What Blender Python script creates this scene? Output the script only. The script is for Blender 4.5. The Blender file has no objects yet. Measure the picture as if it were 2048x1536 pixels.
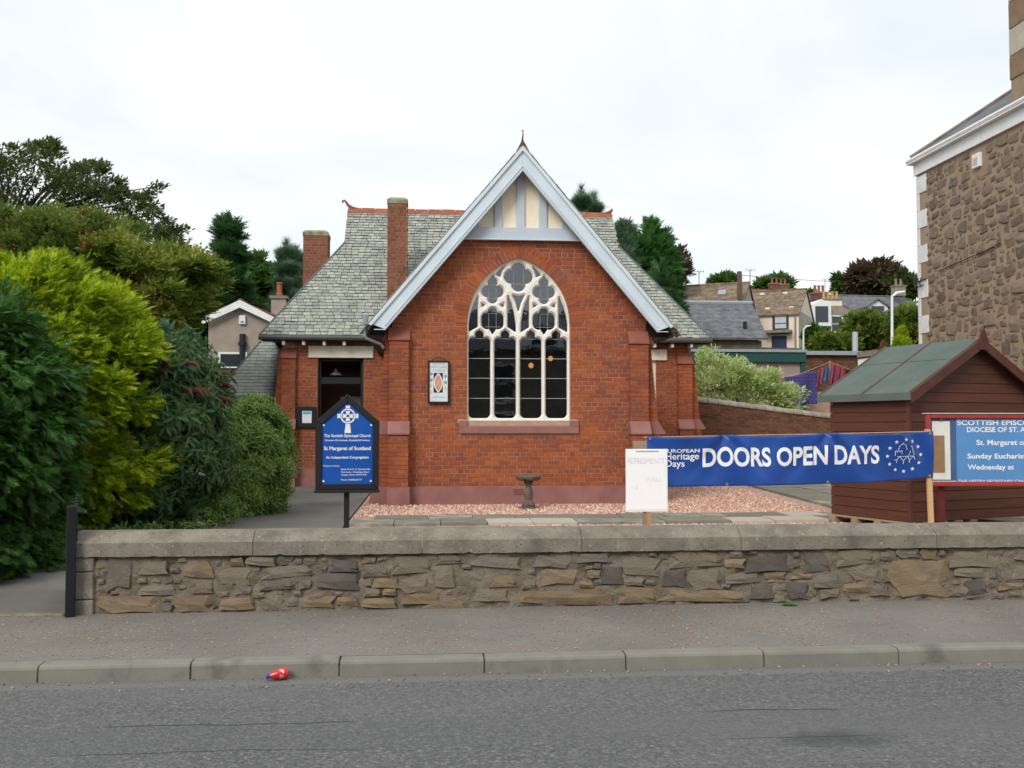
import bpy, bmesh, math, random
import numpy as np
from mathutils import Vector, Matrix, noise as mnoise

sc = bpy.context.scene
# ---------------------------------------------------------------- camera
YAW = math.radians(5.0); FPX = 2000.0; HOR = 850.0; CAMZ = 1.58
PIT = math.atan((HOR - 768.0) / FPX)
cam = bpy.data.cameras.new('camera'); camo = bpy.data.objects.new('camera', cam)
sc.collection.objects.link(camo)
cam.sensor_width = 36.0; cam.lens = 36.0 * FPX / 2048.0; cam.clip_start = 0.1; cam.clip_end = 6000
camo.location = (0, 0, CAMZ); camo.rotation_euler = (math.pi / 2 + PIT, 0, -YAW)
sc.camera = camo
# ---------------------------------------------------------------- sky, sun, exposure
SUN = Vector((-0.48, -0.72, 0.66)).normalized()
world = bpy.data.worlds.new('World'); sc.world = world; world.use_nodes = True
nt = world.node_tree; nt.nodes.clear()
def N(t, typ, **kw):
    n = t.nodes.new(typ)
    for k, v in kw.items(): setattr(n, k, v)
    return n
out = N(nt, 'ShaderNodeOutputWorld'); bg = N(nt, 'ShaderNodeBackground'); bg2 = N(nt, 'ShaderNodeBackground')
sky = N(nt, 'ShaderNodeTexSky'); sky.sky_type = 'NISHITA'; sky.sun_disc = False
sky.sun_elevation = math.asin(SUN.z); sky.sun_rotation = math.atan2(SUN.x, SUN.y)
nt.links.new(sky.outputs[0], bg.inputs[0]); bg.inputs[1].default_value = 0.12
tc = N(nt, 'ShaderNodeTexCoord'); sp = N(nt, 'ShaderNodeSeparateXYZ'); nt.links.new(tc.outputs['Generated'], sp.inputs[0])
def mth(t, op, a, b=None, c=None):
    n = N(t, 'ShaderNodeMath', operation=op)
    for i, x in enumerate((a, b, c)):
        if x is None: continue
        if isinstance(x, (int, float)): n.inputs[i].default_value = x
        else: t.links.new(x, n.inputs[i])
    return n.outputs[0]
den = mth(nt, 'ADD', mth(nt, 'MAXIMUM', sp.outputs[2], 0.0), 0.22)
cb = N(nt, 'ShaderNodeCombineXYZ')
nt.links.new(mth(nt, 'DIVIDE', sp.outputs[0], den), cb.inputs[0]); nt.links.new(mth(nt, 'DIVIDE', sp.outputs[1], den), cb.inputs[1])
n1 = N(nt, 'ShaderNodeTexNoise'); n1.inputs['Scale'].default_value = 1.15; n1.inputs['Detail'].default_value = 7; n1.inputs['Roughness'].default_value = 0.52; n1.inputs['Distortion'].default_value = 0.5
nt.links.new(cb.outputs[0], n1.inputs['Vector'])
rp = N(nt, 'ShaderNodeValToRGB'); nt.links.new(n1.outputs['Fac'], rp.inputs[0])
e = rp.color_ramp.elements; e[0].position = 0.33; e[0].color = (0.82, 0.885, 0.955, 1); e[1].position = 0.64; e[1].color = (1.05, 1.06, 1.06, 1)
m = rp.color_ramp.elements.new(0.5); m.color = (0.945, 0.985, 1.01, 1)
nt.links.new(rp.outputs[0], bg2.inputs[0]); bg2.inputs[1].default_value = 1.0
mx = N(nt, 'ShaderNodeMixShader'); mx.inputs[0].default_value = 0.93
nt.links.new(bg.outputs[0], mx.inputs[1]); nt.links.new(bg2.outputs[0], mx.inputs[2]); nt.links.new(mx.outputs[0], out.inputs[0])
sl = bpy.data.lights.new('sun', 'SUN'); sl.energy = 2.0; sl.angle = math.radians(24); sl.color = (1.0, 0.955, 0.90)
so = bpy.data.objects.new('sun', sl); sc.collection.objects.link(so); so.rotation_euler = SUN.to_track_quat('Z', 'Y').to_euler()
so.location = (-10, -10, 20)
sc.view_settings.view_transform = 'Standard'; sc.view_settings.look = 'None'
sc.view_settings.exposure = 0.12; sc.view_settings.gamma = 1.0; sc.view_settings.use_curve_mapping = False

# ================================================================ helpers
RN = random.Random(11); NP = np.random.default_rng(5)
def at(px, py, Y):
    """photo pixel -> world point on the plane at distance Y"""
    u = (px - 1024.0) / FPX; v = (768.0 - py) / FPX
    a = math.cos(PIT) - v * math.sin(PIT); z = math.sin(PIT) + v * math.cos(PIT)
    dx = a * math.sin(YAW) + u * math.cos(YAW); dy = a * math.cos(YAW) - u * math.sin(YAW)
    t = Y / dy
    return Vector((dx * t, Y, CAMZ + z * t))
def atz(px, py, z):
    p = at(px, py, 10.0); t = (z - CAMZ) / (p.z - CAMZ)
    return Vector((p.x * t, p.y * t, z))
COL = sc.collection
WM = {}
def place(o, parent):
    if parent is not None:
        o.parent = parent
        w = WM.get(parent.name)
        if w is not None: o.matrix_parent_inverse = w.inverted()
def tag(o, label=None, cat=None, group=None, kind=None):
    if label: o['label'] = label
    if cat: o['category'] = cat
    if group: o['group'] = group
    if kind: o['kind'] = kind
    return o
def thing(name, loc, label, cat, group=None):
    o = bpy.data.objects.new(name, None); COL.objects.link(o); o.location = loc; o.empty_display_size = 0.2
    WM[o.name] = Matrix.Translation(Vector(loc))
    return tag(o, label, cat, group)
def empty_part(name, parent):
    o = bpy.data.objects.new(name, None); COL.objects.link(o); place(o, parent); return o
class MB:
    def __init__(s): s.v = []; s.f = []; s.m = []
    def add(s, vs, fs, m=0):
        k = len(s.v); s.v += [tuple(v) for v in vs]
        for f in fs: s.f.append(tuple(i + k for i in f)); s.m.append(m)
        return s
    def obox(s, c, a, b, d, m=0):
        c, a, b, d = Vector(c), Vector(a), Vector(b), Vector(d)
        vs = [c + a * i + b * j + d * k for k in (-1, 1) for j in (-1, 1) for i in (-1, 1)]
        return s.add(vs, [(0, 2, 3, 1), (4, 5, 7, 6), (0, 1, 5, 4), (2, 6, 7, 3), (0, 4, 6, 2), (1, 3, 7, 5)], m)
    def box(s, x0, x1, y0, y1, z0, z1, m=0):
        return s.obox(((x0 + x1) / 2, (y0 + y1) / 2, (z0 + z1) / 2), ((x1 - x0) / 2, 0, 0), (0, (y1 - y0) / 2, 0), (0, 0, (z1 - z0) / 2), m)
    def prism(s, a, b, m=0):
        """two equal polygons a,b (lists of points) joined"""
        n = len(a); vs = list(a) + list(b)
        fs = [tuple(range(n)), tuple(range(2 * n - 1, n - 1, -1))] + [(i, i + n, (i + 1) % n + n, (i + 1) % n) for i in range(n)]
        return s.add(vs, fs, m)
    def prxz(s, poly, y0, y1, m=0): return s.prism([(x, y0, z) for x, z in poly], [(x, y1, z) for x, z in poly], m)
    def pryz(s, poly, x0, x1, m=0): return s.prism([(x0, y, z) for y, z in poly], [(x1, y, z) for y, z in poly], m)
    def prxy(s, poly, z0, z1, m=0): return s.prism([(x, y, z0) for x, y in poly], [(x, y, z1) for x, y in poly], m)
    def tube(s, pts, rad, n=8, m=0):
        pts = [Vector(p) for p in pts]
        if not isinstance(rad, (list, tuple)): rad = [rad] * len(pts)
        k = len(s.v); prev = None
        for i, p in enumerate(pts):
            d = (pts[min(i + 1, len(pts) - 1)] - pts[max(i - 1, 0)]).normalized()
            if prev is None: u = d.orthogonal().normalized()
            else:
                u = prev - d * prev.dot(d); u = u.normalized() if u.length > 1e-6 else d.orthogonal().normalized()
            prev = u; w = d.cross(u)
            for j in range(n):
                a = 2 * math.pi * j / n; s.v.append(tuple(p + (u * math.cos(a) + w * math.sin(a)) * rad[i]))
        for i in range(len(pts) - 1):
            for j in range(n):
                s.f.append((k + i * n + j, k + i * n + (j + 1) % n, k + (i + 1) * n + (j + 1) % n, k + (i + 1) * n + j)); s.m.append(m)
        s.f.append(tuple(k + j for j in range(n - 1, -1, -1))); s.m.append(m)
        s.f.append(tuple(k + (len(pts) - 1) * n + j for j in range(n))); s.m.append(m)
        return s
    def lathe(s, prof, c, n=24, m=0):
        k = len(s.v); c = Vector(c)
        for r, z in prof:
            for j in range(n):
                a = 2 * math.pi * j / n; s.v.append((c.x + r * math.cos(a), c.y + r * math.sin(a), c.z + z))
        for i in range(len(prof) - 1):
            for j in range(n):
                s.f.append((k + i * n + j, k + i * n + (j + 1) % n, k + (i + 1) * n + (j + 1) % n, k + (i + 1) * n + j)); s.m.append(m)
        s.f.append(tuple(k + j for j in range(n - 1, -1, -1))); s.m.append(m)
        s.f.append(tuple(k + (len(prof) - 1) * n + j for j in range(n))); s.m.append(m)
        return s
    def build(s, name, mats, parent=None, smooth=False, bevel=0.0, fix=True, seg=1, origin=True):
        me = bpy.data.meshes.new(name); me.from_pydata(s.v, [], s.f)
        if not isinstance(mats, (list, tuple)): mats = [mats]
        for m_ in mats: me.materials.append(m_)
        if len(mats) > 1: me.polygons.foreach_set('material_index', s.m)
        if fix or bevel:
            bm = bmesh.new(); bm.from_mesh(me)
            if fix: bmesh.ops.recalc_face_normals(bm, faces=bm.faces)
            if bevel:
                ed = [x for x in bm.edges if len(x.link_faces) == 2 and x.calc_face_angle(0) > 0.6]
                bmesh.ops.bevel(bm, geom=ed, offset=bevel, segments=seg, affect='EDGES', profile=0.5)
            bm.to_mesh(me); bm.free()
        if smooth: me.shade_smooth()
        o = bpy.data.objects.new(name, me); COL.objects.link(o)
        if parent is None and origin and len(me.vertices):
            co = np.empty(len(me.vertices) * 3); me.vertices.foreach_get('co', co); co = co.reshape(-1, 3)
            b = np.array([(co[:, 0].min() + co[:, 0].max()) / 2, (co[:, 1].min() + co[:, 1].max()) / 2, co[:, 2].min()])
            me.vertices.foreach_set('co', (co - b).ravel()); o.location = b; WM[o.name] = Matrix.Translation(Vector(b)); me.update()
        place(o, parent)
        return o
def npmesh(name, verts, faces, mat, parent=None, smooth=False):
    verts = np.asarray(verts, np.float32); faces = np.asarray(faces, np.int32); k = faces.shape[1]
    me = bpy.data.meshes.new(name); me.vertices.add(len(verts)); me.vertices.foreach_set('co', verts.ravel())
    me.loops.add(faces.size); me.loops.foreach_set('vertex_index', faces.ravel())
    me.polygons.add(len(faces)); me.polygons.foreach_set('loop_start', np.arange(0, faces.size, k, dtype=np.int32))
    me.update(calc_edges=True); me.materials.append(mat)
    if smooth: me.shade_smooth()
    o = bpy.data.objects.new(name, me); COL.objects.link(o); place(o, parent)
    return o
# ---- pieces: many alike boxes (bricks, slates): the largest `limit` become objects, the rest one mesh
UNIT = {}
def unit_mesh(key, mat):
    if key not in UNIT:
        me = bpy.data.meshes.new(key)
        b = MB().obox((0, 0, 0), (1, 0, 0), (0, 1, 0), (0, 0, 1)); me.from_pydata(b.v, [], b.f); me.materials.append(mat); UNIT[key] = me
    return UNIT[key]
def stone_data(seed, sub=1, rough=0.16, rnd=0.42):
    bm = bmesh.new(); bmesh.ops.create_cube(bm, size=2.0)
    bmesh.ops.subdivide_edges(bm, edges=bm.edges, cuts=sub, use_grid_fill=True)
    r = random.Random(seed); off = Vector((r.uniform(0, 50), r.uniform(0, 50), r.uniform(0, 50)))
    for v in bm.verts:
        p = v.co.copy(); s_ = p.normalized() * 1.12
        q = p.lerp(s_, rnd); q += mnoise.noise_vector(p * 0.9 + off) * rough * 2.2; v.co = q
    bm.verts.ensure_lookup_table()
    vs = [tuple(v.co) for v in bm.verts]; fs = [tuple(v.index for v in f.verts) for f in bm.faces]; bm.free()
    return vs, fs
def pack(x0, x1, z0, z1, sizes, gap, taken, rng):
    """random close packing of rectangles, large ones first"""
    out_ = []; cell = {}; cs = .5
    def put(r):
        for i in range(int(math.floor(r[0] / cs)), int(math.floor(r[1] / cs)) + 1): cell.setdefault(i, []).append(r)
    for r in taken: put(r)
    for (wa, wb, ha, hb, tries) in sizes:
        for _ in range(tries):
            w = rng.uniform(wa, wb); h = rng.uniform(ha, hb); x = rng.uniform(x0, x1 - w); z = rng.uniform(z0, z1 - h); r = (x, x + w, z, z + h)
            if any(r[0] < q[1] + gap and r[1] + gap > q[0] and r[2] < q[3] + gap and r[3] + gap > q[2] for i in range(int(math.floor(r[0] / cs)), int(math.floor(r[1] / cs)) + 1) for q in cell.get(i, ())): continue
            put(r); out_.append(r)
    return out_
class Pieces:
    def __init__(s, name, mat, parent, limit=300, rest='brickwork', meshes=None):
        s.name, s.mat, s.parent, s.limit, s.rest = name, mat, parent, limit, rest; s.items = []
        if meshes is None:
            b = MB().obox((0, 0, 0), (1, 0, 0), (0, 1, 0), (0, 0, 1)); s.data = [(b.v, b.f)]
        else: s.data = meshes
    def add(s, c, a, b, d, k=0, pri=1.0, mat=None):
        s.items.append((Vector(c), Vector(a), Vector(b), Vector(d), k, pri))
    def finish(s):
        camp = Vector((0, 0, CAMZ))
        def size(i): return -(i[1].length * max(i[3].length, i[2].length)) * i[5] / ((i[0] - camp).length_squared)
        it = sorted(s.items, key=size)
        ms = []
        for j, (v, f) in enumerate(s.data):
            me = bpy.data.meshes.new(s.name); me.from_pydata(v, [], f); me.materials.append(s.mat); ms.append(me)
        W = WM.get(s.parent.name) if s.parent else None
        for c, a, b, d, k, p in it[:s.limit]:
            o = bpy.data.objects.new(s.name, ms[k]); COL.objects.link(o)
            o.matrix_world = Matrix(((a.x, b.x, d.x, c.x), (a.y, b.y, d.y, c.y), (a.z, b.z, d.z, c.z), (0, 0, 0, 1)))
            place(o, s.parent)
        if it[s.limit:]:
            B = MB()
            for c, a, b, d, k, p in it[s.limit:]:
                v, f = s.data[k]
                B.add([c + a * q[0] + b * q[1] + d * q[2] for q in v], f)
            o = B.build(s.rest, s.mat, s.parent, fix=False); o['kind'] = 'stuff'
# ================================================================ materials
def new_mat(name):
    m = bpy.data.materials.new(name); m.use_nodes = True
    return m, m.node_tree, m.node_tree.nodes['Principled BSDF']
def lin(c):
    return tuple(((x / 255.0) / 12.92 if x / 255.0 <= 0.04045 else ((x / 255.0 + 0.055) / 1.055) ** 2.4) for x in c)
def ramp(t, fac, stops, interp='LINEAR'):
    r = N(t, 'ShaderNodeValToRGB'); r.color_ramp.interpolation = interp
    while len(r.color_ramp.elements) < len(stops): r.color_ramp.elements.new(0.5)
    for el, (p, c) in zip(r.color_ramp.elements, stops): el.position = p; el.color = (c[0], c[1], c[2], 1)
    t.links.new(fac, r.inputs[0]); return r.outputs[0]
def noi(t, vec, scale, detail=4, rough=0.55, dist=0.0):
    n = N(t, 'ShaderNodeTexNoise'); n.inputs['Scale'].default_value = scale; n.inputs['Detail'].default_value = detail
    n.inputs['Roughness'].default_value = rough; n.inputs['Distortion'].default_value = dist
    t.links.new(vec, n.inputs['Vector']); return n.outputs['Fac']
def scaled(t, vec, s):
    n = N(t, 'ShaderNodeVectorMath', operation='MULTIPLY'); t.links.new(vec, n.inputs[0]); n.inputs[1].default_value = s; return n.outputs[0]
def mixc(t, fac, a, b, mode='MIX'):
    n = N(t, 'ShaderNodeMix', data_type='RGBA', blend_type=mode)
    if isinstance(fac, (int, float)): n.inputs[0].default_value = fac
    else: t.links.new(fac, n.inputs[0])
    for i, x in ((6, a), (7, b)):
        if isinstance(x, tuple): n.inputs[i].default_value = (x[0], x[1], x[2], 1)
        else: t.links.new(x, n.inputs[i])
    return n.outputs[2]
def step(t, v, lo, hi):
    n = N(t, 'ShaderNodeMapRange', interpolation_type='SMOOTHSTEP'); t.links.new(v, n.inputs[0])
    n.inputs[1].default_value = lo; n.inputs[2].default_value = hi; return n.outputs[0]
def bumpn(t, p, h, strength, dist=0.01):
    b = N(t, 'ShaderNodeBump'); b.inputs['Strength'].default_value = strength; b.inputs['Distance'].default_value = dist
    t.links.new(h, b.inputs['Height']); t.links.new(b.outputs[0], p.inputs['Normal']); return b
def rnd_val(t):
    g = N(t, 'ShaderNodeNewGeometry'); oi = N(t, 'ShaderNodeObjectInfo'); c = N(t, 'ShaderNodeCombineXYZ')
    t.links.new(g.outputs['Random Per Island'], c.inputs[0]); t.links.new(oi.outputs['Random'], c.inputs[1])
    w = N(t, 'ShaderNodeTexWhiteNoise', noise_dimensions='3D'); t.links.new(c.outputs[0], w.inputs['Vector'])
    return w.outputs['Value'], g.outputs['Position']
def M(name, cols, rnd=0.0, nscale=5.0, rough=0.85, bump=0.2, bscale=60.0, bdist=0.01, patches=(), spec=0.3, metal=0.0, stretch=(1, 1, 1), grime=0.0):
    """cols: list of colours spread over a ramp driven by per-piece random (weight rnd) and noise."""
    m, t, p = new_mat(name)
    r, pos = rnd_val(t)
    v = scaled(t, pos, stretch)
    n = step(t, noi(t, v, nscale, 6), 0.25, 0.75)
    fac = mth(t, 'ADD', mth(t, 'MULTIPLY', r, rnd), mth(t, 'MULTIPLY', n, 1.0 - rnd))
    if len(cols) == 1: cols = [tuple(x * 0.86 for x in cols[0]), tuple(x * 1.12 for x in cols[0])]
    k = len(cols); c = ramp(t, fac, [(i / (k - 1), cols[i]) for i in range(k)])
    for col, s, lo, hi, amt in patches:
        f = mth(t, 'MULTIPLY', step(t, noi(t, v, s, 7, 0.62), lo, hi), amt); c = mixc(t, f, c, col)
    if grime:
        g = noi(t, v, 1.3, 8, 0.65); c = mixc(t, mth(t, 'MULTIPLY', step(t, g, 0.45, 0.72), grime), c, tuple(x * 0.35 for x in cols[0]))
    t.links.new(c, p.inputs['Base Color']); p.inputs['Roughness'].default_value = rough
    p.inputs['Specular IOR Level'].default_value = spec; p.inputs['Metallic'].default_value = metal
    if bump: bumpn(t, p, noi(t, v, bscale, 6, 0.65), bump, bdist)
    return m
def leaf_mat(name, cols, trans=0.3, rough=0.55, nscale=1.2):
    m, t, p = new_mat(name)
    r, pos = rnd_val(t)
    fac = mth(t, 'ADD', mth(t, 'MULTIPLY', r, 0.6), mth(t, 'MULTIPLY', step(t, noi(t, pos, nscale, 4), 0.3, 0.7), 0.4))
    cols = [tuple(min(.75, x * 1.4) for x in q) for q in cols]; trans += .14
    k = len(cols); c = ramp(t, fac, [(i / (k - 1), cols[i]) for i in range(k)])
    t.links.new(c, p.inputs['Base Color']); p.inputs['Roughness'].default_value = rough; p.inputs['Specular IOR Level'].default_value = 0.25
    tr = N(t, 'ShaderNodeBsdfTranslucent'); t.links.new(c, tr.inputs[0])
    mxs = N(t, 'ShaderNodeMixShader'); mxs.inputs[0].default_value = trans
    o = t.nodes['Material Output']; t.links.new(p.outputs[0], mxs.inputs[1]); t.links.new(tr.outputs[0], mxs.inputs[2]); t.links.new(mxs.outputs[0], o.inputs[0])
    return m
def flat(name, c, rough=0.6, spec=0.3, var=0.08, bump=0.0, metal=0.0):
    return M(name, [tuple(x * (1 - var) for x in c), tuple(x * (1 + var) for x in c)], nscale=9, rough=rough, bump=bump, spec=spec, metal=metal)

mBrick = M('red_brick', [(.20, .058, .037), (.26, .070, .035), (.31, .082, .033), (.36, .096, .033), (.44, .130, .042)], rnd=0.62, nscale=1.1, rough=0.9, bump=0.35, bscale=90, bdist=0.006,
           patches=[((.52, .42, .35), 9.0, .67, .77, .55), ((.14, .065, .05), 1.6, .54, .72, .5), ((.42, .24, .17), .9, .60, .75, .3)])
mMortar = M('lime_mortar', [(.38, .25, .17), (.50, .34, .245)], nscale=6, bump=0.3, bscale=120)
mPaintStone = M('painted_purple_stone', [(.255, .115, .105), (.325, .155, .14)], nscale=3.5, rough=.8, bump=.12, bscale=50, patches=[((.33, .20, .18), 5, .62, .75, .4)])
mCapRed = M('faded_red_cap', [(.25, .085, .062), (.32, .115, .085)], nscale=3.5, rough=.85, bump=.15, bscale=50, patches=[((.36, .22, .18), 6, .60, .75, .4)])
mTracery = M('painted_tracery_stone', [(.80, .765, .70), (.88, .85, .79)], nscale=5, rough=.75, bump=.1, bscale=60, patches=[((.45, .36, .28), 8, .6, .78, .35)])
mSlate = M('grey_slate', [(.17, .18, .155), (.26, .275, .245), (.32, .335, .29), (.38, .395, .335), (.46, .46, .37)], rnd=.6, nscale=4, rough=.8, bump=.4, bscale=45, bdist=.008,
           patches=[((.44, .44, .33), 7, .57, .70, .55), ((.07, .075, .07), 3.2, .60, .72, .6)])
mSlateD = M('dark_slate', [(.055, .062, .066), (.10, .11, .11), (.15, .16, .155)], rnd=.55, nscale=4, rough=.6, bump=.4, bscale=45, bdist=.008)
mTerra = M('terracotta', [(.25, .075, .042), (.36, .115, .058)], rnd=.5, nscale=6, rough=.8, bump=.25, patches=[((.22, .18, .12), 5, .56, .7, .6)])
mBarge = M('pale_blue_paint', [(.57, .655, .71), (.65, .735, .785)], nscale=2.5, rough=.5, bump=.05, bscale=30, patches=[((.36, .42, .46), 6, .62, .8, .35)])
mStud = M('blue_grey_paint', [(.47, .54, .60), (.53, .60, .66)], nscale=3, rough=.55, bump=.05)
mCream = M('cream_roughcast', [(.84, .74, .56), (.90, .81, .64)], nscale=5, rough=.9, bump=.55, bscale=75, bdist=.01)
mLintel = M('cream_lintel', [(.76, .71, .57), (.84, .79, .65)], nscale=4, rough=.7, bump=.1)
mGutter = flat('grey_gutter', (.09, .085, .085), .5)
mPipe = flat('pale_pipe', (.30, .33, .36), .45)
mWhite = M('white_paint', [(.70, .71, .70), (.80, .81, .80)], nscale=4, rough=.5, bump=.03)
mBlack = flat('black_paint', (.012, .013, .017), .5, .35)
mDarkWood = flat('dark_timber', (.018, .013, .011), .55)
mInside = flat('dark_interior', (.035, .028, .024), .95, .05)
mConc = M('weathered_concrete', [(.165, .142, .112), (.225, .196, .156), (.275, .245, .20)], nscale=5, rough=.92, bump=.6, bscale=75, bdist=.012, patches=[((.10, .095, .085), 3.0, .56, .72, .55), ((.42, .40, .35), 26, .58, .70, .6), ((.08, .075, .065), 55, .56, .66, .7)])
mKerb = M('concrete_kerb', [(.19, .185, .155), (.25, .24, .20)], rnd=.35, nscale=5, rough=.92, bump=.35, bscale=140, bdist=.006, patches=[((.09, .09, .085), 3, .55, .70, .55), ((.30, .28, .22), 30, .60, .70, .4)])
mRubble = M('rubble_stone', [(.13, .11, .09), (.19, .16, .125), (.23, .185, .13), (.21, .18, .145), (.17, .145, .12)], rnd=.75, nscale=7, rough=.95, bump=.7, bscale=38, bdist=.02, stretch=(1, 1, 2.2), patches=[((.32, .29, .24), 11, .62, .74, .5)])
mOchre = M('ochre_sandstone', [(.175, .130, .080), (.235, .175, .105), (.275, .21, .135)], rnd=.4, nscale=8, rough=.95, bump=.6, bscale=40, bdist=.015, stretch=(1, 1, 2.5), patches=[((.15, .125, .10), 5, .50, .66, .7)])
mWhin = M('dark_whinstone', [(.095, .080, .070), (.15, .128, .11)], rnd=.5, nscale=8, rough=.95, bump=.6, bscale=40, bdist=.015)
mRubMortar = M('rubble_mortar', [(.165, .135, .10), (.22, .182, .138), (.265, .225, .172)], nscale=5, rough=.95, bump=.9, bscale=32, bdist=.03, patches=[((.36, .335, .295), 14, .60, .70, .6), ((.10, .085, .07), 5, .60, .74, .5), ((.25, .17, .08), 3.0, .62, .74, .5)])
mHStone = M('brown_rubble', [(.115, .088, .069), (.165, .128, .10), (.215, .165, .125), (.26, .19, .128)], rnd=.55, nscale=9, rough=.95, bump=.7, bscale=30, bdist=.02)
mHMortar = M('tan_pointing', [(.285, .205, .138), (.35, .26, .18)], nscale=3, rough=.95, bump=.4, bscale=60, patches=[((.20, .14, .10), 2, .55, .7, .5)])
mHarl = M('grey_harling', [(.30, .245, .205), (.36, .30, .255)], nscale=3, rough=.95, bump=.4, bscale=90)
mHarlPink = M('pink_harling', [(.74, .61, .49), (.80, .68, .56)], nscale=1, rough=.95, bump=.2, bscale=40)
mHarlGrey = M('pale_harling', [(.35, .32, .27), (.42, .385, .33)], nscale=1, rough=.95, bump=.2, bscale=40)
mWood = M('shed_brown_timber', [(.058, .020, .012), (.088, .030, .017), (.115, .040, .022)], rnd=.45, nscale=4, rough=.6, bump=.25, bscale=18, stretch=(.5, .5, 9), spec=.35)
mTrim = M('shed_trim_timber', [(.075, .028, .02), (.11, .04, .027)], nscale=5, rough=.6, bump=.15, stretch=(1, 1, 1))
mFelt = M('green_felt', [(.095, .122, .110), (.125, .152, .138)], nscale=2.5, rough=.95, bump=.6, bscale=200, bdist=.005, patches=[((.25, .28, .25), 40, .58, .7, .4)])
mPine = M('raw_pine', [(.52, .33, .16), (.62, .42, .22)], nscale=5, rough=.7, bump=.1, stretch=(6, 6, .6))
mPallet = M('pallet_wood', [(.25, .17, .11), (.38, .27, .18)], rnd=.6, nscale=5, rough=.85, bump=.2)
mBark = M('bark', [(.05, .038, .028), (.10, .08, .06)], nscale=8, rough=.95, bump=.6, bscale=20, bdist=.02, stretch=(2, 2, .5))
mTile = None
def striped(name, cols, row, rough=.9, colw=None, axis='z'):
    """far tiled roof: fine rows given by bump and slight tone"""
    m, t, p = new_mat(name)
    r, pos = rnd_val(t); s_ = N(t, 'ShaderNodeSeparateXYZ'); t.links.new(pos, s_.inputs[0])
    fr = mth(t, 'FRACT', mth(t, 'DIVIDE', s_.outputs[2], row))
    n = step(t, noi(t, scaled(t, pos, (3.2, 3.2, 1 / row * .9)), 1.0, 5), .3, .7)
    c = ramp(t, n, [(i / (len(cols) - 1), cols[i]) for i in range(len(cols))])
    c = mixc(t, mth(t, 'MULTIPLY', step(t, fr, .80, .98), .55), c, tuple(x * .4 for x in cols[0]))
    t.links.new(c, p.inputs['Base Color']); p.inputs['Roughness'].default_value = rough; p.inputs['Specular IOR Level'].default_value = .25
    bumpn(t, p, fr, .5, .05); return m
mTileBrown = striped('brown_concrete_tiles', [(.125, .095, .065), (.19, .145, .10), (.25, .19, .13)], .34)
mTileRed = striped('red_brown_tiles', [(.16, .075, .05), (.22, .10, .07)], .19)
mSlateFar = striped('far_slate', [(.09, .092, .105), (.135, .137, .15), (.18, .18, .19)], .22, .7)
def glass_mat(name='window_glass', tint=(.9, .93, .95)):
    m, t, p = new_mat(name); o = t.nodes['Material Output']
    fr = N(t, 'ShaderNodeFresnel'); fr.inputs[0].default_value = 1.5
    gl = N(t, 'ShaderNodeBsdfGlossy'); gl.inputs['Roughness'].default_value = 0.02; gl.inputs['Color'].default_value = (.95, .97, 1, 1)
    g = N(t, 'ShaderNodeNewGeometry'); bb = N(t, 'ShaderNodeBump'); bb.inputs['Strength'].default_value = .04; bb.inputs['Distance'].default_value = .02
    t.links.new(noi(t, g.outputs['Position'], 5, 2), bb.inputs['Height']); t.links.new(bb.outputs[0], gl.inputs['Normal'])
    tr = N(t, 'ShaderNodeBsdfTransparent'); tr.inputs[0].default_value = (tint[0], tint[1], tint[2], 1)
    a = mth(t, 'MULTIPLY', fr.outputs[0], 2.1); mxs = N(t, 'ShaderNodeMixShader')
    t.links.new(a, mxs.inputs[0]); t.links.new(tr.outputs[0], mxs.inputs[1]); t.links.new(gl.outputs[0], mxs.inputs[2]); t.links.new(mxs.outputs[0], o.inputs[0])
    return m
mGlass = glass_mat()
mDarkGlass = flat('dark_pane', (.03, .035, .04), .08, .6)
mLead = flat('pale_lead', (.34, .37, .40), .5)
# ---------------------------------------------------------------- lettering (made first, while the scene is small)
TXT = {}
def text_data(s, bold=0.0, res=2):
    key = (s, bold)
    if key not in TXT:
        cu = bpy.data.curves.new('lettering', 'FONT'); cu.body = s; cu.offset = bold; cu.resolution_u = 5
        o = bpy.data.objects.new('lettering', cu); COL.objects.link(o)
        dg = bpy.context.evaluated_depsgraph_get(); me = bpy.data.meshes.new_from_object(o.evaluated_get(dg))
        co = np.empty(len(me.vertices) * 3); me.vertices.foreach_get('co', co); co = co.reshape(-1, 3)[:, :2]
        fs = [tuple(p.vertices) for p in me.polygons]
        bpy.data.objects.remove(o); bpy.data.curves.remove(cu); bpy.data.meshes.remove(me); TXT[key] = (co, fs)
    return TXT[key]
CAP = text_data('H')[0][:, 1].max()
ALLTEXT = [('The Scottish Episcopal Church', .02), ('Diocese of St Andrews, Dunkeld & Dunblane', .02), ('St Margaret of Scotland', .025), ('An Independent Congregation', .02),
  ('Priest-in-Charge:', .01), ('Revd. Prof. R. G. Sommerville', .01), ('Manmayer, Mirenkipp Road', .01), ('Coupar Angus, PH13 9HS', .01), ('Phone: 01828-627374', .01),
  ('DOORS OPEN DAYS', .03), ('EUROPEAN', .02), ('Heritage', .012), ('Days', .012), ('SCOTTISH EPISCOPAL', .02), ('DIOCESE OF ST. ANDREWS', .02), ('St. Margaret of Scotland', .02),
  ('Sunday Eucharist', .02), ('Wednesday at', .02), ('THE VESTRY SECRETARY CAN BE CONTACTED', .01), ('REFRESMENTS', 0), ('HALL', 0), ('12', 0), ('THE SCOTTISH', 0), ('EPISCOPAL', 0), ('CHURCH', 0), ('WELCOMES', 0)]
for a in ALLTEXT: text_data(*a)
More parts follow.
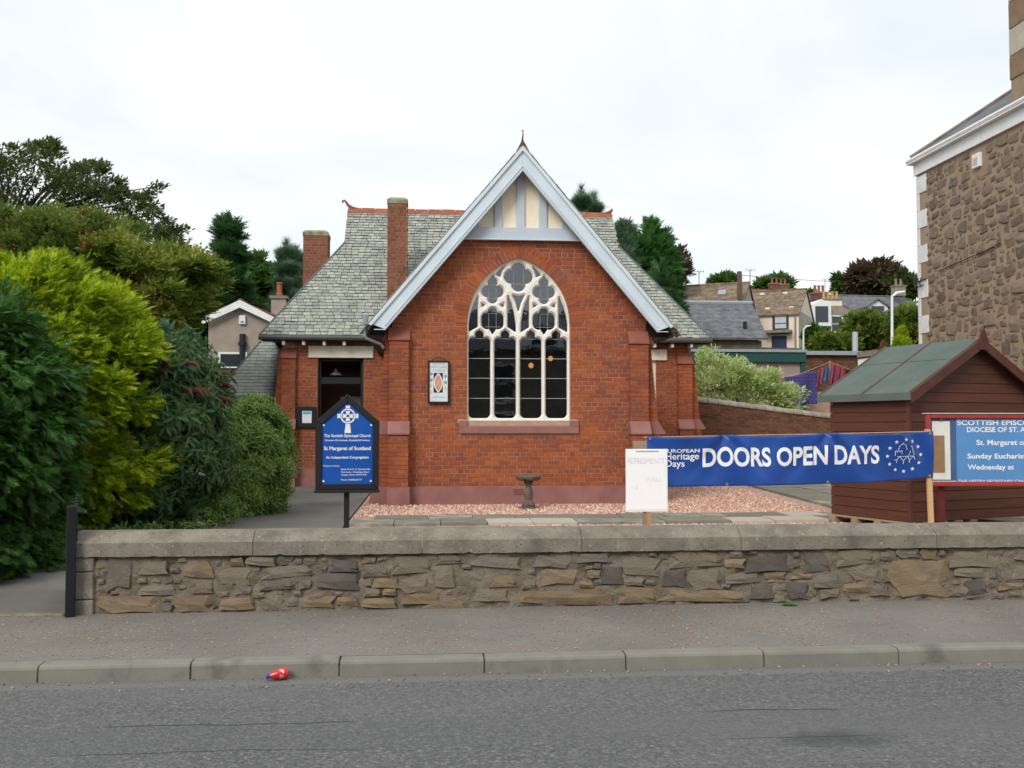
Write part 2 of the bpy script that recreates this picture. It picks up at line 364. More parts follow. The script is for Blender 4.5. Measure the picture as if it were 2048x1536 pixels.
def lettering(s, bold, org, u, v, h, w, mat, parent, align='l', off=None, warp=None, name='lettering', shear=0.0):
    """flat letters: org = baseline start (or centre), u/v = unit axes in the sign's plane, h = capital height, w = width"""
    co, fs = TXT[(s, bold)]
    x0, x1 = co[:, 0].min(), co[:, 0].max(); sx = w / (x1 - x0); sy = h / CAP
    dx = {'l': -x0, 'c': -(x0 + x1) / 2, 'r': -x1}[align]
    B = MB(); pts = []
    for x, y in co:
        p = Vector(org) + u * ((x + dx) * sx + shear * y * sy) + v * (y * sy)
        if off is not None: p += off
        pts.append(p)
    if warp:   # cut the flat letters finely so that they follow the cloth
        bm = bmesh.new(); vv = [bm.verts.new(p) for p in pts]
        for f in fs:
            try: bm.faces.new([vv[i] for i in f])
            except ValueError: pass
        lo = min(p.x for p in pts); hi = max(p.x for p in pts); zl = min(p.z for p in pts); zh = max(p.z for p in pts)
        for nrm, a, b, st in (((1, 0, 0), lo, hi, .03), ((0, 0, 1), zl, zh, .04)):
            q = a + st
            while q < b:
                c_ = (q, pts[0].y, pts[0].z) if nrm[0] else (pts[0].x, pts[0].y, q)
                bmesh.ops.bisect_plane(bm, geom=bm.verts[:] + bm.edges[:] + bm.faces[:], plane_co=c_, plane_no=nrm); q += st
        bm.verts.index_update(); pts = [warp(v_.co.copy()) for v_ in bm.verts]; fs = [tuple(v_.index for v_ in f.verts) for f in bm.faces]; bm.free()
    B.add(pts, fs); return B.build(name, mat, parent, fix=False)
# ================================================================ setting: terrain, road, pavement, kerb, garden
GZ = 0.26
def sst(a, b, x):
    t = max(0.0, min(1.0, (x - a) / (b - a))); return t * t * (3 - 2 * t)
def terr(x, y):
    if y < 7.9: return -0.06
    base = -0.06 + 0.24 * sst(7.9, 8.3, y)
    right = sst(0, 14, x); left = 1 - sst(-14, -2, x)
    h = (6.6 * sst(36, 66, y) + 10.5 * sst(62, 135, y)) * (0.25 + 0.75 * right) + 2.5 * left * sst(34, 60, y)
    return base + h
xs = list(np.arange(-60, 90, 3.0)); xs = [-1500, -700, -300, -150, -90] + xs + [100, 130, 180, 300, 700, 1500]
ys = [-400, -100, -30, 0, 4, 7.0, 7.9, 8.0, 8.1, 8.2, 8.3, 9, 12, 16, 20, 25, 30] + list(np.arange(34, 140, 3.5)) + [150, 180, 250, 400, 800, 1800]
B = MB()
for y in ys:
    for x in xs: B.v.append((x, y, terr(x, y)))
nx = len(xs)
for j in range(len(ys) - 1):
    for i in range(nx - 1): B.f.append((j * nx + i, j * nx + i + 1, (j + 1) * nx + i + 1, (j + 1) * nx + i)); B.m.append(0)
mGrass = M('rough_grass', [(.035, .055, .018), (.06, .085, .028), (.085, .10, .04)], nscale=.8, rough=.95, bump=.6, bscale=20, bdist=.05)
tag(B.build('ground', mGrass, smooth=True, origin=False), kind='structure')

# road surface: worn chippings, two long seams, smoother channel strip by the kerb
KY = 6.43
def road_mat():
    m, t, p = new_mat('worn_asphalt'); g = N(t, 'ShaderNodeNewGeometry'); pos = g.outputs['Position']
    s_ = N(t, 'ShaderNodeSeparateXYZ'); t.links.new(pos, s_.inputs[0])
    el = scaled(t, pos, (.7, 1.0, 1)); vor = N(t, 'ShaderNodeTexVoronoi'); vor.inputs['Scale'].default_value = 95; t.links.new(el, vor.inputs['Vector'])
    vc = N(t, 'ShaderNodeSeparateColor'); t.links.new(vor.outputs['Color'], vc.inputs[0])
    base = ramp(t, vc.outputs[0], [(0, (.095, .097, .097)), (.45, (.130, .131, .129)), (.8, (.168, .167, .163)), (1, (.25, .245, .235))])
    mid = noi(t, pos, 22, 6, .7); c = mixc(t, mth(t, 'MULTIPLY', step(t, mid, .42, .62), .55), base, (.075, .076, .075))
    big = noi(t, scaled(t, pos, (.35, 1, 1)), 1.1, 6, .6); c = mixc(t, mth(t, 'MULTIPLY', step(t, big, .35, .7), .45), c, (.172, .171, .166))
    pits = noi(t, scaled(t, pos, (.5, 1, 1)), 52, 3, .5); c = mixc(t, mth(t, 'MULTIPLY', step(t, pits, .61, .68), .85), c, (.045, .046, .048))
    wob = mth(t, 'MULTIPLY', mth(t, 'SUBTRACT', noi(t, pos, .9, 5), .5), .22); yy = mth(t, 'ADD', s_.outputs[1], wob)
    # smoother strip between the seams, and channel strip
    strip = mth(t, 'MULTIPLY', step(t, yy, 4.98, 5.03), mth(t, 'SUBTRACT', 1.0, step(t, yy, 5.42, 5.5)))
    c = mixc(t, mth(t, 'MULTIPLY', strip, .35), c, (.125, .126, .124))
    chan = step(t, mth(t, 'ADD', s_.outputs[1], mth(t, 'MULTIPLY', mth(t, 'SUBTRACT', noi(t, pos, 6, 4), .5), .08)), KY - .19, KY - .15)
    c = mixc(t, mth(t, 'MULTIPLY', chan, .85), c, (.185, .178, .168))
    brk = step(t, noi(t, scaled(t, pos, (1, .05, 1)), .8, 4), .46, .58)
    for yc, wd in ((5.46, .007), (5.0, .005)):
        ln = mth(t, 'SUBTRACT', 1.0, step(t, mth(t, 'ABSOLUTE', mth(t, 'SUBTRACT', yy, yc)), wd * .5, wd * 1.8)); c = mixc(t, mth(t, 'MULTIPLY', mth(t, 'MULTIPLY', ln, .85), brk), c, (.03, .03, .033))
    # one oily stain
    pc = atz(1680, 1478, 0); vd = N(t, 'ShaderNodeVectorMath', operation='DISTANCE'); t.links.new(scaled(t, pos, (.45, 1, 1)), vd.inputs[0]); vd.inputs[1].default_value = (pc.x * .45, pc.y, 0)
    st = mth(t, 'SUBTRACT', 1.0, step(t, mth(t, 'ADD', vd.outputs['Value'], mth(t, 'MULTIPLY', noi(t, pos, 6, 4), .22)), .14, .30)); c = mixc(t, mth(t, 'MULTIPLY', st, .6), c, (.05, .05, .055))
    t.links.new(c, p.inputs['Base Color']); p.inputs['Roughness'].default_value = .92; p.inputs['Specular IOR Level'].default_value = .25
    hgt = mth(t, 'ADD', mth(t, 'MULTIPLY', vor.outputs['Distance'], -1.0), mth(t, 'MULTIPLY', mid, 1.2)); bumpn(t, p, hgt, .55, .012); return m
B = MB()
for i in range(-40, 40): B.add([(i * 4, -2.6, 0), (i * 4 + 4, -2.6, 0), (i * 4 + 4, KY + .05, 0), (i * 4, KY + .05, 0)], [(0, 1, 2, 3)])
tag(B.build('road', road_mat(), origin=False), kind='structure')
# pavement
def pave_mat():
    m, t, p = new_mat('pavement_asphalt'); g = N(t, 'ShaderNodeNewGeometry'); pos = g.outputs['Position']
    c = ramp(t, step(t, noi(t, pos, 1.0, 7, .6), .3, .7), [(0, (.175, .158, .141)), (1, (.225, .205, .184))])
    f = noi(t, pos, 130, 3, .6); c = mixc(t, mth(t, 'MULTIPLY', step(t, f, .5, .72), .5), c, (.10, .092, .085)); c = mixc(t, mth(t, 'MULTIPLY', step(t, noi(t, pos, 170, 2), .64, .72), .5), c, (.33, .29, .25))
    c = mixc(t, mth(t, 'MULTIPLY', step(t, noi(t, scaled(t, pos, (.5, 1.6, 1)), 2.2, 5), .56, .68), .25), c, (.12, .11, .10))
    t.links.new(c, p.inputs['Base Color']); p.inputs['Roughness'].default_value = .95; p.inputs['Specular IOR Level'].default_value = .2; bumpn(t, p, f, .35, .006); return m
mPave = pave_mat(); PZ0, PZ1, WY = .10, .156, 7.85
B = MB()
def pz(x, y): return PZ0 + (PZ1 - PZ0) * (y - KY - .12) / (WY - KY - .12) + .006 * mnoise.noise(Vector((x * .5, y * .8, 3)))
for i in range(-60, 60):
    for j in range(6):
        xa, xb = i * .8, i * .8 + .8; ya, yb = KY + .12 + j * .262, KY + .12 + (j + 1) * .262
        B.add([(xa, ya, pz(xa, ya)), (xb, ya, pz(xb, ya)), (xb, yb, pz(xb, yb)), (xa, yb, pz(xa, yb))], [(0, 1, 2, 3)])
tag(B.build('pavement', mPave, origin=False), kind='structure')
# opposite pavement under and behind the viewpoint
B = MB(); B.box(-60, 60, -2.75, -2.6, -.05, .11); B.box(-60, 60, -5.9, -2.752, -.05, .105)
tag(B.build('far_pavement', mPave, origin=False), kind='structure')
# kerb stones
kerb = MB().box(-48, 48, KY + .02, KY + .11, -.1, .055).build('kerb', mKerb, origin=False); tag(kerb, kind='structure')
k0 = at(75, 1345, KY).x
def kerb_mesh(L):
    b = MB(); pr = [(KY, -.05), (KY + .004, .078), (KY + .012, .092), (KY + .028, .100), (KY + .125, .103), (KY + .125, -.05)]
    b.pryz(pr, -L / 2, L / 2); return b
kb = kerb_mesh(.907); kb.v = [(x, y - KY, z) for x, y, z in kb.v]
ks = kb.build('kerb_stone', mKerb, kerb, bevel=.004); me = ks.data; ks.location = (k0 - .4575, KY, 0)
for i in range(-4, 12):
    if i == -1: continue
    o = bpy.data.objects.new('kerb_stone', me); COL.objects.link(o); o.parent = kerb
    o.location = (k0 + .4575 + i * .915, KY + RN.uniform(-.004, .004), RN.uniform(-.004, .003)); o.rotation_euler = (0, RN.uniform(-.003, .003), RN.uniform(-.003, .003))
# garden surfaces
mPath = M('path_asphalt', [(.15, .14, .128), (.20, .188, .172)], nscale=1.2, rough=.95, bump=.3, bscale=120, patches=[((.10, .095, .088), 1.5, .55, .7, .4)])
def gravel_mat():
    m, t, p = new_mat('pink_gravel'); g = N(t, 'ShaderNodeNewGeometry'); pos = g.outputs['Position']
    v = N(t, 'ShaderNodeTexVoronoi'); v.inputs['Scale'].default_value = 42; t.links.new(scaled(t, pos, (1, .7, 1)), v.inputs['Vector']); c0 = N(t, 'ShaderNodeSeparateColor'); t.links.new(v.outputs['Color'], c0.inputs[0])
    c = ramp(t, c0.outputs[0], [(0, (.42, .23, .155)), (.35, (.60, .36, .26)), (.7, (.70, .46, .35)), (1, (.80, .62, .50))])
    c = mixc(t, mth(t, 'MULTIPLY', step(t, v.outputs['Distance'], .40, .72), .6), c, (.22, .12, .085)); c = mixc(t, mth(t, 'MULTIPLY', step(t, noi(t, pos, 1.2, 5), .45, .7), .3), c, (.50, .34, .28))
    t.links.new(c, p.inputs['Base Color']); p.inputs['Roughness'].default_value = .9; bumpn(t, p, mth(t, 'MULTIPLY', v.outputs['Distance'], -1.0), .8, .03); return m
B = MB(); B.add([(-4.9, 7.86, .158), (-2.63, 7.86, .158), (-2.63, 8.15, .18), (-4.9, 8.15, .18)], [(0, 1, 2, 3)])
B.add([(-4.9, 8.15, .18), (-2.3, 8.15, .18), (-1.05, 9.4, GZ), (-4.9, 9.4, GZ)], [(0, 1, 2, 3)])
B.add([(-4.9, 9.4, GZ), (-1.05, 9.4, GZ), (-1.05, 13.1, GZ), (-4.9, 13.1, GZ)], [(0, 1, 2, 3)])
B.add([(-3.1, 13.1, GZ), (-1.05, 13.1, GZ), (-1.05, 22.3, GZ), (-3.1, 22.3, GZ)], [(0, 1, 2, 3)])
tag(B.build('path', mPath, origin=False), kind='structure')
B = MB(); B.add([(-1.046, 8.2, GZ - .02), (14, 8.2, GZ - .02), (14, 30, GZ - .02), (-1.046, 30, GZ - .02)], [(0, 1, 2, 3)])
mGravel = gravel_mat(); tag(B.build('gravel_bed', mGravel, origin=False), kind='structure')
# loose gravel stones over the bed, uneven surface
st = stone_data(3, 0, .2, .3); tv = np.array(st[0]); tf = np.array([f for f in st[1]])
def scatter(name, mat, tv, tf, pos, ax, nr, scl, parent=None):
    pos = np.asarray(pos, float); ax = np.asarray(ax, float); nr = np.asarray(nr, float); scl = np.asarray(scl, float)
    ax = ax / (np.linalg.norm(ax, axis=1)[:, None] + 1e-9); y = np.cross(nr, ax); y /= (np.linalg.norm(y, axis=1)[:, None] + 1e-9); z = np.cross(ax, y)
    if scl.ndim == 1: scl = np.repeat(scl[:, None], 3, 1)
    V = pos[:, None, :] + ax[:, None, :] * (tv[None, :, 0] * scl[:, None, 0])[..., None] + y[:, None, :] * (tv[None, :, 1] * scl[:, None, 1])[..., None] + z[:, None, :] * (tv[None, :, 2] * scl[:, None, 2])[..., None]
    n, k = len(pos), len(tv); F = tf[None] + (np.arange(n) * k)[:, None, None]
    return npmesh(name, V.reshape(-1, 3), F.reshape(-1, tf.shape[1]), mat, parent)
def rv(n): 
    v = NP.normal(size=(n, 3)); return v / np.linalg.norm(v, axis=1)[:, None]
mPeb = M('pink_pebble', [(.42, .23, .155), (.58, .34, .25), (.68, .45, .35), (.80, .63, .52)], rnd=.9, nscale=20, rough=.9, bump=0)
n = 15000
px_ = np.concatenate([NP.uniform(-1.0, 8.6, n), NP.uniform(1.0, 6.5, 2500)]); py_ = np.concatenate([14.75 + (NP.random(n) ** 1.5) * 8, NP.uniform(12.4, 13.2, 2500)])
keep = ~((px_ > 6.75 - (py_ - 22) * -.09) & (px_ < 8.6) & (py_ > 13)) & ~((px_ > -.7) & (px_ < 3.95) & (py_ > 16.75))
px_, py_ = px_[keep], py_[keep]; n = len(px_); s_ = NP.uniform(.009, .019, n)
o = scatter('gravel_stones', mPeb, tv, tf, np.c_[px_, py_, GZ - .02 + s_ * .35], rv(n), rv(n), s_); tag(o, 'loose pink gravel stones spread in front of the church', 'gravel', kind='stuff')
# slab paths
mSlab = M('paving_slab', [(.15, .15, .115), (.20, .19, .15), (.24, .225, .18), (.46, .40, .33)], rnd=.55, nscale=4, rough=.95, bump=.3, bscale=70, patches=[((.10, .105, .075), 3, .55, .7, .5)])
mSlabPale = M('pale_paving_slab', [(.42, .36, .29), (.52, .46, .38)], rnd=.4, nscale=4, rough=.95, bump=.3, bscale=70)
sb = MB().box(-1.0, 14, 13.3, 14.6, GZ - .06, GZ - .012).build('slab_path', mSlab, origin=False); tag(sb, kind='structure')
x = -1.0; row = 0
um = MB().obox((0, 0, 0), (1, 0, 0), (0, 1, 0), (0, 0, 1)).build('paving_slab', mSlab, sb, bevel=.03).data
bpy.data.objects.remove(bpy.data.objects['paving_slab'])
um2 = um.copy(); um2.materials[0] = mSlabPale
for r_, (ya, yb) in enumerate(((13.32, 13.95), (13.96, 14.58))):
    x = -1.0 + .3 * r_
    while x < 7.5:
        w = RN.choice([.6, .62, .9, .76]); xc = x + w / 2
        pale = (r_ == 0 and (1.1 < xc < 1.9 or 4.3 < xc < 5.4)) or (r_ == 1 and (-1.1 < xc < -.5 or 4.9 < xc < 6.2))
        o = bpy.data.objects.new('paving_slab', um2 if pale else um); COL.objects.link(o); o.parent = sb
        o.location = (xc, (ya + yb) / 2, GZ + RN.uniform(-.008, .006)); o.scale = (w / 2 - .006, (yb - ya) / 2 - .006, .025); o.rotation_euler = (RN.uniform(-.01, .01), RN.uniform(-.008, .008), RN.uniform(-.01, .01))
        x += w
side = [(6.45, 14.6), (8.3, 14.6), (8.9, 24), (7.35, 24)]
B = MB(); B.prxy(side, GZ - .06, GZ - .012); sp2 = B.build('side_path', mSlab, origin=False); tag(sp2, kind='structure')
for j in range(13):
    for i in range(2):
        ya = 14.7 + j * .71; f = (ya - 14.6) / 9.4; xa = 6.45 + .9 * f + i * (.92 - .15 * f)
        w = .9 - .15 * f
        o = bpy.data.objects.new('paving_slab', um); COL.objects.link(o); o.parent = sp2
        o.location = (xa + w / 2, ya + .35, GZ + RN.uniform(-.006, .006)); o.scale = (w / 2 - .006, .345, .025); o.rotation_euler = (RN.uniform(-.008, .008), RN.uniform(-.008, .008), .09 * -1)

# ================================================================ street wall of rubble with concrete coping
wl = -2.655; wr = 7.4; WZ0 = .10; CB = .585; CT = .69; CTOP = .765
wall = thing('boundary_wall', (3, WY + .15, .1), 'low rubble stone boundary wall with grey concrete coping beside the pavement', 'wall')
B = MB(); dx = .02; nxw = int((wr - wl - .15) / dx); nzw = 26
def wy(x, z): return WY + .006 + .022 * (mnoise.fractal(Vector((x * 5.5, z * 8, 1.7)), .9, 2.1, 5)) + .06 * max(0, mnoise.noise(Vector((x * 7, z * 22, 4.2))) - .33) + .07 * max(0, mnoise.noise(Vector((x * 26, z * 9, 14.2))) - .42) + .012 * mnoise.noise(Vector((x * 1.3, z * 2, 9)))
for j in range(nzw + 1):
    z = WZ0 + (CB + .01 - WZ0) * j / nzw
    for i in range(nxw + 1): x = wl + .15 + i * dx; B.v.append((x, wy(x, z), z))
for j in range(nzw):
    for i in range(nxw):
        a = j * (nxw + 1) + i; B.f.append((a, a + 1, a + nxw + 2, a + nxw + 1)); B.m.append(0)
B.build('mortar_face', mRubMortar, wall, smooth=True)
MB().box(wl + .15, wr, WY + .05, WY + .30, WZ0, CB).build('wall_core', mRubMortar, wall)
stones = [stone_data(s, 1, .24, .5) for s in range(8)]
hero = [  # px x0,x1,y0,y1,kind
 (205, 313, 1192, 1226, 'o'), (318, 345, 1210, 1228, 'g'), (365, 425, 1125, 1155, 'o'), (605, 668, 1192, 1216, 'o'), (672, 715, 1192, 1212, 'o'), (725, 795, 1196, 1216, 'o'), (805, 885, 1186, 1208, 'o'), (850, 930, 1200, 1220, 'o'),
 (1035, 1218, 1178, 1210, 'o'), (1240, 1316, 1174, 1208, 'o'), (1322, 1495, 1178, 1205, 'o'), (1205, 1245, 1132, 1172, 'w'), (1325, 1375, 1138, 1172, 'w'), (1380, 1440, 1140, 1180, 'g'), (1080, 1155, 1138, 1170, 'o'),
 (1608, 1660, 1105, 1145, 'w'), (1500, 1545, 1170, 1200, 'w'), (1575, 1615, 1165, 1198, 'w'), (1785, 1890, 1122, 1194, 'o'), (1930, 1975, 1160, 1190, 'w'), (1995, 2048, 1165, 1180, 'o'), (1530, 1570, 1143, 1158, 'o'), (1580, 1625, 1146, 1158, 'o'), (1685, 1735, 1165, 1185, 'o'),
 (210, 265, 1112, 1180, 'g'), (520, 590, 1160, 1180, 'g'), (745, 800, 1155, 1175, 'o'), (870, 910, 1130, 1175, 'g'), (660, 720, 1120, 1145, 'w'), (980, 1035, 1150, 1175, 'o'), (280, 355, 1170, 1190, 'g'), (440, 500, 1135, 1170, 'g'), (350, 420, 1190, 1224, 'o'), (440, 510, 1196, 1220, 'o')]
P = {'o': Pieces('stone', mOchre, wall, 300, 'stonework', stones), 'w': Pieces('stone', mWhin, wall, 300, 'stonework', stones), 'g': Pieces('stone', mRubble, wall, 300, 'stonework', stones)}
taken = []
for x0, x1, y0, y1, k in hero:
    a, b = at(x0, y1, WY), at(x1, y0, WY); cx_, cz_ = (a.x + b.x) / 2, (a.z + b.z) / 2; w, h = (b.x - a.x) / 2, (b.z - a.z) / 2
    cz_ = max(cz_, WZ0 + .05 + h * .8); taken.append((a.x, b.x, a.z, b.z)); th = .045
    P[k].add((cx_, WY + th * .80 - .006, cz_), (w * 1.04, 0, RN.uniform(-.03, .03) * w), (0, th, 0), (RN.uniform(-.08, .08) * h, 0, h * 1.05), RN.randrange(8))
for x0_, x1_, z0_, z1_ in pack(wl + .18, wr, WZ0 + .06, CB, ((.26, .45, .09, .15, 900), (.16, .30, .07, .12, 2500), (.09, .18, .05, .09, 5000), (.05, .10, .03, .055, 6000)), .003, taken, RN):
    w, hh = x1_ - x0_, z1_ - z0_; th = .045; sink = RN.uniform(.60, .90)
    P['g' if RN.random() < .8 else ('o' if RN.random() < .6 else 'w')].add(((x0_ + x1_) / 2, WY + th * sink - .004, (z0_ + z1_) / 2), (w / 2, 0, RN.uniform(-.05, .05) * w), (0, th if w > .1 else th * .8, 0), (RN.uniform(-.1, .1) * hh, 0, hh / 2), RN.randrange(8))
for k in P: P[k].finish()
# end pier blocks and coping stones
for z0, z1 in ((.05, .262), (.268, .470), (.476, CB + .0)):
    MB().box(wl, wl + .175, WY - .02, WY + .32, z0, z1).build('pier_block', mConc, wall, bevel=.008)
xe = wl; k = 0
cuts = [at(508, 1080, WY).x, at(845, 1080, WY).x, at(1163, 1080, WY).x, at(1480, 1080, WY).x, at(1870, 1080, WY).x, 6.2, wr]
for c in cuts:
    pr = [(WY - .035, CB), (WY - .035, CT), (WY + .075, CTOP), (WY + .215, CTOP), (WY + .33, CT), (WY + .33, CB)]
    b = MB(); L = c - xe - .005; nseg = max(2, int(L / .04)); 
    for i in range(nseg + 1):
        x = xe + L * i / nseg
        for jj, (y, z) in enumerate(pr):
            q = Vector((x * 7, y * 9, z * 9)); ins = 0
            if k == 0 and i == 0 : ins = .02 if jj in (2, 3) else 0
            chip = .010 * max(0, mnoise.noise(Vector((x * 16, 4, jj)))) if jj in (0, 1) else 0
            b.v.append((x + ins, y + .004 * mnoise.noise(q), z + .003 * mnoise.noise(q + Vector((5, 5, 5))) + (chip * 2 if jj == 0 else -chip * .5)))
    m_ = len(pr)
    for i in range(nseg):
        for jj in range(m_): b.f.append((i * m_ + jj, i * m_ + (jj + 1) % m_, (i + 1) * m_ + (jj + 1) % m_, (i + 1) * m_ + jj)); b.m.append(0)
    b.f.append(tuple(range(m_ - 1, -1, -1))); b.m.append(0); b.f.append(tuple(nseg * m_ + q for q in range(m_))); b.m.append(0)
    b.build('coping_stone', mConc, wall); xe = c; k += 1
# ================================================================ the brick church
CX = 1.643; YF = 17.0; XL = -.55; XR = 3.82; YW = 22.0; AZ = 6.318; HW = 2.562; SL = (AZ - 3.283) / HW
CR = .0715; BL = .212
church = thing('church', (CX, 20, GZ), 'small red brick church with steep slate roofs and a traceried gable window', 'church')
wallp = empty_part('brick_walls', church)
bricks = Pieces('brick', mBrick, wallp, 300, 'brickwork')
def brick_rows(z0, z1, spans, put, bl=BL, cr=CR):
    n = max(1, round((z1 - z0) / cr)); h = (z1 - z0) / n
    for i in range(n):
        z = z0 + (i + .5) * h; hdr = (i % 4 == 3); L = bl / 2 if hdr else bl
        for xa, xb in spans(z):
            if xb - xa < .02: continue
            x = xa - (i % 2) * bl * .5 + (0 if not hdr else bl * .25)
            while x < xb - 1e-6:
                a, b = max(x, xa), min(x + L, xb)
                if b - a > .025: put(a + .006, b - .006, z, h / 2 - .0058)
                x += L
def put_front(y, depth=.04, pri=1.0):
    def f(a, b, z, hh):
        j = RN.uniform(-.003, .003); t = RN.uniform(-.006, .006)
        bricks.add(((a + b) / 2, y + depth + j, z), ((b - a) / 2, 0, t * .05), (0, depth, 0), (0, t * .02, hh), 0, pri)
    return f
# window geometry
XW = 1.606; ZB = 1.655; WA = .879; WR = 1.178; WOFF = WR - WA; ZS = ZB + 1.66
def arch_half(z, r=WR):
    if z < ZS: return WA + (r - WR)
    q = r * r - (z - ZS) ** 2
    return max(0.0, math.sqrt(q) - WOFF) if q > 0 else 0.0
def roof_half(z, drop=.0): return (AZ - drop - z) / SL
TIE = 4.76
sx0, sx1 = at(918, 855, YF).x, at(1157, 855, YF).x; PLZ = .545
def front_spans(z):
    lo, hi = XL, XR; rh = roof_half(z, .33); lo, hi = max(lo, CX - rh), min(hi, CX + rh)
    if 1.435 < z < ZB: return [(lo, sx0), (sx1, hi)]
    if z >= ZB:
        a = arch_half(z, WR + .10) if z > ZS else WA + .004
        if a > 0: return [(lo, XW - a), (XW + a, hi)]
    return [(lo, hi)]
brick_rows(PLZ, TIE, front_spans, put_front(YF - .004))
# mortar core of the front wall
B = MB(); cols = sorted(set([XL, XR] + [XL + (XR - XL) * i / 60 for i in range(61)] + [XW - WA, XW + WA] + [XW + WA * math.sin(a) for a in np.linspace(-1.5, 1.5, 30)]))
def arch_top(x):
    d = abs(x - XW)
    return ZS + math.sqrt(max(0, WR ** 2 - (min(d, WA) + WOFF) ** 2))
y = YF + .004; ztop = lambda x: min(AZ - .12 - abs(x - CX) * SL, 6.1)
for x0, x1 in zip(cols[:-1], cols[1:]):
    if x1 - x0 < 1e-6: continue
    xm = (x0 + x1) / 2
    if abs(xm - XW) < WA:
        B.add([(x0, y, .2), (x1, y, .2), (x1, y, ZB), (x0, y, ZB)], [(0, 1, 2, 3)])
        t0 = arch_top(min(max(x0, XW - WA), XW + WA)) ; t1 = arch_top(min(max(x1, XW - WA), XW + WA))
        B.add([(x0, y, t0), (x1, y, t1), (x1, y, ztop(x1)), (x0, y, ztop(x0))], [(0, 1, 2, 3)])
        B.add([(x0, y, t0), (x1, y, t1), (x1, y + .3, t1), (x0, y + .3, t0)], [(0, 1, 2, 3)])
    else: B.add([(x0, y, .2), (x1, y, .2), (x1, y, ztop(x1)), (x0, y, ztop(x0))], [(0, 1, 2, 3)])
for s_ in (-1, 1): B.add([(XW + s_ * WA, y, ZB), (XW + s_ * WA, y, ZS), (XW + s_ * WA, y + .3, ZS), (XW + s_ * WA, y + .3, ZB)], [(0, 1, 2, 3)])
B.add([(XW - WA, y, ZB - .01), (XW + WA, y, ZB - .01), (XW + WA, y + .3, ZB - .01), (XW - WA, y + .3, ZB - .01)], [(0, 1, 2, 3)])
# side walls, wing walls (mortar colour; bricks stand proud)
B.box(XL, XL + .3, YF + .02, YW + .5, .2, 3.5); B.box(XR - .3, XR, YF + .02, YW + .5, .2, 3.5)
WXL, WXR = at(562, 800, YW - .1).x + .012, at(1386, 800, YW - .1).x - .012; dL, dR = at(635, 800, YW).x, at(727, 800, YW).x; DT = at(680, 716, YW).z
lL0, lL1, lz0, lz1 = at(617, 700, YW).x, at(747, 700, YW).x, DT, at(680, 692, YW).z
B.box(WXL, dL, YW + .004, YW + .3, .2, 3.6); B.box(dR, XL + .1, YW + .004, YW + .3, .2, 3.6); B.box(dL, dR, YW + .004, YW + .3, DT, 3.6)
rD0, rD1 = 4.05, at(1312, 750, YW).x
B.box(XR - .1, rD0, YW + .004, YW + .3, .2, 3.6); B.box(rD1, WXR, YW + .004, YW + .3, .2, 3.6); B.box(rD0, rD1, YW + .004, YW + .3, 3.0, 3.6)
B.box(WXL, WXL + .3, YW + .3, 27.4, .2, 3.6); B.box(WXR - .3, WXR, YW + .3, 27.4, .2, 3.6); B.box(WXL, WXR, 27.1, 27.4, .2, 3.6)
B.build('wall_core', mMortar, wallp)
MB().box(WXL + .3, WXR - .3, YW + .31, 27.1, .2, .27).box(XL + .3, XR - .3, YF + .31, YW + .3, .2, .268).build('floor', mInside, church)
# wing front bricks
def wing_left(z):
    a, b = WXL + .25, XL - .05
    if lz0 < z < lz1: return [(a, lL0), (lL1, b)]
    if z < lz0: return [(a, dL), (dR, b)]
    return [(a, b)]
brick_rows(.85, 3.42, wing_left, put_front(YW - .004)); brick_rows(GZ - .02, .85, wing_left, put_front(YW - .004))
rl0, rl1, rlz0, rlz1 = 3.95, at(1333, 710, YW).x, at(1320, 721, YW).z, at(1320, 699, YW).z
def wing_right(z):
    a, b = XR + .02, WXR - .05
    if rlz0 < z < rlz1: return [(rl1, b)]
    if z < rlz0: return [(rD1, b)]
    return [(a, b)]
brick_rows(GZ, 3.4, wing_right, put_front(YW - .004))
MB().box(lL0, lL1, YW - .05, YW + .25, lz0, lz1).build('lintel', mLintel, church, bevel=.008)
MB().box(rl0, rl1, YW - .05, YW + .25, rlz0, rlz1).build('lintel', mLintel, church, bevel=.008)
MB().box(rD1 - .07, rD1 + .0, YW + .03, YW + .15, GZ, rlz0).box(rD0, rD1 - .07, YW + .05, YW + .12, GZ, rlz0).build('side_door', mLintel, church)
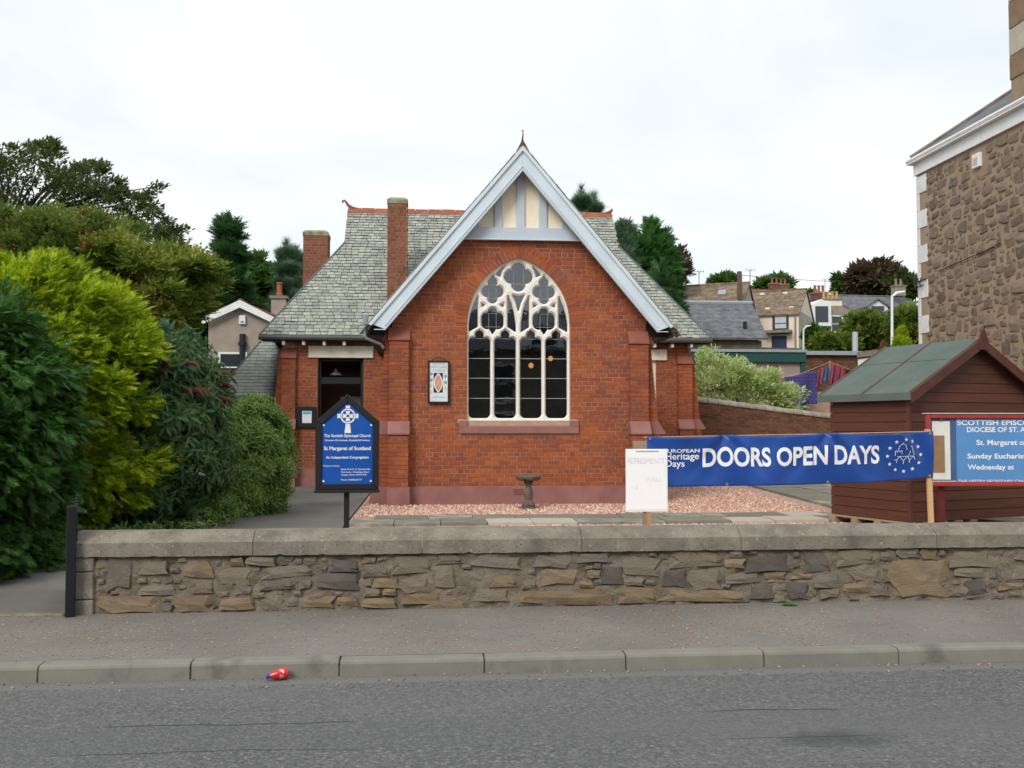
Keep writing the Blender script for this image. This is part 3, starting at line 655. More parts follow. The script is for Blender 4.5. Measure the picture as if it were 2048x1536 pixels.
# painted plinth and buttresses
MB().box(XL + .02, XR - .02, YF - .035, YF + .0, .15, PLZ).build('plinth', mPaintStone, church, bevel=.006)
def buttress(x0, x1, yf, z_top, z_mid, side, dm=.24, du=.12, wing=False, basez=GZ):
    """front buttress with two weathered offsets, plus its splayed side twin"""
    bt = empty_part('buttress', church)
    ym, yu = yf - dm, yf - du
    # weathered caps
    capt = z_top; capb = z_top - .20
    MB().pryz([(yf, capt), (yf - .01, capt), (yu - .03, capb), (yu - .03, capb - .03), (yf, capb - .03)], x0 - .012, x1 + .012).build('buttress_cap', mCapRed, bt, bevel=.005)
    MB().pryz([(yf, z_mid), (yu + .0, z_mid), (ym - .03, z_mid - .20), (ym - .03, z_mid - .23), (yf, z_mid - .23)], x0 - .012, x1 + .012).build('buttress_cap', mPaintStone, bt, bevel=.005)
    MB().box(x0 - .02, x1 + .02, ym - .03, yf, basez - .1, PLZ + (.25 if wing else 0)).build('buttress_base', mPaintStone, bt, bevel=.006)
    core = MB().box(x0 + .01, x1 - .01, yu + .012, yf, z_mid - .1, z_top - .2).box(x0 + .01, x1 - .01, ym + .012, yf, basez, z_mid - .2)
    pl = PLZ + (.25 if wing else 0)
    brick_rows(z_mid, z_top - .23, lambda z: [(x0, x1)], put_front(yu, du / 2), bl=.225)
    brick_rows(pl, z_mid - .23, lambda z: [(x0, x1)], put_front(ym, dm / 2), bl=.225)
    # side twin: battered, leaning out sideways
    s = side; xo = x0 if s < 0 else x1; yb0, yb1 = yf + .03, yf + .36
    t0, t1, m0, m1 = .07, .19, .22, .36
    MB().prxz([(xo, z_top), (xo + s * .015, z_top), (xo + s * (t0 + .05), z_top - .2), (xo + s * (t0 + .05), z_top - .23), (xo, z_top - .23)], yb0 - .012, yb1).build('buttress_cap', mCapRed, bt, bevel=.004)
    MB().prxz([(xo, z_mid), (xo + s * t1, z_mid), (xo + s * (m0 + .1), z_mid - .2), (xo + s * (m0 + .1), z_mid - .23), (xo, z_mid - .23)], yb0 - .012, yb1).build('buttress_cap', mPaintStone, bt, bevel=.004)
    MB().prxz([(xo, pl), (xo + s * (m0 + .05), pl), (xo + s * (m1 + .0), basez - .1), (xo, basez - .1)], yb0 - .02, yb1).build('buttress_base', mPaintStone, bt, bevel=.004)
    core.prxz([(xo, z_top - .2), (xo + s * (t0 - .012), z_top - .2), (xo + s * (t1 - .012), z_mid - .02), (xo, z_mid - .02)], yb0 + .012, yb1 - .012)
    core.prxz([(xo, z_mid - .2), (xo + s * (m0 - .012), z_mid - .2), (xo + s * (m0 + .03), pl - .02), (xo, pl - .02)], yb0 + .012, yb1 - .012)
    core.build('buttress_core', mMortar, bt)
    def rows(za, zb, wa, wb):
        n = round((zb - za) / CR); h = (zb - za) / n
        for i in range(n):
            z = za + (i + .5) * h; w = wa + (wb - wa) * (i + .5) / n
            for (p, q) in ((0, w),) if w < .2 else ((0, w * (.5 if i % 2 else .62)), (w * (.5 if i % 2 else .62), w)):
                a, b = xo + s * p, xo + s * q; bricks.add(((a + b) / 2, (yb0 + yb1) / 2, z), (abs(b - a) / 2 - .003, 0, 0), (0, (yb1 - yb0) / 2 + RN.uniform(-.002, .002), 0), (0, 0, h / 2 - .0042))
    rows(z_mid, z_top - .23, t1, t0); rows(pl, z_mid - .23, m0 + .04, m0)
bx = at(777, 800, YF - .1); ZT = at(800, 654, YF - .1).z; ZM = at(800, 842, YF - .15).z
buttress(at(777, 800, YF - .15).x, at(818, 800, YF - .15).x, YF, ZT, ZM, -1)
buttress(at(1261, 800, YF - .15).x, at(1299, 800, YF - .15).x, YF, ZT - .03, ZM, 1)
wz = at(575, 700, YW - .1).z; wm = at(575, 838, YW - .1).z
buttress(at(562, 800, YW - .1).x, at(591, 800, YW - .1).x, YW, wz + .05, wm, -1, .2, .1, True)
buttress(at(1357, 800, YW - .1).x, at(1386, 800, YW - .1).x, YW, wz - .03, wm, 1, .2, .1, True)
MB().box(WXL + .3, dL - .01, YW - .03, YW - .005, GZ - .1, .62).build('plinth', mPaintStone, church); MB().box(dR + .01, XL - .3, YW - .03, YW - .005, GZ - .1, .62).build('plinth', mPaintStone, church); MB().box(rD1 + .01, WXR - .3, YW - .03, YW - .005, GZ - .1, .62).build('plinth', mPaintStone, church)
q0, q1 = at(1266, 905, YF - .26), at(1296, 882, YF - .26); MB().box(q0.x, q1.x, YF - .258, YF - .2, q0.z, q1.z).build('date_stone', M('buff_stone', [(.30, .225, .165), (.38, .29, .215)], nscale=6, rough=.9, bump=.2), church, bevel=.006)
# voussoirs of the pointed arch
vo = empty_part('window_arch', church)
amax = math.acos(WOFF / WR)
for s in (-1, 1):
    n = 23
    for i in range(n):
        a0 = amax * i / n; a1 = amax * (i + 1) / n; am = (a0 + a1) / 2; c = Vector((XW - s * WOFF, 0, ZS)); 
        r0, r1 = WR + .002, WR + .215
        def pt(r, a): return (c.x + s * r * math.cos(a), c.z + r * math.sin(a))
        g = .0055 / WR
        poly = [pt(r0, a0 + g), pt(r1, a0 + g), pt(r1, a1 - g), pt(r0, a1 - g)]
        if i == n - 1:
            poly[2] = (XW + s * .004, min(poly[2][1] + .03, ZS + 1.36)); poly[3] = (XW + s * .004, poly[3][1] + .0)
        j = RN.uniform(-.003, .002)
        MB().prxz(poly, YF - .012 + j, YF + .12).build('arch_brick', mBrick, vo)
B = MB()
for s in (-1, 1):
    pts = [(XW - s * WOFF + s * (WR + .004) * math.cos(amax * i / 20), ZS + (WR + .004) * math.sin(amax * i / 20)) for i in range(21)] ; pts2 = [(XW - s * WOFF + s * (WR + .22) * math.cos(amax * i / 20), ZS + (WR + .22) * math.sin(amax * i / 20)) for i in range(21)]
    for i in range(20): B.add([(pts[i][0], YF - .004, pts[i][1]), (pts2[i][0], YF - .004, pts2[i][1]), (pts2[i + 1][0], YF - .004, pts2[i + 1][1]), (pts[i + 1][0], YF - .004, pts[i + 1][1])], [(0, 1, 2, 3)])
B.build('arch_mortar', mMortar, vo)
# ---------------------------------------------------------------- traceried window
win = empty_part('gable_window', church)
MB().box(sx0, sx1, YF - .05, YF + .02, 1.435, ZB - .10).pryz([(YF - .05, ZB - .10), (YF + .25, ZB - .02), (YF + .25, ZB - .10)], XW - WA, XW + WA).box(sx0, XW - WA, YF - .048, YF + .02, ZB - .10, ZB).box(XW + WA, sx1, YF - .048, YF + .02, ZB - .10, ZB).build('sill', mPaintStone, win, bevel=.006)
K = 2.226e-3
def zx(x): return (x - 603) * K
def zz(y): return (1385 - y) * K
GX, GZz = np.meshgrid(np.arange(-.92, .9201, .0115), np.arange(-.03, 2.86, .0115))
def sd_circ(x, y, r): return np.hypot(GX - zx(x), GZz - zz(y)) - r * K
def sd_rr(x0, x1, y0, y1, r):
    cx_, cy_ = (zx(x0) + zx(x1)) / 2, (zz(y0) + zz(y1)) / 2; hx, hy = abs(x1 - x0) / 2 * K - r * K, abs(y1 - y0) / 2 * K - r * K
    qx, qy = np.abs(GX - cx_) - hx, np.abs(GZz - cy_) - hy
    return np.hypot(np.maximum(qx, 0), np.maximum(qy, 0)) + np.minimum(np.maximum(qx, qy), 0) - r * K
def sd_poly(pts):
    P_ = [(zx(a), zz(b)) for a, b in pts]; d = np.full(GX.shape, 1e9); s = np.ones(GX.shape); n = len(P_)
    for i in range(n):
        ax, ay = P_[i]; bx_, by = P_[i - 1]; ex, ey = bx_ - ax, by - ay; wx, wy_ = GX - ax, GZz - ay
        tt = np.clip((wx * ex + wy_ * ey) / (ex * ex + ey * ey), 0, 1); d = np.minimum(d, (wx - ex * tt) ** 2 + (wy_ - ey * tt) ** 2)
        c1 = GZz >= ay; c2 = GZz < by; c3 = ex * wy_ > ey * wx
        s = np.where((c1 & c2 & c3) | (~c1 & ~c2 & ~c3), -s, s)
    return s * np.sqrt(d)
ops = []
for x0, x1 in ((221, 382), (421, 581), (621, 780), (819, 979)):
    xm = (x0 + x1) / 2
    ops += [sd_rr(x0, x1, 746, 1362, 34), sd_circ(xm, 724, 30), sd_poly([(xm - 16, 704), (xm + 16, 704), (xm, 686)]), sd_poly([(xm - 26, 735), (xm + 26, 735), (xm + 20, 760), (xm - 20, 760)])]
for a, b in ((549, 270), (659, 270), (604, 216), (604, 330)): ops.append(sd_circ(a, b, 51))
ops.append(sd_circ(604, 272, 45))
for xm in (403, 803):
    ops += [sd_circ(xm - 41, 387, 41), sd_circ(xm + 41, 387, 41), sd_circ(xm, 318, 34), sd_circ(xm, 440, 36), sd_circ(xm, 385, 38), sd_poly([(xm - 24, 300), (xm + 24, 300), (xm, 262)])]
    ops += [sd_rr(xm - 82, xm + 82, 552, 676, 40), sd_circ(xm, 548, 33), sd_poly([(xm - 32, 664), (xm + 32, 664), (xm, 714)])]
    ops += [sd_poly([(xm - 82, 480), (xm - 82, 505), (xm - 60, 492)]), sd_poly([(xm + 82, 480), (xm + 82, 505), (xm + 60, 492)])]
def mir(p): return [(1206 - a, b) for a, b in p]
sl1 = [(285, 432), (285, 660), (223, 694), (222, 640), (232, 570), (254, 496)]; sl2 = [(523, 428), (523, 660), (582, 697), (580, 640), (566, 550), (548, 480)]
tp = [(428, 252), (452, 226), (487, 196), (468, 232), (462, 268)]
ops += [sd_poly(sl1), sd_poly(mir(sl1)), sd_poly(sl2), sd_poly(mir(sl2)), sd_poly(tp), sd_poly(mir(tp)), sd_poly([(560, 415), (603, 424), (646, 415), (622, 470), (603, 536), (586, 470)])]
D = ops[0]
for q in ops[1:]: D = np.minimum(D, q)
arch = np.where(GZz > 1.66, np.hypot(np.abs(GX) + WOFF, GZz - 1.66) - WR, np.maximum(np.abs(GX) - WA, -GZz))
D = D - .0095
F = np.minimum(D, .012 - arch)
FT = YF + .05
def trac_y(d, a):
    t = np.clip(d / .032, 0, 1); ring = np.clip((-a) / .05, 0, 1)
    return FT + .06 * (1 - t) ** 1.3 + .006 * (np.sin(np.clip(d, 0, .06) * 110) < -.2)
vid = {}; V_ = []; Fc = []; side = []
nzr, nxr = F.shape
def vat(i, j, i2, j2):
    key = (i, j, i2, j2) if (i, j) < (i2, j2) else (i2, j2, i, j)
    if key in vid: return vid[key]
    if (i, j) == (i2, j2): t = 0.0
    else: t = F[i, j] / (F[i, j] - F[i2, j2])
    x = GX[i, j] + (GX[i2, j2] - GX[i, j]) * t; z = GZz[i, j] + (GZz[i2, j2] - GZz[i, j]) * t
    d = D[i, j] + (D[i2, j2] - D[i, j]) * t; a = arch[i, j] + (arch[i2, j2] - arch[i, j]) * t
    V_.append((XW + x, float(trac_y(d, a)), ZB + z)); vid[key] = len(V_) - 1; return vid[key]
for i in range(nzr - 1):
    for j in range(nxr - 1):
        cs = [(i, j), (i, j + 1), (i + 1, j + 1), (i + 1, j)]; ins = [F[c] > 0 for c in cs]
        if not any(ins): continue
        poly = []; cut = []
        for k in range(4):
            a, b = cs[k], cs[(k + 1) % 4]
            if ins[k]: poly.append(vat(*a, *a))
            if ins[k] != ins[(k + 1) % 4]:
                q = vat(*a, *b); poly.append(q); cut.append(q)
        if len(poly) > 2: Fc.append(tuple(poly))
        if len(cut) == 2: side.append((cut[0], cut[1]))
bk = {}
def back(i):
    if i not in bk: x, y_, z = V_[i]; V_.append((x, FT + .13, z)); bk[i] = len(V_) - 1
    return bk[i]
for a, b in side: Fc.append((a, b, back(b), back(a)))
T = MB(); T.v = V_; T.f = Fc; T.m = [0] * len(Fc)
T.build('tracery', mTracery, win)
gy = FT + .10
def glass(x0, x1, y0, y1): MB().box(XW + zx(x0), XW + zx(x1), gy, gy + .006, ZB + zz(y1), ZB + zz(y0)).build('pane', mGlass, win)
bars = [1370, 1213, 1058, 905, 752]
for x0, x1 in ((208, 401), (402.5, 600), (602, 799), (801, 998)):
    for k in range(4):
        glass(x0, x1, bars[k + 1] + .8, bars[k] - .8)
        if k: MB().box(XW + zx(x0 + 4), XW + zx(x1 - 4), gy - .012, gy + .010, ZB + zz(bars[k]) - .005, ZB + zz(bars[k]) + .005).build('glazing_bar', mLead, win)
    glass(x0, x1, 702, 750.5)
    MB().box(XW + zx(x0 + 30), XW + zx(x1 - 30), gy - .012, gy + .010, ZB + zz(752) - .003, ZB + zz(752) + .003).build('glazing_bar', mLead, win)
glass(206, 305, 420, 700); glass(306, 500, 500, 700); glass(501, 602, 412, 700); glass(603, 704, 412, 700); glass(705, 899, 500, 700); glass(900, 1000, 420, 700)
glass(306, 500, 258, 498); glass(705, 899, 258, 498); glass(502, 703, 150, 410); glass(424, 500.5, 190, 256); glass(704.5, 782, 190, 256)
for xm, yy in ((403, 605), (803, 605), (403, 385), (803, 385)):
    for dx_ in (-29, 29): MB().box(XW + zx(xm + dx_) - .0025, XW + zx(xm + dx_) + .0025, gy - .010, gy + .009, ZB + zz(yy + 85), ZB + zz(yy - 80)).build('glazing_bar', mLead, win)
    for dy in (-48, 55): MB().box(XW + zx(xm - 60), XW + zx(xm + 60), gy - .011, gy + .0085, ZB + zz(yy + dy) - .0025, ZB + zz(yy + dy) + .0025).build('glazing_bar', mLead, win)
MB().box(XW + zx(565) - .0025, XW + zx(565) + .0025, gy - .01, gy + .009, ZB + zz(370), ZB + zz(175)).build('glazing_bar', mLead, win)
MB().box(XW + zx(645) - .0025, XW + zx(645) + .0025, gy - .01, gy + .009, ZB + zz(370), ZB + zz(175)).build('glazing_bar', mLead, win)
MB().box(XW + zx(500), XW + zx(708), gy - .011, gy + .0085, ZB + zz(324) - .003, ZB + zz(324) + .003).build('glazing_bar', mLead, win)
# ---------------------------------------------------------------- hall roof, barge boards, timbered gable
YB = 16.68
def gline(x, dz=0): return AZ + dz - abs(x - CX) * SL
B = MB()
for s in (-1, 1):
    xe_ = CX + s * (HW + .06); poly = [(CX, AZ - .02), (xe_, AZ - .02 - (HW + .06) * SL), (xe_, AZ - .12 - (HW + .06) * SL), (CX, AZ - .12)]
    B.prxz(poly, YB + .06, 24.3)
hroof = B.build('hall_roof', mSlateD, church)
vs = Pieces('slate', mSlate, hroof, 300, 'slates')
nrm_len = math.hypot(1, SL)
for s in (-1, 1):
    d = Vector((s / nrm_len, 0, -SL / nrm_len)); nn = Vector((s * SL / nrm_len, 0, 1 / nrm_len)); L = math.hypot(HW + .08, (HW + .08) * SL); k = 0; q = 0.06
    while q < L:
        e_ = .165; w = RN.uniform(.17, .23)
        for r_ in range(2):
            c = Vector((CX, YB - .03 + w / 2 + r_ * .2 + RN.uniform(-.012, .012), AZ - .005)) + d * (q + e_ / 2) + nn * (.004 + RN.uniform(0, .006))
            vs.add(c, d * (e_ / 2 + .02) + nn * -.006, (0, w / 2 - .002, 0), nn * .006, 0, .5 if r_ else 1)
        q += e_
vs.finish()
for s in (-1, 1):
    def P2(q, w): # along slope distance q from apex, w = perpendicular distance below top edge
        d = Vector((s / nrm_len, -SL / nrm_len)); n2 = Vector((-s * SL / nrm_len, -1 / nrm_len)); v = Vector((CX, AZ - .035)) + d * q + n2 * w; return (v.x, v.y)
    Lb = HW * nrm_len - .02
    def board(w0, w1, y0, y1, nm, par, L=Lb, cut=.16, mat=mBarge, bev=.006):
        # mitre at apex: intersect with x = CX
        a = (CX, AZ - .035 - w0 * nrm_len); b = (CX, AZ - .035 - w1 * nrm_len)
        return MB().prxz([a, P2(L, w0), P2(L + (w1 - w0) * -.2 - cut * w1, w1), b], y0, y1).build(nm, mat, par, bevel=bev)
    bb = board(0, .235, YB, YB + .05, 'barge_board', church)
    board(-.012, .045, YB - .035, YB - .001, 'barge_moulding', bb, Lb + .03, .1); board(.195, .215, YB - .012, YB - .001, 'barge_bead', bb, Lb - .12, .1)
    board(.236, .262, YB - .01, YB + .045, 'barge_fillet', bb, Lb - .05, .1, mStud)
    # boxed end of the eave
    ex = CX + s * (HW - .16); ez = gline(ex) - .36
    MB().box(min(ex - s * .10, ex + s * .08), max(ex - s * .10, ex + s * .08), YB - .016, YB - .002, ez + .045, ez + .06).build('barge_end_moulding', mStud, bb)
    # verge soffit
    MB().prism([(CX + s * .02, YB + .05, AZ - .16), (CX + s * HW, YB + .05, AZ - .14 - HW * SL - .02), (CX + s * HW, YB + .05, AZ - .17 - HW * SL), (CX + s * .02, YB + .05, AZ - .19)], [(CX + s * .02, YF + .1, AZ - .16), (CX + s * HW, YF + .1, AZ - .14 - HW * SL - .02), (CX + s * HW, YF + .1, AZ - .17 - HW * SL), (CX + s * .02, YF + .1, AZ - .19)]).build('soffit', mDarkWood, church)
    MB().prism([(XL if s < 0 else XR, YF + .02, 3.75), (CX + s * HW, YF + .02, 3.14), (CX + s * HW, YF + .02, 3.10), (XL if s < 0 else XR, YF + .02, 3.10)], [(XL if s < 0 else XR, YW - .05, 3.75), (CX + s * HW, YW - .05, 3.14), (CX + s * HW, YW - .05, 3.10), (XL if s < 0 else XR, YW - .05, 3.10)]).build('eaves_box', mDarkWood, church)
# gable panel, collar, studs
rh = roof_half(TIE, .2); MB().prxz([(CX - rh, TIE), (CX + rh, TIE), (CX, AZ - .2)], YF - .045, YF - .006).build('roughcast_panel', mCream, church)
c0 = TIE + .195; MB().prxz([(CX - roof_half(TIE, .25), TIE), (CX + roof_half(TIE, .25), TIE), (CX + roof_half(c0, .25), c0), (CX - roof_half(c0, .25), c0)], YF - .10, YF - .046).build('collar_beam', mStud, church, bevel=.006)
MB().box(CX - roof_half(TIE, .3), CX + roof_half(TIE, .3), YF - .12, YF - .03, TIE - .022, TIE - .001).build('collar_moulding', mBarge, church)
for p0, p1 in ((1033, 1049.5), (989, 1005), (1078, 1094), (942, 958), (1124, 1140)):
    a, b = at(p0, 420, YF - .08).x, at(p1, 420, YF - .08).x; MB().prxz([(a, c0 + .001), (b, c0 + .001), (b, gline(b, -.25)), (a, gline(a, -.25))], YF - .085, YF - .046).build('stud', mStud, church, bevel=.004)
# apex finial
fb = Vector((CX, YB + .05, AZ))
MB().prxz([(CX - .11, AZ - .10), (CX - .035, AZ + .04), (CX + .035, AZ + .04), (CX + .11, AZ - .10)], YB - .01, YB + .25).tube([fb + Vector((0, 0, .03)), fb + Vector((0, 0, .12)), fb + Vector((.01, 0, .22)), fb + Vector((.005, -.01, .27)), fb + Vector((-.02, -.02, .25))], [.035, .015, .009, .011, .007], 8).build('finial', M('rusty_finial', [(.11, .055, .04), (.17, .08, .05)], nscale=9, rough=.9, bump=.2), church)
# ---------------------------------------------------------------- cross wing roof
EY, EZ, RY, RZ = 21.7, 3.5, 24.8, 6.9; EXL, EXR = -3.51, 6.33; RXL, RXR = -1.90, 4.70; GBZ = 5.90
ty = (RY - EY) / (RZ - EZ)
fy = EY + (GBZ - EZ) * ty; by_ = 2 * RY - fy; EYb = 2 * RY - EY
B = MB()
v = [(EXL, EY, EZ), (EXR, EY, EZ), (EXR, EYb, EZ), (EXL, EYb, EZ), (RXL, fy, GBZ), (RXR, fy, GBZ), (RXR, by_, GBZ), (RXL, by_, GBZ), (RXL, RY, RZ), (RXR, RY, RZ)]
B.add(v, [(0, 1, 5, 9, 8, 4), (2, 3, 7, 8, 9, 6), (0, 4, 7, 3), (1, 2, 6, 5), (4, 8, 7), (5, 6, 9), (3, 2, 1, 0)])
wroof = B.build('wing_roof', [mSlateD], church)
sl = Pieces('slate', mSlate, wroof, 300, 'slates')
up = Vector((0, RY - EY, RZ - EZ)); Ls = up.length; up.normalize(); nn = Vector((0, -up.z, up.y)); e_ = .108
nrow = int(Ls / e_)
for i in range(nrow + 1):
    s0 = i * Ls / (nrow + 1); hgt = Ls / (nrow + 1); zc = EZ + up.z * (s0 + hgt / 2)
    f = (zc - EZ) / (GBZ - EZ); xa = EXL + (RXL - EXL) * f if f < 1 else RXL; xb = EXR + (RXR - EXR) * f if f < 1 else RXR
    x = xa - RN.uniform(0, .2) - .02
    while x < xb + .02:
        w = RN.uniform(.125, .185); a, b = max(x, xa - .02), min(x + w, xb + .02); x += w
        if b - a < .04: continue
        xc = (a + b) / 2
        if abs(xc - CX) < roof_half(zc) - .15: continue
        vis = 1.0 if (xc < .6 or xc > 4) else .4
        c = Vector((xc, EY, EZ)) + up * (s0 + hgt / 2 + RN.uniform(-.006, .006)) + nn * (.012 + RN.uniform(0, .006))
        sl.add(c, Vector(((b - a) / 2 - .005, 0, RN.uniform(-.003, .003))), up * (hgt / 2 - .005) - nn * .006, nn * .006, 0, vis)  # gap between courses bares the dark base, standing in for slate edge shadows
sl.finish()
# hip verges and ridge tiles
for xa, xb in ((EXL, RXL), (EXR, RXR)):
    MB().tube([(xa, EY, EZ + .015), (xb, fy, GBZ + .02)], .028, 6).build('hip_flashing', mSlateD, wroof)
rt = MB().prism([(-.16, -.13, -.12), (-.16, 0, .03), (-.16, .13, -.12), (-.16, .10, -.13), (-.16, 0, 0), (-.16, -.10, -.13)], [(.16, -.13, -.12), (.16, 0, .03), (.16, .13, -.12), (.16, .10, -.13), (.16, 0, 0), (.16, -.10, -.13)]).build('ridge_tile', mTerra, church)
rme = rt.data; bpy.data.objects.remove(rt); nr = 20; Lr = RXR - RXL
for i in range(nr):
    o = bpy.data.objects.new('ridge_tile', rme); COL.objects.link(o); place(o, church); o.location = (RXL + Lr * (i + .5) / nr, RY, RZ + .02 + RN.uniform(-.006, .006)); o.scale = (Lr / nr / .33, 1, 1); o.rotation_euler = (0, RN.uniform(-.012, .012), 0)
p0 = Vector((RXL - .0, RY, RZ + .02))
MB().tube([p0 + Vector(q) for q in ((.25, 0, 0), (.10, 0, .03), (0, 0, .09), (-.05, 0, .17), (-.09, 0, .21), (-.13, 0, .20), (-.14, 0, .165), (-.115, 0, .15))], [.03, .04, .038, .03, .026, .024, .02, .016], 8).build('ridge_finial', mTerra, church)
p0 = Vector((RXR, RY, RZ + .02))
MB().tube([p0 + Vector(q) for q in ((-.22, 0, 0), (-.08, 0, .03), (0, 0, .08), (.02, 0, .13))], [.03, .04, .035, .02], 8).build('ridge_finial', mTerra, church)
# eaves: gutters and rafter feet, down pipe
def gutter(a, b, nm='gutter', r=.055, mat=mGutter):
    MB().tube([a, b], r, 8).build(nm, mat, church)
gutter((EXL - .02, EY - .04, EZ - .05), (at(733, 668, EY).x, EY - .04, EZ - .05)); gutter((at(1303, 672, EY).x, EY - .04, EZ - .05), (EXR + .02, EY - .04, EZ - .05))
MB().box(EXL + .03, XL, EY + .02, YW, EZ - .12, EZ - .06).build('eaves_soffit', mDarkWood, church); MB().box(XR, EXR - .03, EY + .02, YW, EZ - .12, EZ - .06).build('eaves_soffit', mDarkWood, church)
for p in (568, 608, 649, 689, 1308, 1343, 1381):
    x = at(p, 675, EY + .1).x; MB().box(x - .028, x + .028, EY + .0, EY + .3, EZ - .20, EZ - .121).build('rafter_foot', mWhite, church)
gx = CX - HW - .04
MB().tube([(gx, YB + .02, 3.22), (gx, 21.9, 3.22)], .06, 8).build('hall_gutter', mGutter, church)
MB().tube([(CX + HW + .04, YB + .02, 3.22), (CX + HW + .04, 21.9, 3.22)], .06, 8).build('hall_gutter', mGutter, church)
q = [at(727, 628, 16.72), at(728, 645, 16.72), at(729, 672, 16.72), at(733, 677, 16.74), at(762, 689, 16.97), at(767, 696, 17.0), at(766, 720, 17.02), at(757, 840, 17.02)]
MB().tube([at(731, 630, 16.7), at(731, 648, 16.7)], [.055, .04], 8).tube(q[1:6], .026, 8).build('down_pipe', mPipe, church)
# ---------------------------------------------------------------- chimneys
mChBrick = M('weathered_brick', [(.13, .055, .036), (.19, .075, .045), (.25, .095, .052), (.31, .115, .058)], rnd=.6, nscale=2, rough=.95, bump=.4, bscale=80, patches=[((.24, .20, .13), 6, .56, .72, .5)])
def chimney(x0, x1, y0, y1, zb, zt):
    ch = empty_part('chimney', church); ct = zt - .15; cbk = Pieces('brick', mChBrick, ch, 60, 'brickwork')
    MB().box(x0 + .008, x1 - .008, y0 + .008, y1, zb, ct).build('chimney_core', mMortar, ch)
    B = MB(); B.prism([(x0 - .01, y0 - .01, ct), (x1 + .01, y0 - .01, ct), (x1 + .01, y1 + .01, ct), (x0 - .01, y1 + .01, ct)], [(x0 - .01, y0 - .01, ct + .09), (x1 + .01, y0 - .01, ct + .09), (x1 + .01, y1 + .01, ct + .09), (x0 - .01, y1 + .01, ct + .09)])
    B.prism([(x0 - .01, y0 - .01, ct + .09), (x1 + .01, y0 - .01, ct + .09), (x1 + .01, y1 + .01, ct + .09), (x0 - .01, y1 + .01, ct + .09)], [(x0 + .06, y0 + .07, zt), (x1 - .06, y0 + .07, zt), (x1 - .06, y1 - .07, zt), (x0 + .06, y1 - .07, zt)])
    B.build('chimney_cap', M('mossy_cap', [(.17, .16, .09), (.27, .25, .16), (.36, .33, .24)], nscale=7, rough=.95, bump=.6, bscale=30, bdist=.02), ch)
    brick_rows(zb, ct, lambda z: [(x0, x1)], lambda a, b, z, hh: cbk.add(((a + b) / 2, y0 + .03, z), ((b - a) / 2, 0, 0), (0, .03, 0), (0, 0, hh)))
    n = round((ct - zb) / CR); h = (ct - zb) / n
    for i in range(n):
        for s, xx in ((-1, x0), (1, x1)):
            for yy in range(2):
                L = (y1 - y0 - .065) / 2; cbk.add((xx - s * .03, y0 + .062 + L * (yy + .5), zb + (i + .5) * h), (.03, 0, 0), (0, L / 2 - .004, 0), (0, 0, h / 2 - .0042), 0, .2)
    cbk.finish()
a, b = at(775, 393, 22.35), at(815, 393, 22.35); chimney(a.x, b.x, 22.35, 22.85, 3.55, a.z)
a, b = at(606, 459, 26.2), at(656, 459, 26.2); chimney(a.x, b.x, 26.2, 26.85, 3.8, a.z)
# ---------------------------------------------------------------- low side lean-to
LE = Vector((at(428, 793, 22.5).x, 22.5, at(500, 793, 22.5).z)); LR = WXL - .06; LT = at(524, 681, 24.0)
vv = [(LE.x, LE.y, LE.z), (LR, LE.y, LE.z), (LR, LT.y, LT.z), (LT.x, LT.y, LT.z), (LE.x, 26.5, LE.z), (LT.x, 26.0, LT.z), (LR, 26.0, LT.z)]
lr = MB().add(vv, [(0, 1, 2, 3), (0, 3, 5, 4), (3, 2, 6, 5)]).build('lean_to_roof', mSlateD, church)
def stain_mat():
    m = M('stained_slate', [(.22, .235, .22), (.29, .305, .28), (.36, .37, .33)], rnd=.55, nscale=4, rough=.7, bump=.4, bscale=45, bdist=.008); t = m.node_tree; p = t.nodes['Principled BSDF']
    c = p.inputs['Base Color'].links[0].from_socket; g = N(t, 'ShaderNodeNewGeometry'); s_ = N(t, 'ShaderNodeSeparateXYZ'); t.links.new(g.outputs['Position'], s_.inputs[0])
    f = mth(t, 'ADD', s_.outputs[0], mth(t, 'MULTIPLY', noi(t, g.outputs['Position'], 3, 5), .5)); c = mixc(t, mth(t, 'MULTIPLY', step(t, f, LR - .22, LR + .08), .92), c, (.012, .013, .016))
    c = mixc(t, mth(t, 'MULTIPLY', step(t, noi(t, g.outputs['Position'], 14, 5, .6), .66, .72), step(t, s_.outputs[0], LR - .5, LR - .2)), c, (.30, .33, .34))
    t.links.new(c, p.inputs['Base Color']); return m
ls = Pieces('slate', stain_mat(), lr, 300, 'slates'); u2 = Vector((0, LT.y - LE.y, LT.z - LE.z)); L2 = u2.length; u2.normalize(); n2 = Vector((0, -u2.z, u2.y)); nro = int(L2 / .11)
for i in range(nro):
    s0 = i * L2 / nro; h2 = L2 / nro; f = (s0 + h2 / 2) / L2; xa = LE.x + (LT.x - LE.x) * f; x = xa - RN.uniform(0, .2)
    while x < LR:
        w = RN.uniform(.13, .19); a, b = max(x, xa - .02), min(x + w, LR); x += w
        if b - a > .04: ls.add(Vector(((a + b) / 2, LE.y, LE.z)) + u2 * (s0 + h2 / 2) + n2 * (.012 + RN.uniform(0, .005)), Vector(((b - a) / 2 - .003, 0, 0)), u2 * (h2 / 2 - .004) - n2 * .006, n2 * .0055)
ls.finish()
MB().tube([LE + Vector((0, 0, .02)), LT + Vector((0, 0, .02))], .025, 6).build('hip_flashing', mSlateD, church)
gutter((LE.x - .02, LE.y - .04, LE.z - .05), (LR, LE.y - .04, LE.z - .05)); MB().box(LE.x + .25, LR - .005, LE.y + .25, LE.y + .5, GZ - .05, LE.z - .01).build('lean_to_wall', mBrick, church)
bricks.finish()
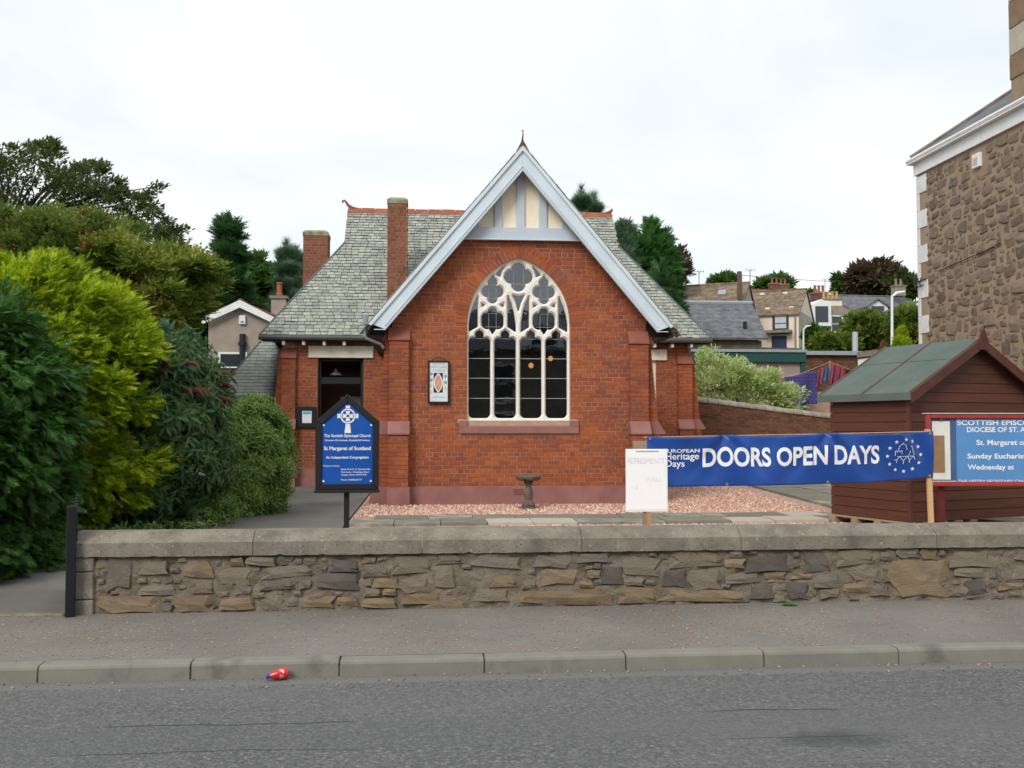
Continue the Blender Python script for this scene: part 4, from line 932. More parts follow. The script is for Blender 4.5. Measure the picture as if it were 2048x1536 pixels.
# ---------------------------------------------------------------- porch: frame, inner door, hall inside
fr = MB().box(dL, dL + .07, YW + .1, YW + .2, GZ, DT).box(dR - .07, dR, YW + .1, YW + .2, GZ, DT).box(dL + .07, dR - .07, YW + .1, YW + .2, DT - .07, DT)
tz0, tz1 = at(680, 768, YW).z, at(680, 754, YW).z
fr.box(dL + .07, dR - .07, YW + .09, YW + .21, tz0, tz1).build('door_frame', mBlack, church, bevel=.008)
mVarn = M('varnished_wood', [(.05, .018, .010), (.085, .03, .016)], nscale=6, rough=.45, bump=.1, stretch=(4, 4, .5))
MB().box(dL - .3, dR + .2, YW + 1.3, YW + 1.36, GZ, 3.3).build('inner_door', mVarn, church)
# ================================================================ smaller things in the churchyard and street
UX = Vector((1, 0, 0)); UZ = Vector((0, 0, 1))
mBlue = M('sign_blue', [(.006, .075, .36), (.009, .092, .42)], nscale=2, rough=.35, bump=0, spec=.45)
mSignWhite = flat('sign_white', (.80, .82, .84), .5)
# pendant lamps
def pendant(loc, top, label, col, glow, r=.07):
    t = thing('pendant_lamp', loc, label, 'lamp'); MB().tube([(loc.x, loc.y, top), (loc.x, loc.y, loc.z + r)], .006, 6).build('cord', mBlack, t)
    m = flat(t.name + '_shade', col, .4)
    if glow:
        p = m.node_tree.nodes['Principled BSDF']; p.inputs['Emission Color'].default_value = (1, .42, .13, 1); p.inputs['Emission Strength'].default_value = glow
        MB().lathe([(.01, -r), (r * .6, -r * .8), (r, -r * .1), (r * .85, r * .5), (r * .3, r * .95), (.01, r)], loc, 16).build('globe', m, t, smooth=True)
    else: MB().lathe([(.14, -.05), (.142, -.04), (.07, .02), (.03, .04), (.025, .09), (.005, .10)], loc, 16).build('lamp_shade', m, t, smooth=True)
pendant(at(1062, 731, 20.2), 4.6, 'glowing amber globe lamp hanging lower behind the big church window', (.8, .5, .25), .8, .055)
pendant(at(1101, 717, 21.2), 4.6, 'glowing amber globe lamp hanging higher and further right behind the church window', (.8, .5, .25), .9, .055)
pendant(at(672, 746, YW + .6), 3.35, 'white metal pendant lamp hanging in the church porch doorway', (.6, .6, .58), 0)
# black notice case beside the porch door
a, b = at(590, 856, YW - .1), at(632, 813, YW - .1); nb = thing('notice_case', (a.x, YW - .1, a.z), 'black framed notice case on brick wall left of porch door', 'notice case')
MB().box(a.x, b.x, YW - .07, YW - .012, a.z, b.z).build('case', mBlack, nb, bevel=.01)
c, d = at(604, 846, YW - .1), at(623, 822, YW - .1); MB().box(c.x, d.x, YW - .078, YW - .0705, c.z, d.z).build('paper', mSignWhite, nb); MB().box(c.x + .02, d.x - .015, YW - .081, YW - .0785, d.z - .07, d.z - .01).build('printed_heading', flat('pale_blue_print', (.20, .42, .60)), nb)
# paper notice inside porch
a, b = at(680, 812, YW + 1.2), at(724, 793, YW + 1.2); MB().box(a.x, b.x, YW + 1.27, YW + 1.298, a.z - .2, b.z).build('paper_notice', flat('grey_paper', (.40, .40, .38)))
tag(bpy.data.objects['paper_notice'], 'grey paper notice on the inner door of the porch', 'notice')
# framed poster on the gable wall
a, b = at(857, 805, YF - .06), at(898, 723, YF - .06); ps = thing('framed_poster', (a.x, YF - .05, a.z), 'tall black framed white church poster with pink oval crest on brick gable', 'poster')
y0 = YF - .05; W_, H_ = b.x - a.x, b.z - a.z
MB().box(a.x, b.x, y0, y0 + .03, a.z, b.z).build('backing', mBlack, ps)
for q in ((a.x - .012, a.x + .018, a.z, b.z), (b.x - .018, b.x + .012, a.z, b.z), (a.x - .012, b.x + .012, a.z - .012, a.z + .016), (a.x - .012, b.x + .012, b.z - .014, b.z + .014)): MB().box(q[0], q[1], y0 - .018, y0 - .0005, q[2], q[3]).build('frame', mBlack, ps)
MB().box(a.x + .019, b.x - .019, y0 - .006, y0 - .0008, a.z + .017, b.z - .015).build('poster_sheet', flat('poster_white', (.66, .70, .72), .4), ps)
xm = (a.x + b.x) / 2
MB().tube([(a.x + .06, y0 - .01, b.z + .02), (xm - .03, y0 - .01, b.z + .07), (xm, y0 - .01, b.z + .075), (xm + .03, y0 - .01, b.z + .07), (b.x - .06, y0 - .01, b.z + .02)], .007, 6).build('scroll_crest', mBlack, ps)
yp = y0 - .0072
def fpoly(pts, nm, mat, par, yy): MB().prxz(pts, yy, yy + .0008).build(nm, mat, par)
rx0, rx1, rz0, rz1 = a.x + W_ * .25, a.x + W_ * .70, a.z + H_ * .24, a.z + H_ * .72
fpoly([(rx0, rz0), (rx1, rz0), (rx1, rz1), (rx0, rz1)], 'crest_field', mBlack, ps, yp)
def vesica(cx_, cz_, w, h, n=12):
    R_ = (w * w + h * h) / (2 * w); al = math.asin(h / R_); o = []
    for i in range(n + 1): t = -al + 2 * al * i / n; o.append((cx_ + R_ * math.cos(t) - (R_ - w), cz_ + R_ * math.sin(t)))
    for i in range(1, n): t = al - 2 * al * i / n; o.append((cx_ - R_ * math.cos(t) + (R_ - w), cz_ + R_ * math.sin(t)))
    return o
cxv, czv = (rx0 + rx1) / 2, (rz0 + rz1) / 2
fpoly(vesica(cxv, czv, (rx1 - rx0) * .48, (rz1 - rz0) * .5), 'crest_rim', mSignWhite, ps, yp - .001)
fpoly(vesica(cxv, czv, (rx1 - rx0) * .37, (rz1 - rz0) * .43), 'crest_oval', flat('crest_pink', (.55, .26, .30)), ps, yp - .002)
fpoly([(cxv - .028, czv - .07), (cxv + .028, czv - .07), (cxv + .022, czv), (cxv + .03, czv + .02), (cxv, czv + .075), (cxv - .03, czv + .02), (cxv - .022, czv)], 'crest_figure', flat('crest_gold', (.55, .40, .06)), ps, yp - .003)
mShB, mShY = flat('shield_blue', (.22, .32, .40)), flat('shield_yellow', (.65, .55, .25))
for i in range(4):
    for xx in (a.x + W_ * .13, a.x + W_ * .83):
        if xx > xm and i == 3: continue
        zc = b.z - H_ * (.28 + .15 * i) - (.04 if xx > xm else 0)
        fpoly([(xx - .026, zc), (xx + .026, zc), (xx + .022, zc - .03), (xx, zc - .05), (xx - .022, zc - .03)], 'shield', mShB if i < 2 else mShY, ps, yp); fpoly([(xx - .02, zc + .004), (xx + .02, zc + .004), (xx, zc + .035)], 'mitre', mShY, ps, yp)
mGreyInk = flat('grey_ink', (.30, .34, .37))
for s_, zf, w in (('THE SCOTTISH', .945, .62), ('EPISCOPAL', .865, .8), ('CHURCH', .785, .6), ('WELCOMES', .135, .6)):
    lettering(s_, 0, (xm, yp, a.z + H_ * zf - .02), UX, UZ, .032 if s_ != 'EPISCOPAL' else .04, W_ * w, mGreyInk, ps, 'c')
# air brick in plinth
a, b = at(1027, 988, YF - .04), at(1046, 977, YF - .04)
vb = thing('air_brick', (a.x, YF - .04, a.z), 'small louvred air brick set in the purple plinth behind the bird bath', 'vent')
for i in range(4): MB().box(a.x, b.x, YF - .05, YF - .0355, a.z + i * .026, a.z + i * .026 + .013).build('louvre', mPaintStone, vb)
# bird bath
bb = atz(1057, 1015, GZ); t = thing('bird_bath', bb, 'weathered stone bird bath with baluster stem on pink gravel before the window', 'bird bath')
mBB = M('bird_bath_stone', [(.075, .065, .055), (.13, .11, .088), (.19, .16, .125)], nscale=12, rough=.95, bump=.8, bscale=30, bdist=.02, patches=[((.34, .22, .15), 9, .58, .7, .5)])
MB().lathe([(.17, -.02), (.17, .01), (.10, .02)], bb, 20).build('foot_plate', mBB, t)
MB().lathe([(.10, .015), (.112, .035), (.105, .06), (.075, .095), (.058, .10), (.064, .14), (.078, .19), (.072, .24), (.052, .30), (.045, .345), (.06, .38), (.08, .41), (.085, .425)], bb, 20).build('stem', mBB, t, smooth=True)
MB().lathe([(.06, .42), (.15, .43), (.195, .455), (.205, .475), (.21, .49), (.21, .505), (.195, .51), (.16, .485), (.02, .475)], bb, 28).build('basin', mBB, t, smooth=False)
# black post sign, blue board with celtic cross
YS = 10.9; cz = .30
L0, R0 = at(631, 980, YS), at(757, 980, YS); LT0, RT0 = at(634, 843, YS), at(759, 843, YS); AP = at(694, 788, YS)
sg = thing('church_sign', (AP.x, YS, GZ), 'black framed blue gabled church sign with white celtic cross on a post', 'sign')
MB().box(AP.x - .028, AP.x + .028, YS + .035, YS + .09, GZ - .1, AP.z - .2).build('post', mBlack, sg, bevel=.004)
cxs = (L0.x + R0.x) / 2; hw = (R0.x - L0.x) / 2; zb_, ze_, za_ = L0.z, LT0.z, AP.z
outer = [(cxs - hw, zb_), (cxs + hw, zb_), (cxs + hw + .006, ze_), (cxs, za_), (cxs - hw - .006, ze_)]
ix = hw - .064; izb = zb_ + .064; sl_ = (za_ - ze_) / hw; iza = za_ - .064 * math.hypot(1, sl_) * 1.0; ize = iza - sl_ * ix
inner = [(cxs - ix, izb), (cxs + ix, izb), (cxs + ix, ize), (cxs, iza), (cxs - ix, ize)]
MB().prxz(outer, YS + .012, YS + .034).build('back_board', mBlack, sg)
for i in range(5):
    j = (i + 1) % 5; MB().prxz([outer[i], outer[j], inner[j], inner[i]], YS - .022, YS + .012).build('frame_rail', mBlack, sg, bevel=.006)
MB().prxz(inner, YS + .002, YS + .0115).build('blue_panel', mBlue, sg)
MB().box(cxs - hw - .015, cxs + hw + .015, YS - .045, YS + .012, zb_ - .03, zb_ - .001).build('bottom_moulding', mBlack, sg, bevel=.008)
yt = YS - .0005; IW = 2 * ix; IH = iza - izb
def sz(py): return at(694, py, YS).z
for s_, bo, py, cap, w, al, xo, sh in (('The Scottish Episcopal Church', .02, 874, .030, .92, 'c', 0, 0), ('Diocese of St Andrews, Dunkeld & Dunblane', .02, 882, .017, .88, 'c', 0, .12), ('St Margaret of Scotland', .025, 900, .037, .92, 'c', 0, 0), ('An Independent Congregation', .02, 917, .026, .84, 'c', 0, 0),
    ('Priest-in-Charge:', .01, 933, .015, .32, 'l', -.47, .12), ('Revd. Prof. R. G. Sommerville', .01, 940, .017, .57, 'l', -.12, .12), ('Manmayer, Mirenkipp Road', .01, 945.5, .015, .54, 'l', -.12, .12), ('Coupar Angus, PH13 9HS', .01, 951, .016, .50, 'l', -.12, 0), ('Phone: 01828-627374', .01, 961, .016, .40, 'l', -.12, .12)):
    lettering(s_, bo, (cxs + xo * IW, yt, sz(py)), UX, UZ, cap, IW * w, mSignWhite, sg, al, shear=sh)
for xx, zz_ in ((-.93, ize - .01), (.93, ize - .01), (-.93, izb + .03), (.93, izb + .03)):
    MB().tube([(cxs + xx * (ix - .0), YS - .004, zz_), (cxs + xx * ix, YS + .004, zz_)], .011, 10).build('screw_cap', mSignWhite, sg)
# celtic cross emblem
ccx, ccz = cxs + .003, sz(832); R1 = .081
B = MB()
def ring(r0, r1, n=28):
    for i in range(n):
        t0, t1 = 2 * math.pi * i / n, 2 * math.pi * (i + 1) / n
        B.add([(ccx + r * math.cos(t), yt - .0002, ccz + r * math.sin(t)) for r, t in ((r0, t0), (r1, t0), (r1, t1), (r0, t1))], [(0, 1, 2, 3)])
ring(.066, R1)
def q4(p): B.add([(ccx + x, yt - .0002, ccz + z) for x, z in p], [tuple(range(len(p)))])
for an in range(4):
    c_, s__ = math.cos(an * math.pi / 2), math.sin(an * math.pi / 2); rot = lambda x, z: (x * c_ - z * s__, x * s__ + z * c_)
    q4([rot(-.011, .0), rot(.011, .0), rot(.025, .055), rot(-.025, .055)])
    if an != 2: q4([rot(-.022, R1 + .003), rot(.022, R1 + .003), rot(.025, .112), rot(-.025, .112)])
    else: q4([rot(-.023, R1 + .003), rot(.023, R1 + .003), rot(.035, .183), rot(-.035, .183)])
B.build('celtic_cross', mSignWhite, sg, fix=False)
# open black gate leaf seen nearly edge on, with its post
gt = thing('gate', (wl - .03, WY + .05, .15), 'black wooden gate standing open edge on at the wall end', 'gate')
g0 = at(155, 1100, WY + .12); gd = Vector((g0.x, g0.y, 0)).normalized(); gn = Vector((gd.y, -gd.x, 0))
base = Vector((at(152, 1100, WY).x, WY - .01, 0)); zt_ = at(158, 990, 8.6).z
for k in range(6):
    c = base + gd * (.06 + k * .15); h1 = zt_ - .035 * (5 - k) * (0.4)
    MB().obox(c + Vector((0, 0, (.19 + h1) / 2)), gd * .07, gn * .012, UZ * ((h1 - .19) / 2)).build('board', mBlack, gt, bevel=.004)
for zz_ in (.32, .62): MB().obox(base + gd * .43 - gn * .032 + Vector((0, 0, zz_)), gd * .44, gn * .018, UZ * .045).build('rail', mBlack, gt)
pz_ = at(147, 1010, WY).z; MB().obox(base - gd * .06 - gn * .03 + Vector((0, 0, (.1 + pz_) / 2)), gd * .035, gn * .035, UZ * ((pz_ - .1) / 2)).build('gate_post', mBlack, gt, bevel=.006)
tag(MB().box(-6.2, wl - .02, WY - .06, WY + .03, .1, .172).build('threshold', mConc, bevel=.01), 'pale stone threshold across the gateway at the pavement edge', 'threshold')
# hand written refreshment board on a stake
Yr = 9.6; a, b = at(1252, 1024, Yr), at(1335, 898, Yr); rb = thing('refreshment_board', ((a.x + b.x) / 2, Yr, GZ), 'white hand lettered refreshments board on a wooden stake behind the wall', 'sign')
mBoard = flat('white_card', (.92, .92, .92), .5, var=.02)
MB().box(a.x, b.x, Yr, Yr + .012, a.z, b.z).build('board', mBoard, rb, bevel=.003)
MB().box(a.x + .012, b.x - .012, Yr - .004, Yr - .0008, a.z + .02, b.z - .03).build('paper_sheet', flat('white_paper', (.94, .945, .95), .6, var=.01), rb)
MB().box(a.x + .10, b.x - .09, Yr - .006, Yr - .001, b.z - .024, b.z - .019).build('staple_strip', flat('wire', (.25, .22, .15)), rb)
sx_ = at(1291, 1030, Yr).x; MB().box(sx_ - .020, sx_ + .020, Yr + .014, Yr + .045, GZ - .1, b.z - .1).build('stake', mPallet, rb)
mFaint = flat('faint_violet_ink', (.74, .69, .80)); mFaint2 = flat('faded_violet_ink', (.80, .78, .85))
lettering('REFRESMENTS', 0, ((a.x + b.x) / 2 - .01, Yr - .0055, at(1290, 927, Yr).z), UX, UZ, .052, .36, mFaint, rb, 'c')
lettering('HALL', 0, (at(1292, 960, Yr).x, Yr - .0055, at(1290, 963, Yr).z), UX, UZ, .045, .16, mFaint2, rb, 'l')
lettering('12', 0, (at(1266, 960, Yr).x, Yr - .0055, at(1290, 978, Yr).z), UX, UZ, .04, .05, mFaint2, rb, 'l')
# banner
BA, BBk = at(1294, 872, 10.05), at(1868, 862, 10.1); BH = at(1500, 862, 10.08).z - at(1500, 963, 10.08).z
ban = thing('banner', ((BA.x + BBk.x) / 2, 10.1, GZ), 'long blue heritage open days banner strung between two wooden stakes', 'banner')
def bsurf(u, v):
    """u 0..1 along, v 0 top..1 bottom"""
    p = BA.lerp(BBk, u); g = [0.0, .27, .62, 1.0]
    sag = 0.0
    for k in range(3):
        if g[k] <= u <= g[k + 1]: q = (u - g[k]) / (g[k + 1] - g[k]); sag = .022 * math.sin(math.pi * q)
    y = .024 * math.sin(u * 7.0 + v * 1.6) + .014 * math.sin(u * 19 - v * 3) + .006 * math.sin(u * 47 + v * 5)
    for gg in g[1:3]: y += -.022 * math.exp(-((u - gg) / .05) ** 2) * (1 - v) + sum(.026 * math.exp(-(((u - gg) - k_ * v) / (.012 + .02 * v)) ** 2) * (1 - v) for k_ in (-.16, -.07, .08, .17))
    rr = 1 - u; y += .035 * math.exp(-((rr * 5.9 - (1 - v) * .4 - .05) / .16) ** 2) * (1 - .5 * v) - .03 * math.exp(-((rr * 5.9 - (1 - v) * .75) / .12) ** 2) * (1 - v)
    y += .02 * math.exp(-((u * 5.9 - v * .6) / .14) ** 2) * (1 - v)
    return Vector((p.x, p.y + y, p.z - sag * (1 - v) - v * BH - .01 * math.sin(u * 3) * v + (.035 * (u - .75) * 4 if u > .75 else 0) * v))
nu, nv = 140, 24; B = MB()
for j in range(nv + 1):
    for i in range(nu + 1): B.v.append(tuple(bsurf(i / nu, j / nv)))
for j in range(nv):
    for i in range(nu): B.f.append((j * (nu + 1) + i, (j + 1) * (nu + 1) + i, (j + 1) * (nu + 1) + i + 1, j * (nu + 1) + i + 1)); B.m.append(0)
mBan = M('banner_vinyl', [(.010, .055, .27), (.015, .072, .33)], nscale=2, rough=.38, bump=0, spec=.45)
bo = B.build('banner_cloth', mBan, ban, smooth=True); so_ = bo.modifiers.new('thickness', 'SOLIDIFY'); so_.thickness = .002; so_.offset = 1
BW = (BBk - BA).length
def bwarp(p):
    u = (p.x - BA.x) / (BBk.x - BA.x); top = BA.z + (BBk.z - BA.z) * u; v = (top - p.z) / BH
    q = bsurf(min(1, max(0, u)), min(1, max(0, v))); return Vector((p.x, q.y - .006, q.z))
def bpx(px, py): u = (px - 1294) / 574; return Vector((at(px, py, 10.07).x, 10.07, at(px, py, 10.07).z))
ub = (BBk - BA).normalized(); ub.y = 0
mPrint = flat('banner_print', (.78, .82, .85), .4)
def bl(s_, bo_, p0, p1, ybase, h): o0 = bpx(p0, ybase); lettering(s_, bo_, (o0.x, 10, o0.z), ub, UZ, h, bpx(p1, ybase).x - o0.x, mPrint, ban, 'l', warp=bwarp)
def ph(px): return px * 10.3 / 2000
bl('DOORS OPEN DAYS', .03, 1406, 1762, 931, ph(35)); bl('EUROPEAN', .02, 1328, 1400, 903, ph(7)); bl('Heritage', .012, 1331, 1399, 917, ph(13)); bl('Days', .012, 1331, 1370, 932, ph(13))
# emblem: ring of twelve stars round a line drawn skyline
B = MB(); ce = bpx(1812, 911)
def bpoly(pts): B.add([bwarp(Vector((ce.x + x, 10, ce.z + z))) for x, z in pts], [tuple(range(len(pts)))])
for i in range(12):
    B = MB(); an = math.pi / 2 - i * math.pi / 6; px0, pz0 = .185 * math.cos(an), .178 * math.sin(an)
    for k in range(5):
        t0 = math.pi / 2 + k * 2 * math.pi / 5; r1, r2 = .024, .0095
        bpoly([(px0, pz0), (px0 + r2 * math.cos(t0 - .628), pz0 + r2 * math.sin(t0 - .628)), (px0 + r1 * math.cos(t0), pz0 + r1 * math.sin(t0)), (px0 + r2 * math.cos(t0 + .628), pz0 + r2 * math.sin(t0 + .628))])
    B.build('star', mPrint, ban, fix=False)
B = MB()
def stroke(pts, w=.0055):
    for (x0, z0), (x1, z1) in zip(pts[:-1], pts[1:]):
        L = math.hypot(x1 - x0, z1 - z0); nx_, nz_ = -(z1 - z0) / L * w / 2, (x1 - x0) / L * w / 2; bpoly([(x0 + nx_, z0 + nz_), (x1 + nx_, z1 + nz_), (x1 - nx_, z1 - nz_), (x0 - nx_, z0 - nz_)])
stroke([(-.10, .0), (-.10, .055), (-.085, .055), (-.085, .045), (-.07, .045), (-.07, .055), (-.055, .055), (-.055, .045), (-.04, .045), (-.04, .055), (-.027, .055), (-.027, .015)])
stroke([(-.07, .065), (-.07, .08), (-.06, .08)] + [(-.025 + .038 * math.cos(t), .085 + .045 * math.sin(t)) for t in np.linspace(math.pi, 0, 9)] + [(.02, .08), (.02, .06)]); stroke([(-.025, .13), (-.025, .148)])
stroke([(.045, .0), (.06, .03), (.078, .11), (.095, .03), (.11, .0)])
stroke([(-.11, -.045), (-.08, -.045), (-.05, -.01), (-.075, -.01)]); stroke([(-.05, -.01), (-.005, -.06), (-.005, -.095)]); stroke([(-.005, -.06), (.04, -.01), (-.05, -.01)]); stroke([(.04, -.01), (.06, -.055), (.06, -.085)]); stroke([(.06, -.055), (.10, -.01), (.04, -.01)]); stroke([(.10, -.01), (.12, -.05)]); stroke([(-.08, -.045), (-.08, -.08)])
B.build('skyline_emblem', mPrint, ban, fix=False)
mBrass = flat('brass_eyelet', (.45, .38, .25), .35, metal=.6)
for u_ in (.012, .27, .62, .988):
    for v_ in (.05, .96):
        q = bsurf(u_, v_); MB().tube([q + Vector((0, -.008, 0)), q + Vector((0, .008, 0))], .014, 10).build('eyelet', mBrass, ban)
MB().tube([bsurf(0, .05) + Vector((-.02, .05, .01)), bsurf(.27, 0.03) + Vector((0, .01, .004)), bsurf(.62, .03) + Vector((0, .01, .004)), bsurf(1, .03) + Vector((.0, .03, .01))], .005, 6).build('cord', mPine, ban)
sR = at(1858, 1000, 10.16); MB().prism([(sR.x - .025, 10.15, BBk.z + .02), (sR.x + .022, 10.15, BBk.z + .02), (sR.x + .022, 10.19, BBk.z + .02), (sR.x - .025, 10.19, BBk.z + .02)], [(sR.x + .01, 10.15, GZ - .1), (sR.x + .057, 10.15, GZ - .1), (sR.x + .057, 10.19, GZ - .1), (sR.x + .01, 10.19, GZ - .1)]).build('stake', mPine, ban)
MB().box(BA.x + .01, BA.x + .05, 10.09, 10.13, GZ - .1, BA.z - .01).build('stake', mPine, ban)
# big blue noticeboard in a red frame
Yn = 11.2; a = at(1852, 972, Yn); tl = at(1852, 828, Yn); NW = 2.0; NH = tl.z - a.z; un = Vector((math.cos(-.05), math.sin(-.05), 0)); nn_ = Vector((un.y, -un.x, 0))
nbd = thing('noticeboard', (a.x + .9, Yn, GZ), 'large blue church noticeboard in a red wooden frame before the shed', 'noticeboard')
mRed = M('red_paint', [(.30, .035, .028), (.38, .055, .04)], nscale=5, rough=.55, bump=.08, patches=[((.45, .25, .2), 12, .64, .74, .4)]); mRedD = M('dark_red_paint', [(.095, .014, .014), (.13, .02, .018)], nscale=5, rough=.6, bump=.1)
mNb = M('noticeboard_blue', [(.085, .245, .52), (.105, .285, .58)], nscale=2, rough=.35, bump=0, spec=.5)
O = Vector((a.x, Yn, a.z))
def nbox(u0, u1, v0, v1, d0, d1, nm, mat, bev=0): return MB().obox(O + un * ((u0 + u1) / 2) + UZ * ((v0 + v1) / 2) + nn_ * ((d0 + d1) / 2), un * ((u1 - u0) / 2), nn_ * ((d1 - d0) / 2), UZ * ((v1 - v0) / 2)).build(nm, mat, nbd, bevel=bev)
nbox(.03, NW - .03, .03, NH - .03, -.03, 0, 'back_board', mRedD)
nbox(0, .05, 0, NH, 0.001, .05, 'frame_rail', mRed, .006); nbox(NW - .05, NW, 0, NH, .001, .05, 'frame_rail', mRed, .006); nbox(.051, NW - .051, 0, .05, .001, .05, 'frame_rail', mRed, .006); nbox(.051, NW - .051, NH - .05, NH, .001, .05, 'frame_rail', mRed, .006)
nbox(-.02, NW + .02, NH + .001, NH + .014, -.03, .06, 'drip_strip', flat('weathered_lead', (.45, .44, .42)))
nbox(.051, .36, .051, NH - .051, .0012, .014, 'side_panel', M('side_panel_blue', [(.05, .10, .21), (.07, .13, .26)], nscale=3, rough=.5, bump=0), 0); nbox(.361, NW - .051, .051, NH - .051, .0012, .012, 'text_panel', mNb)
nbox(.075, .285, .075, NH - .085, .0145, .020, 'white_card', flat('card_cream', (.66, .68, .62))); nbox(.06, .215, .16, NH - .25, .0205, .028, 'brown_card', flat('cardboard', (.27, .17, .085)))
nbox(.17, .195, NH - .085, NH - .045, .021, .03, 'clip', flat('clip_steel', (.2, .18, .16), .4, metal=.5)); nbox(.07, .35, .053, .06, .0145, .03, 'ledge', mWhite)
def nl(s_, bo_, u0, v0, h, w, sh=0): lettering(s_, bo_, O + un * u0 + UZ * v0 + nn_ * .0135, un, UZ, h, w, mSignWhite, nbd, 'l', shear=sh)
k_ = 12.0 / 2000
def vpx(py): return NH - (py - 828) * NH / 144
nl('SCOTTISH EPISCOPAL', .02, .375, vpx(850), .055, 1.05); nl('DIOCESE OF ST. ANDREWS', .02, .49, vpx(864), .055, 1.05); nl('St. Margaret of Scotland', .02, .60, vpx(890), .058, .95); nl('Sunday Eucharist', .02, .49, vpx(917), .055, .70); nl('Wednesday at', .02, .49, vpx(939), .055, .55); nl('THE VESTRY SECRETARY CAN BE CONTACTED', .01, .372, vpx(966), .036, 1.25, .15)
for u_ in (.20, NW - .3): MB().obox(O + un * u_ + UZ * ((GZ - .1 - a.z + .1) / 2 + .05) - nn_ * .06, un * .035, nn_ * .03, UZ * ((a.z + .2 - GZ + .1) / 2)).build('post', mRedD, nbd)
# ---------------------------------------------------------------- timber shed on a pallet
SN = atz(1821, 1045, .36); SF = atz(1664, 1027, .36); sd = (SF - SN); sd.z = 0; SLn = sd.length; sd.normalize(); sf = Vector((sd.y, -sd.x, 0)); 
SWd = 2.28; zB = .36; zE = at(1821, 800, SN.y).z + .10; zA = zE + .66
shed = thing('garden_shed', SN + sf * 1.1 + sd * 1, 'dark brown timber garden shed with green felt roof standing on pallets', 'shed')
core = MB().prism([SN + sf * .02 + sd * .02 + UZ * 0, SN + sf * (SWd - .02) + sd * .02, SN + sf * (SWd - .02) + sd * (SLn - .02), SN + sf * .02 + sd * (SLn - .02)], [SN + sf * .02 + sd * .02 + UZ * (zE - zB), SN + sf * (SWd - .02) + sd * .02 + UZ * (zE - zB), SN + sf * (SWd - .02) + sd * (SLn - .02) + UZ * (zE - zB), SN + sf * .02 + sd * (SLn - .02) + UZ * (zE - zB)]); core.build('shed_core', mWood, shed)
MB().prism([SN + sf * .06 + UZ * (zE - zB), SN + sf * (SWd - .06) + UZ * (zE - zB), SN + sf * (SWd / 2) + UZ * (zA - zB - .02)], [SN + sf * .06 + UZ * (zE - zB) + sd * .03, SN + sf * (SWd - .06) + UZ * (zE - zB) + sd * .03, SN + sf * (SWd / 2) + UZ * (zA - zB - .02) + sd * .03]).build('gable_core', mWood, shed)
bh = .128; n = round((zE - zB) / bh); bh = (zE - zB) / n
def sboard(p0, p1, out_, z0, z1, x=1.0, q0=None, q1=None):
    q0 = q0 or p0; q1 = q1 or p1
    c = (p0 + p1) / 2; L = (p1 - p0); c = Vector((c.x, c.y, 0)); e1 = out_ * .013; e0 = out_ * .002
    lo = .006
    A = [Vector((p0.x, p0.y, z0 + lo)) + e1, Vector((p1.x, p1.y, z0 + lo)) + e1, Vector((q1.x, q1.y, z1)) + e0 * 2, Vector((q0.x, q0.y, z1)) + e0 * 2]
    Bk = [q - out_ * .03 for q in A]
    MB().prism(A, Bk).build('board', mWood, shed)
for i in range(n):
    sboard(SN + sf * .0, SF + sf * 0, -sf, zB + i * bh, zB + (i + 1) * bh); sboard(SN, SN + sf * SWd, -sd, zB + i * bh, zB + (i + 1) * bh)
i = 0
while zE + i * bh < zA - .05:
    z0 = zE + i * bh; z1 = min(z0 + bh, zA - .01); h_ = SWd / 2 * (1 - (z0 - zE) / (zA - zE)); h2_ = SWd / 2 * (1 - (z1 - zE) / (zA - zE))
    sboard(SN + sf * (SWd / 2 - h_), SN + sf * (SWd / 2 + h_), -sd, z0, z1, 1, SN + sf * (SWd / 2 - h2_), SN + sf * (SWd / 2 + h2_)); i += 1
MB().obox(SN + UZ * ((zE - zB) / 2) - sd * .012 - sf * .012, sf * .022, sd * .022, UZ * ((zE - zB) / 2)).build('corner_trim', mTrim, shed)
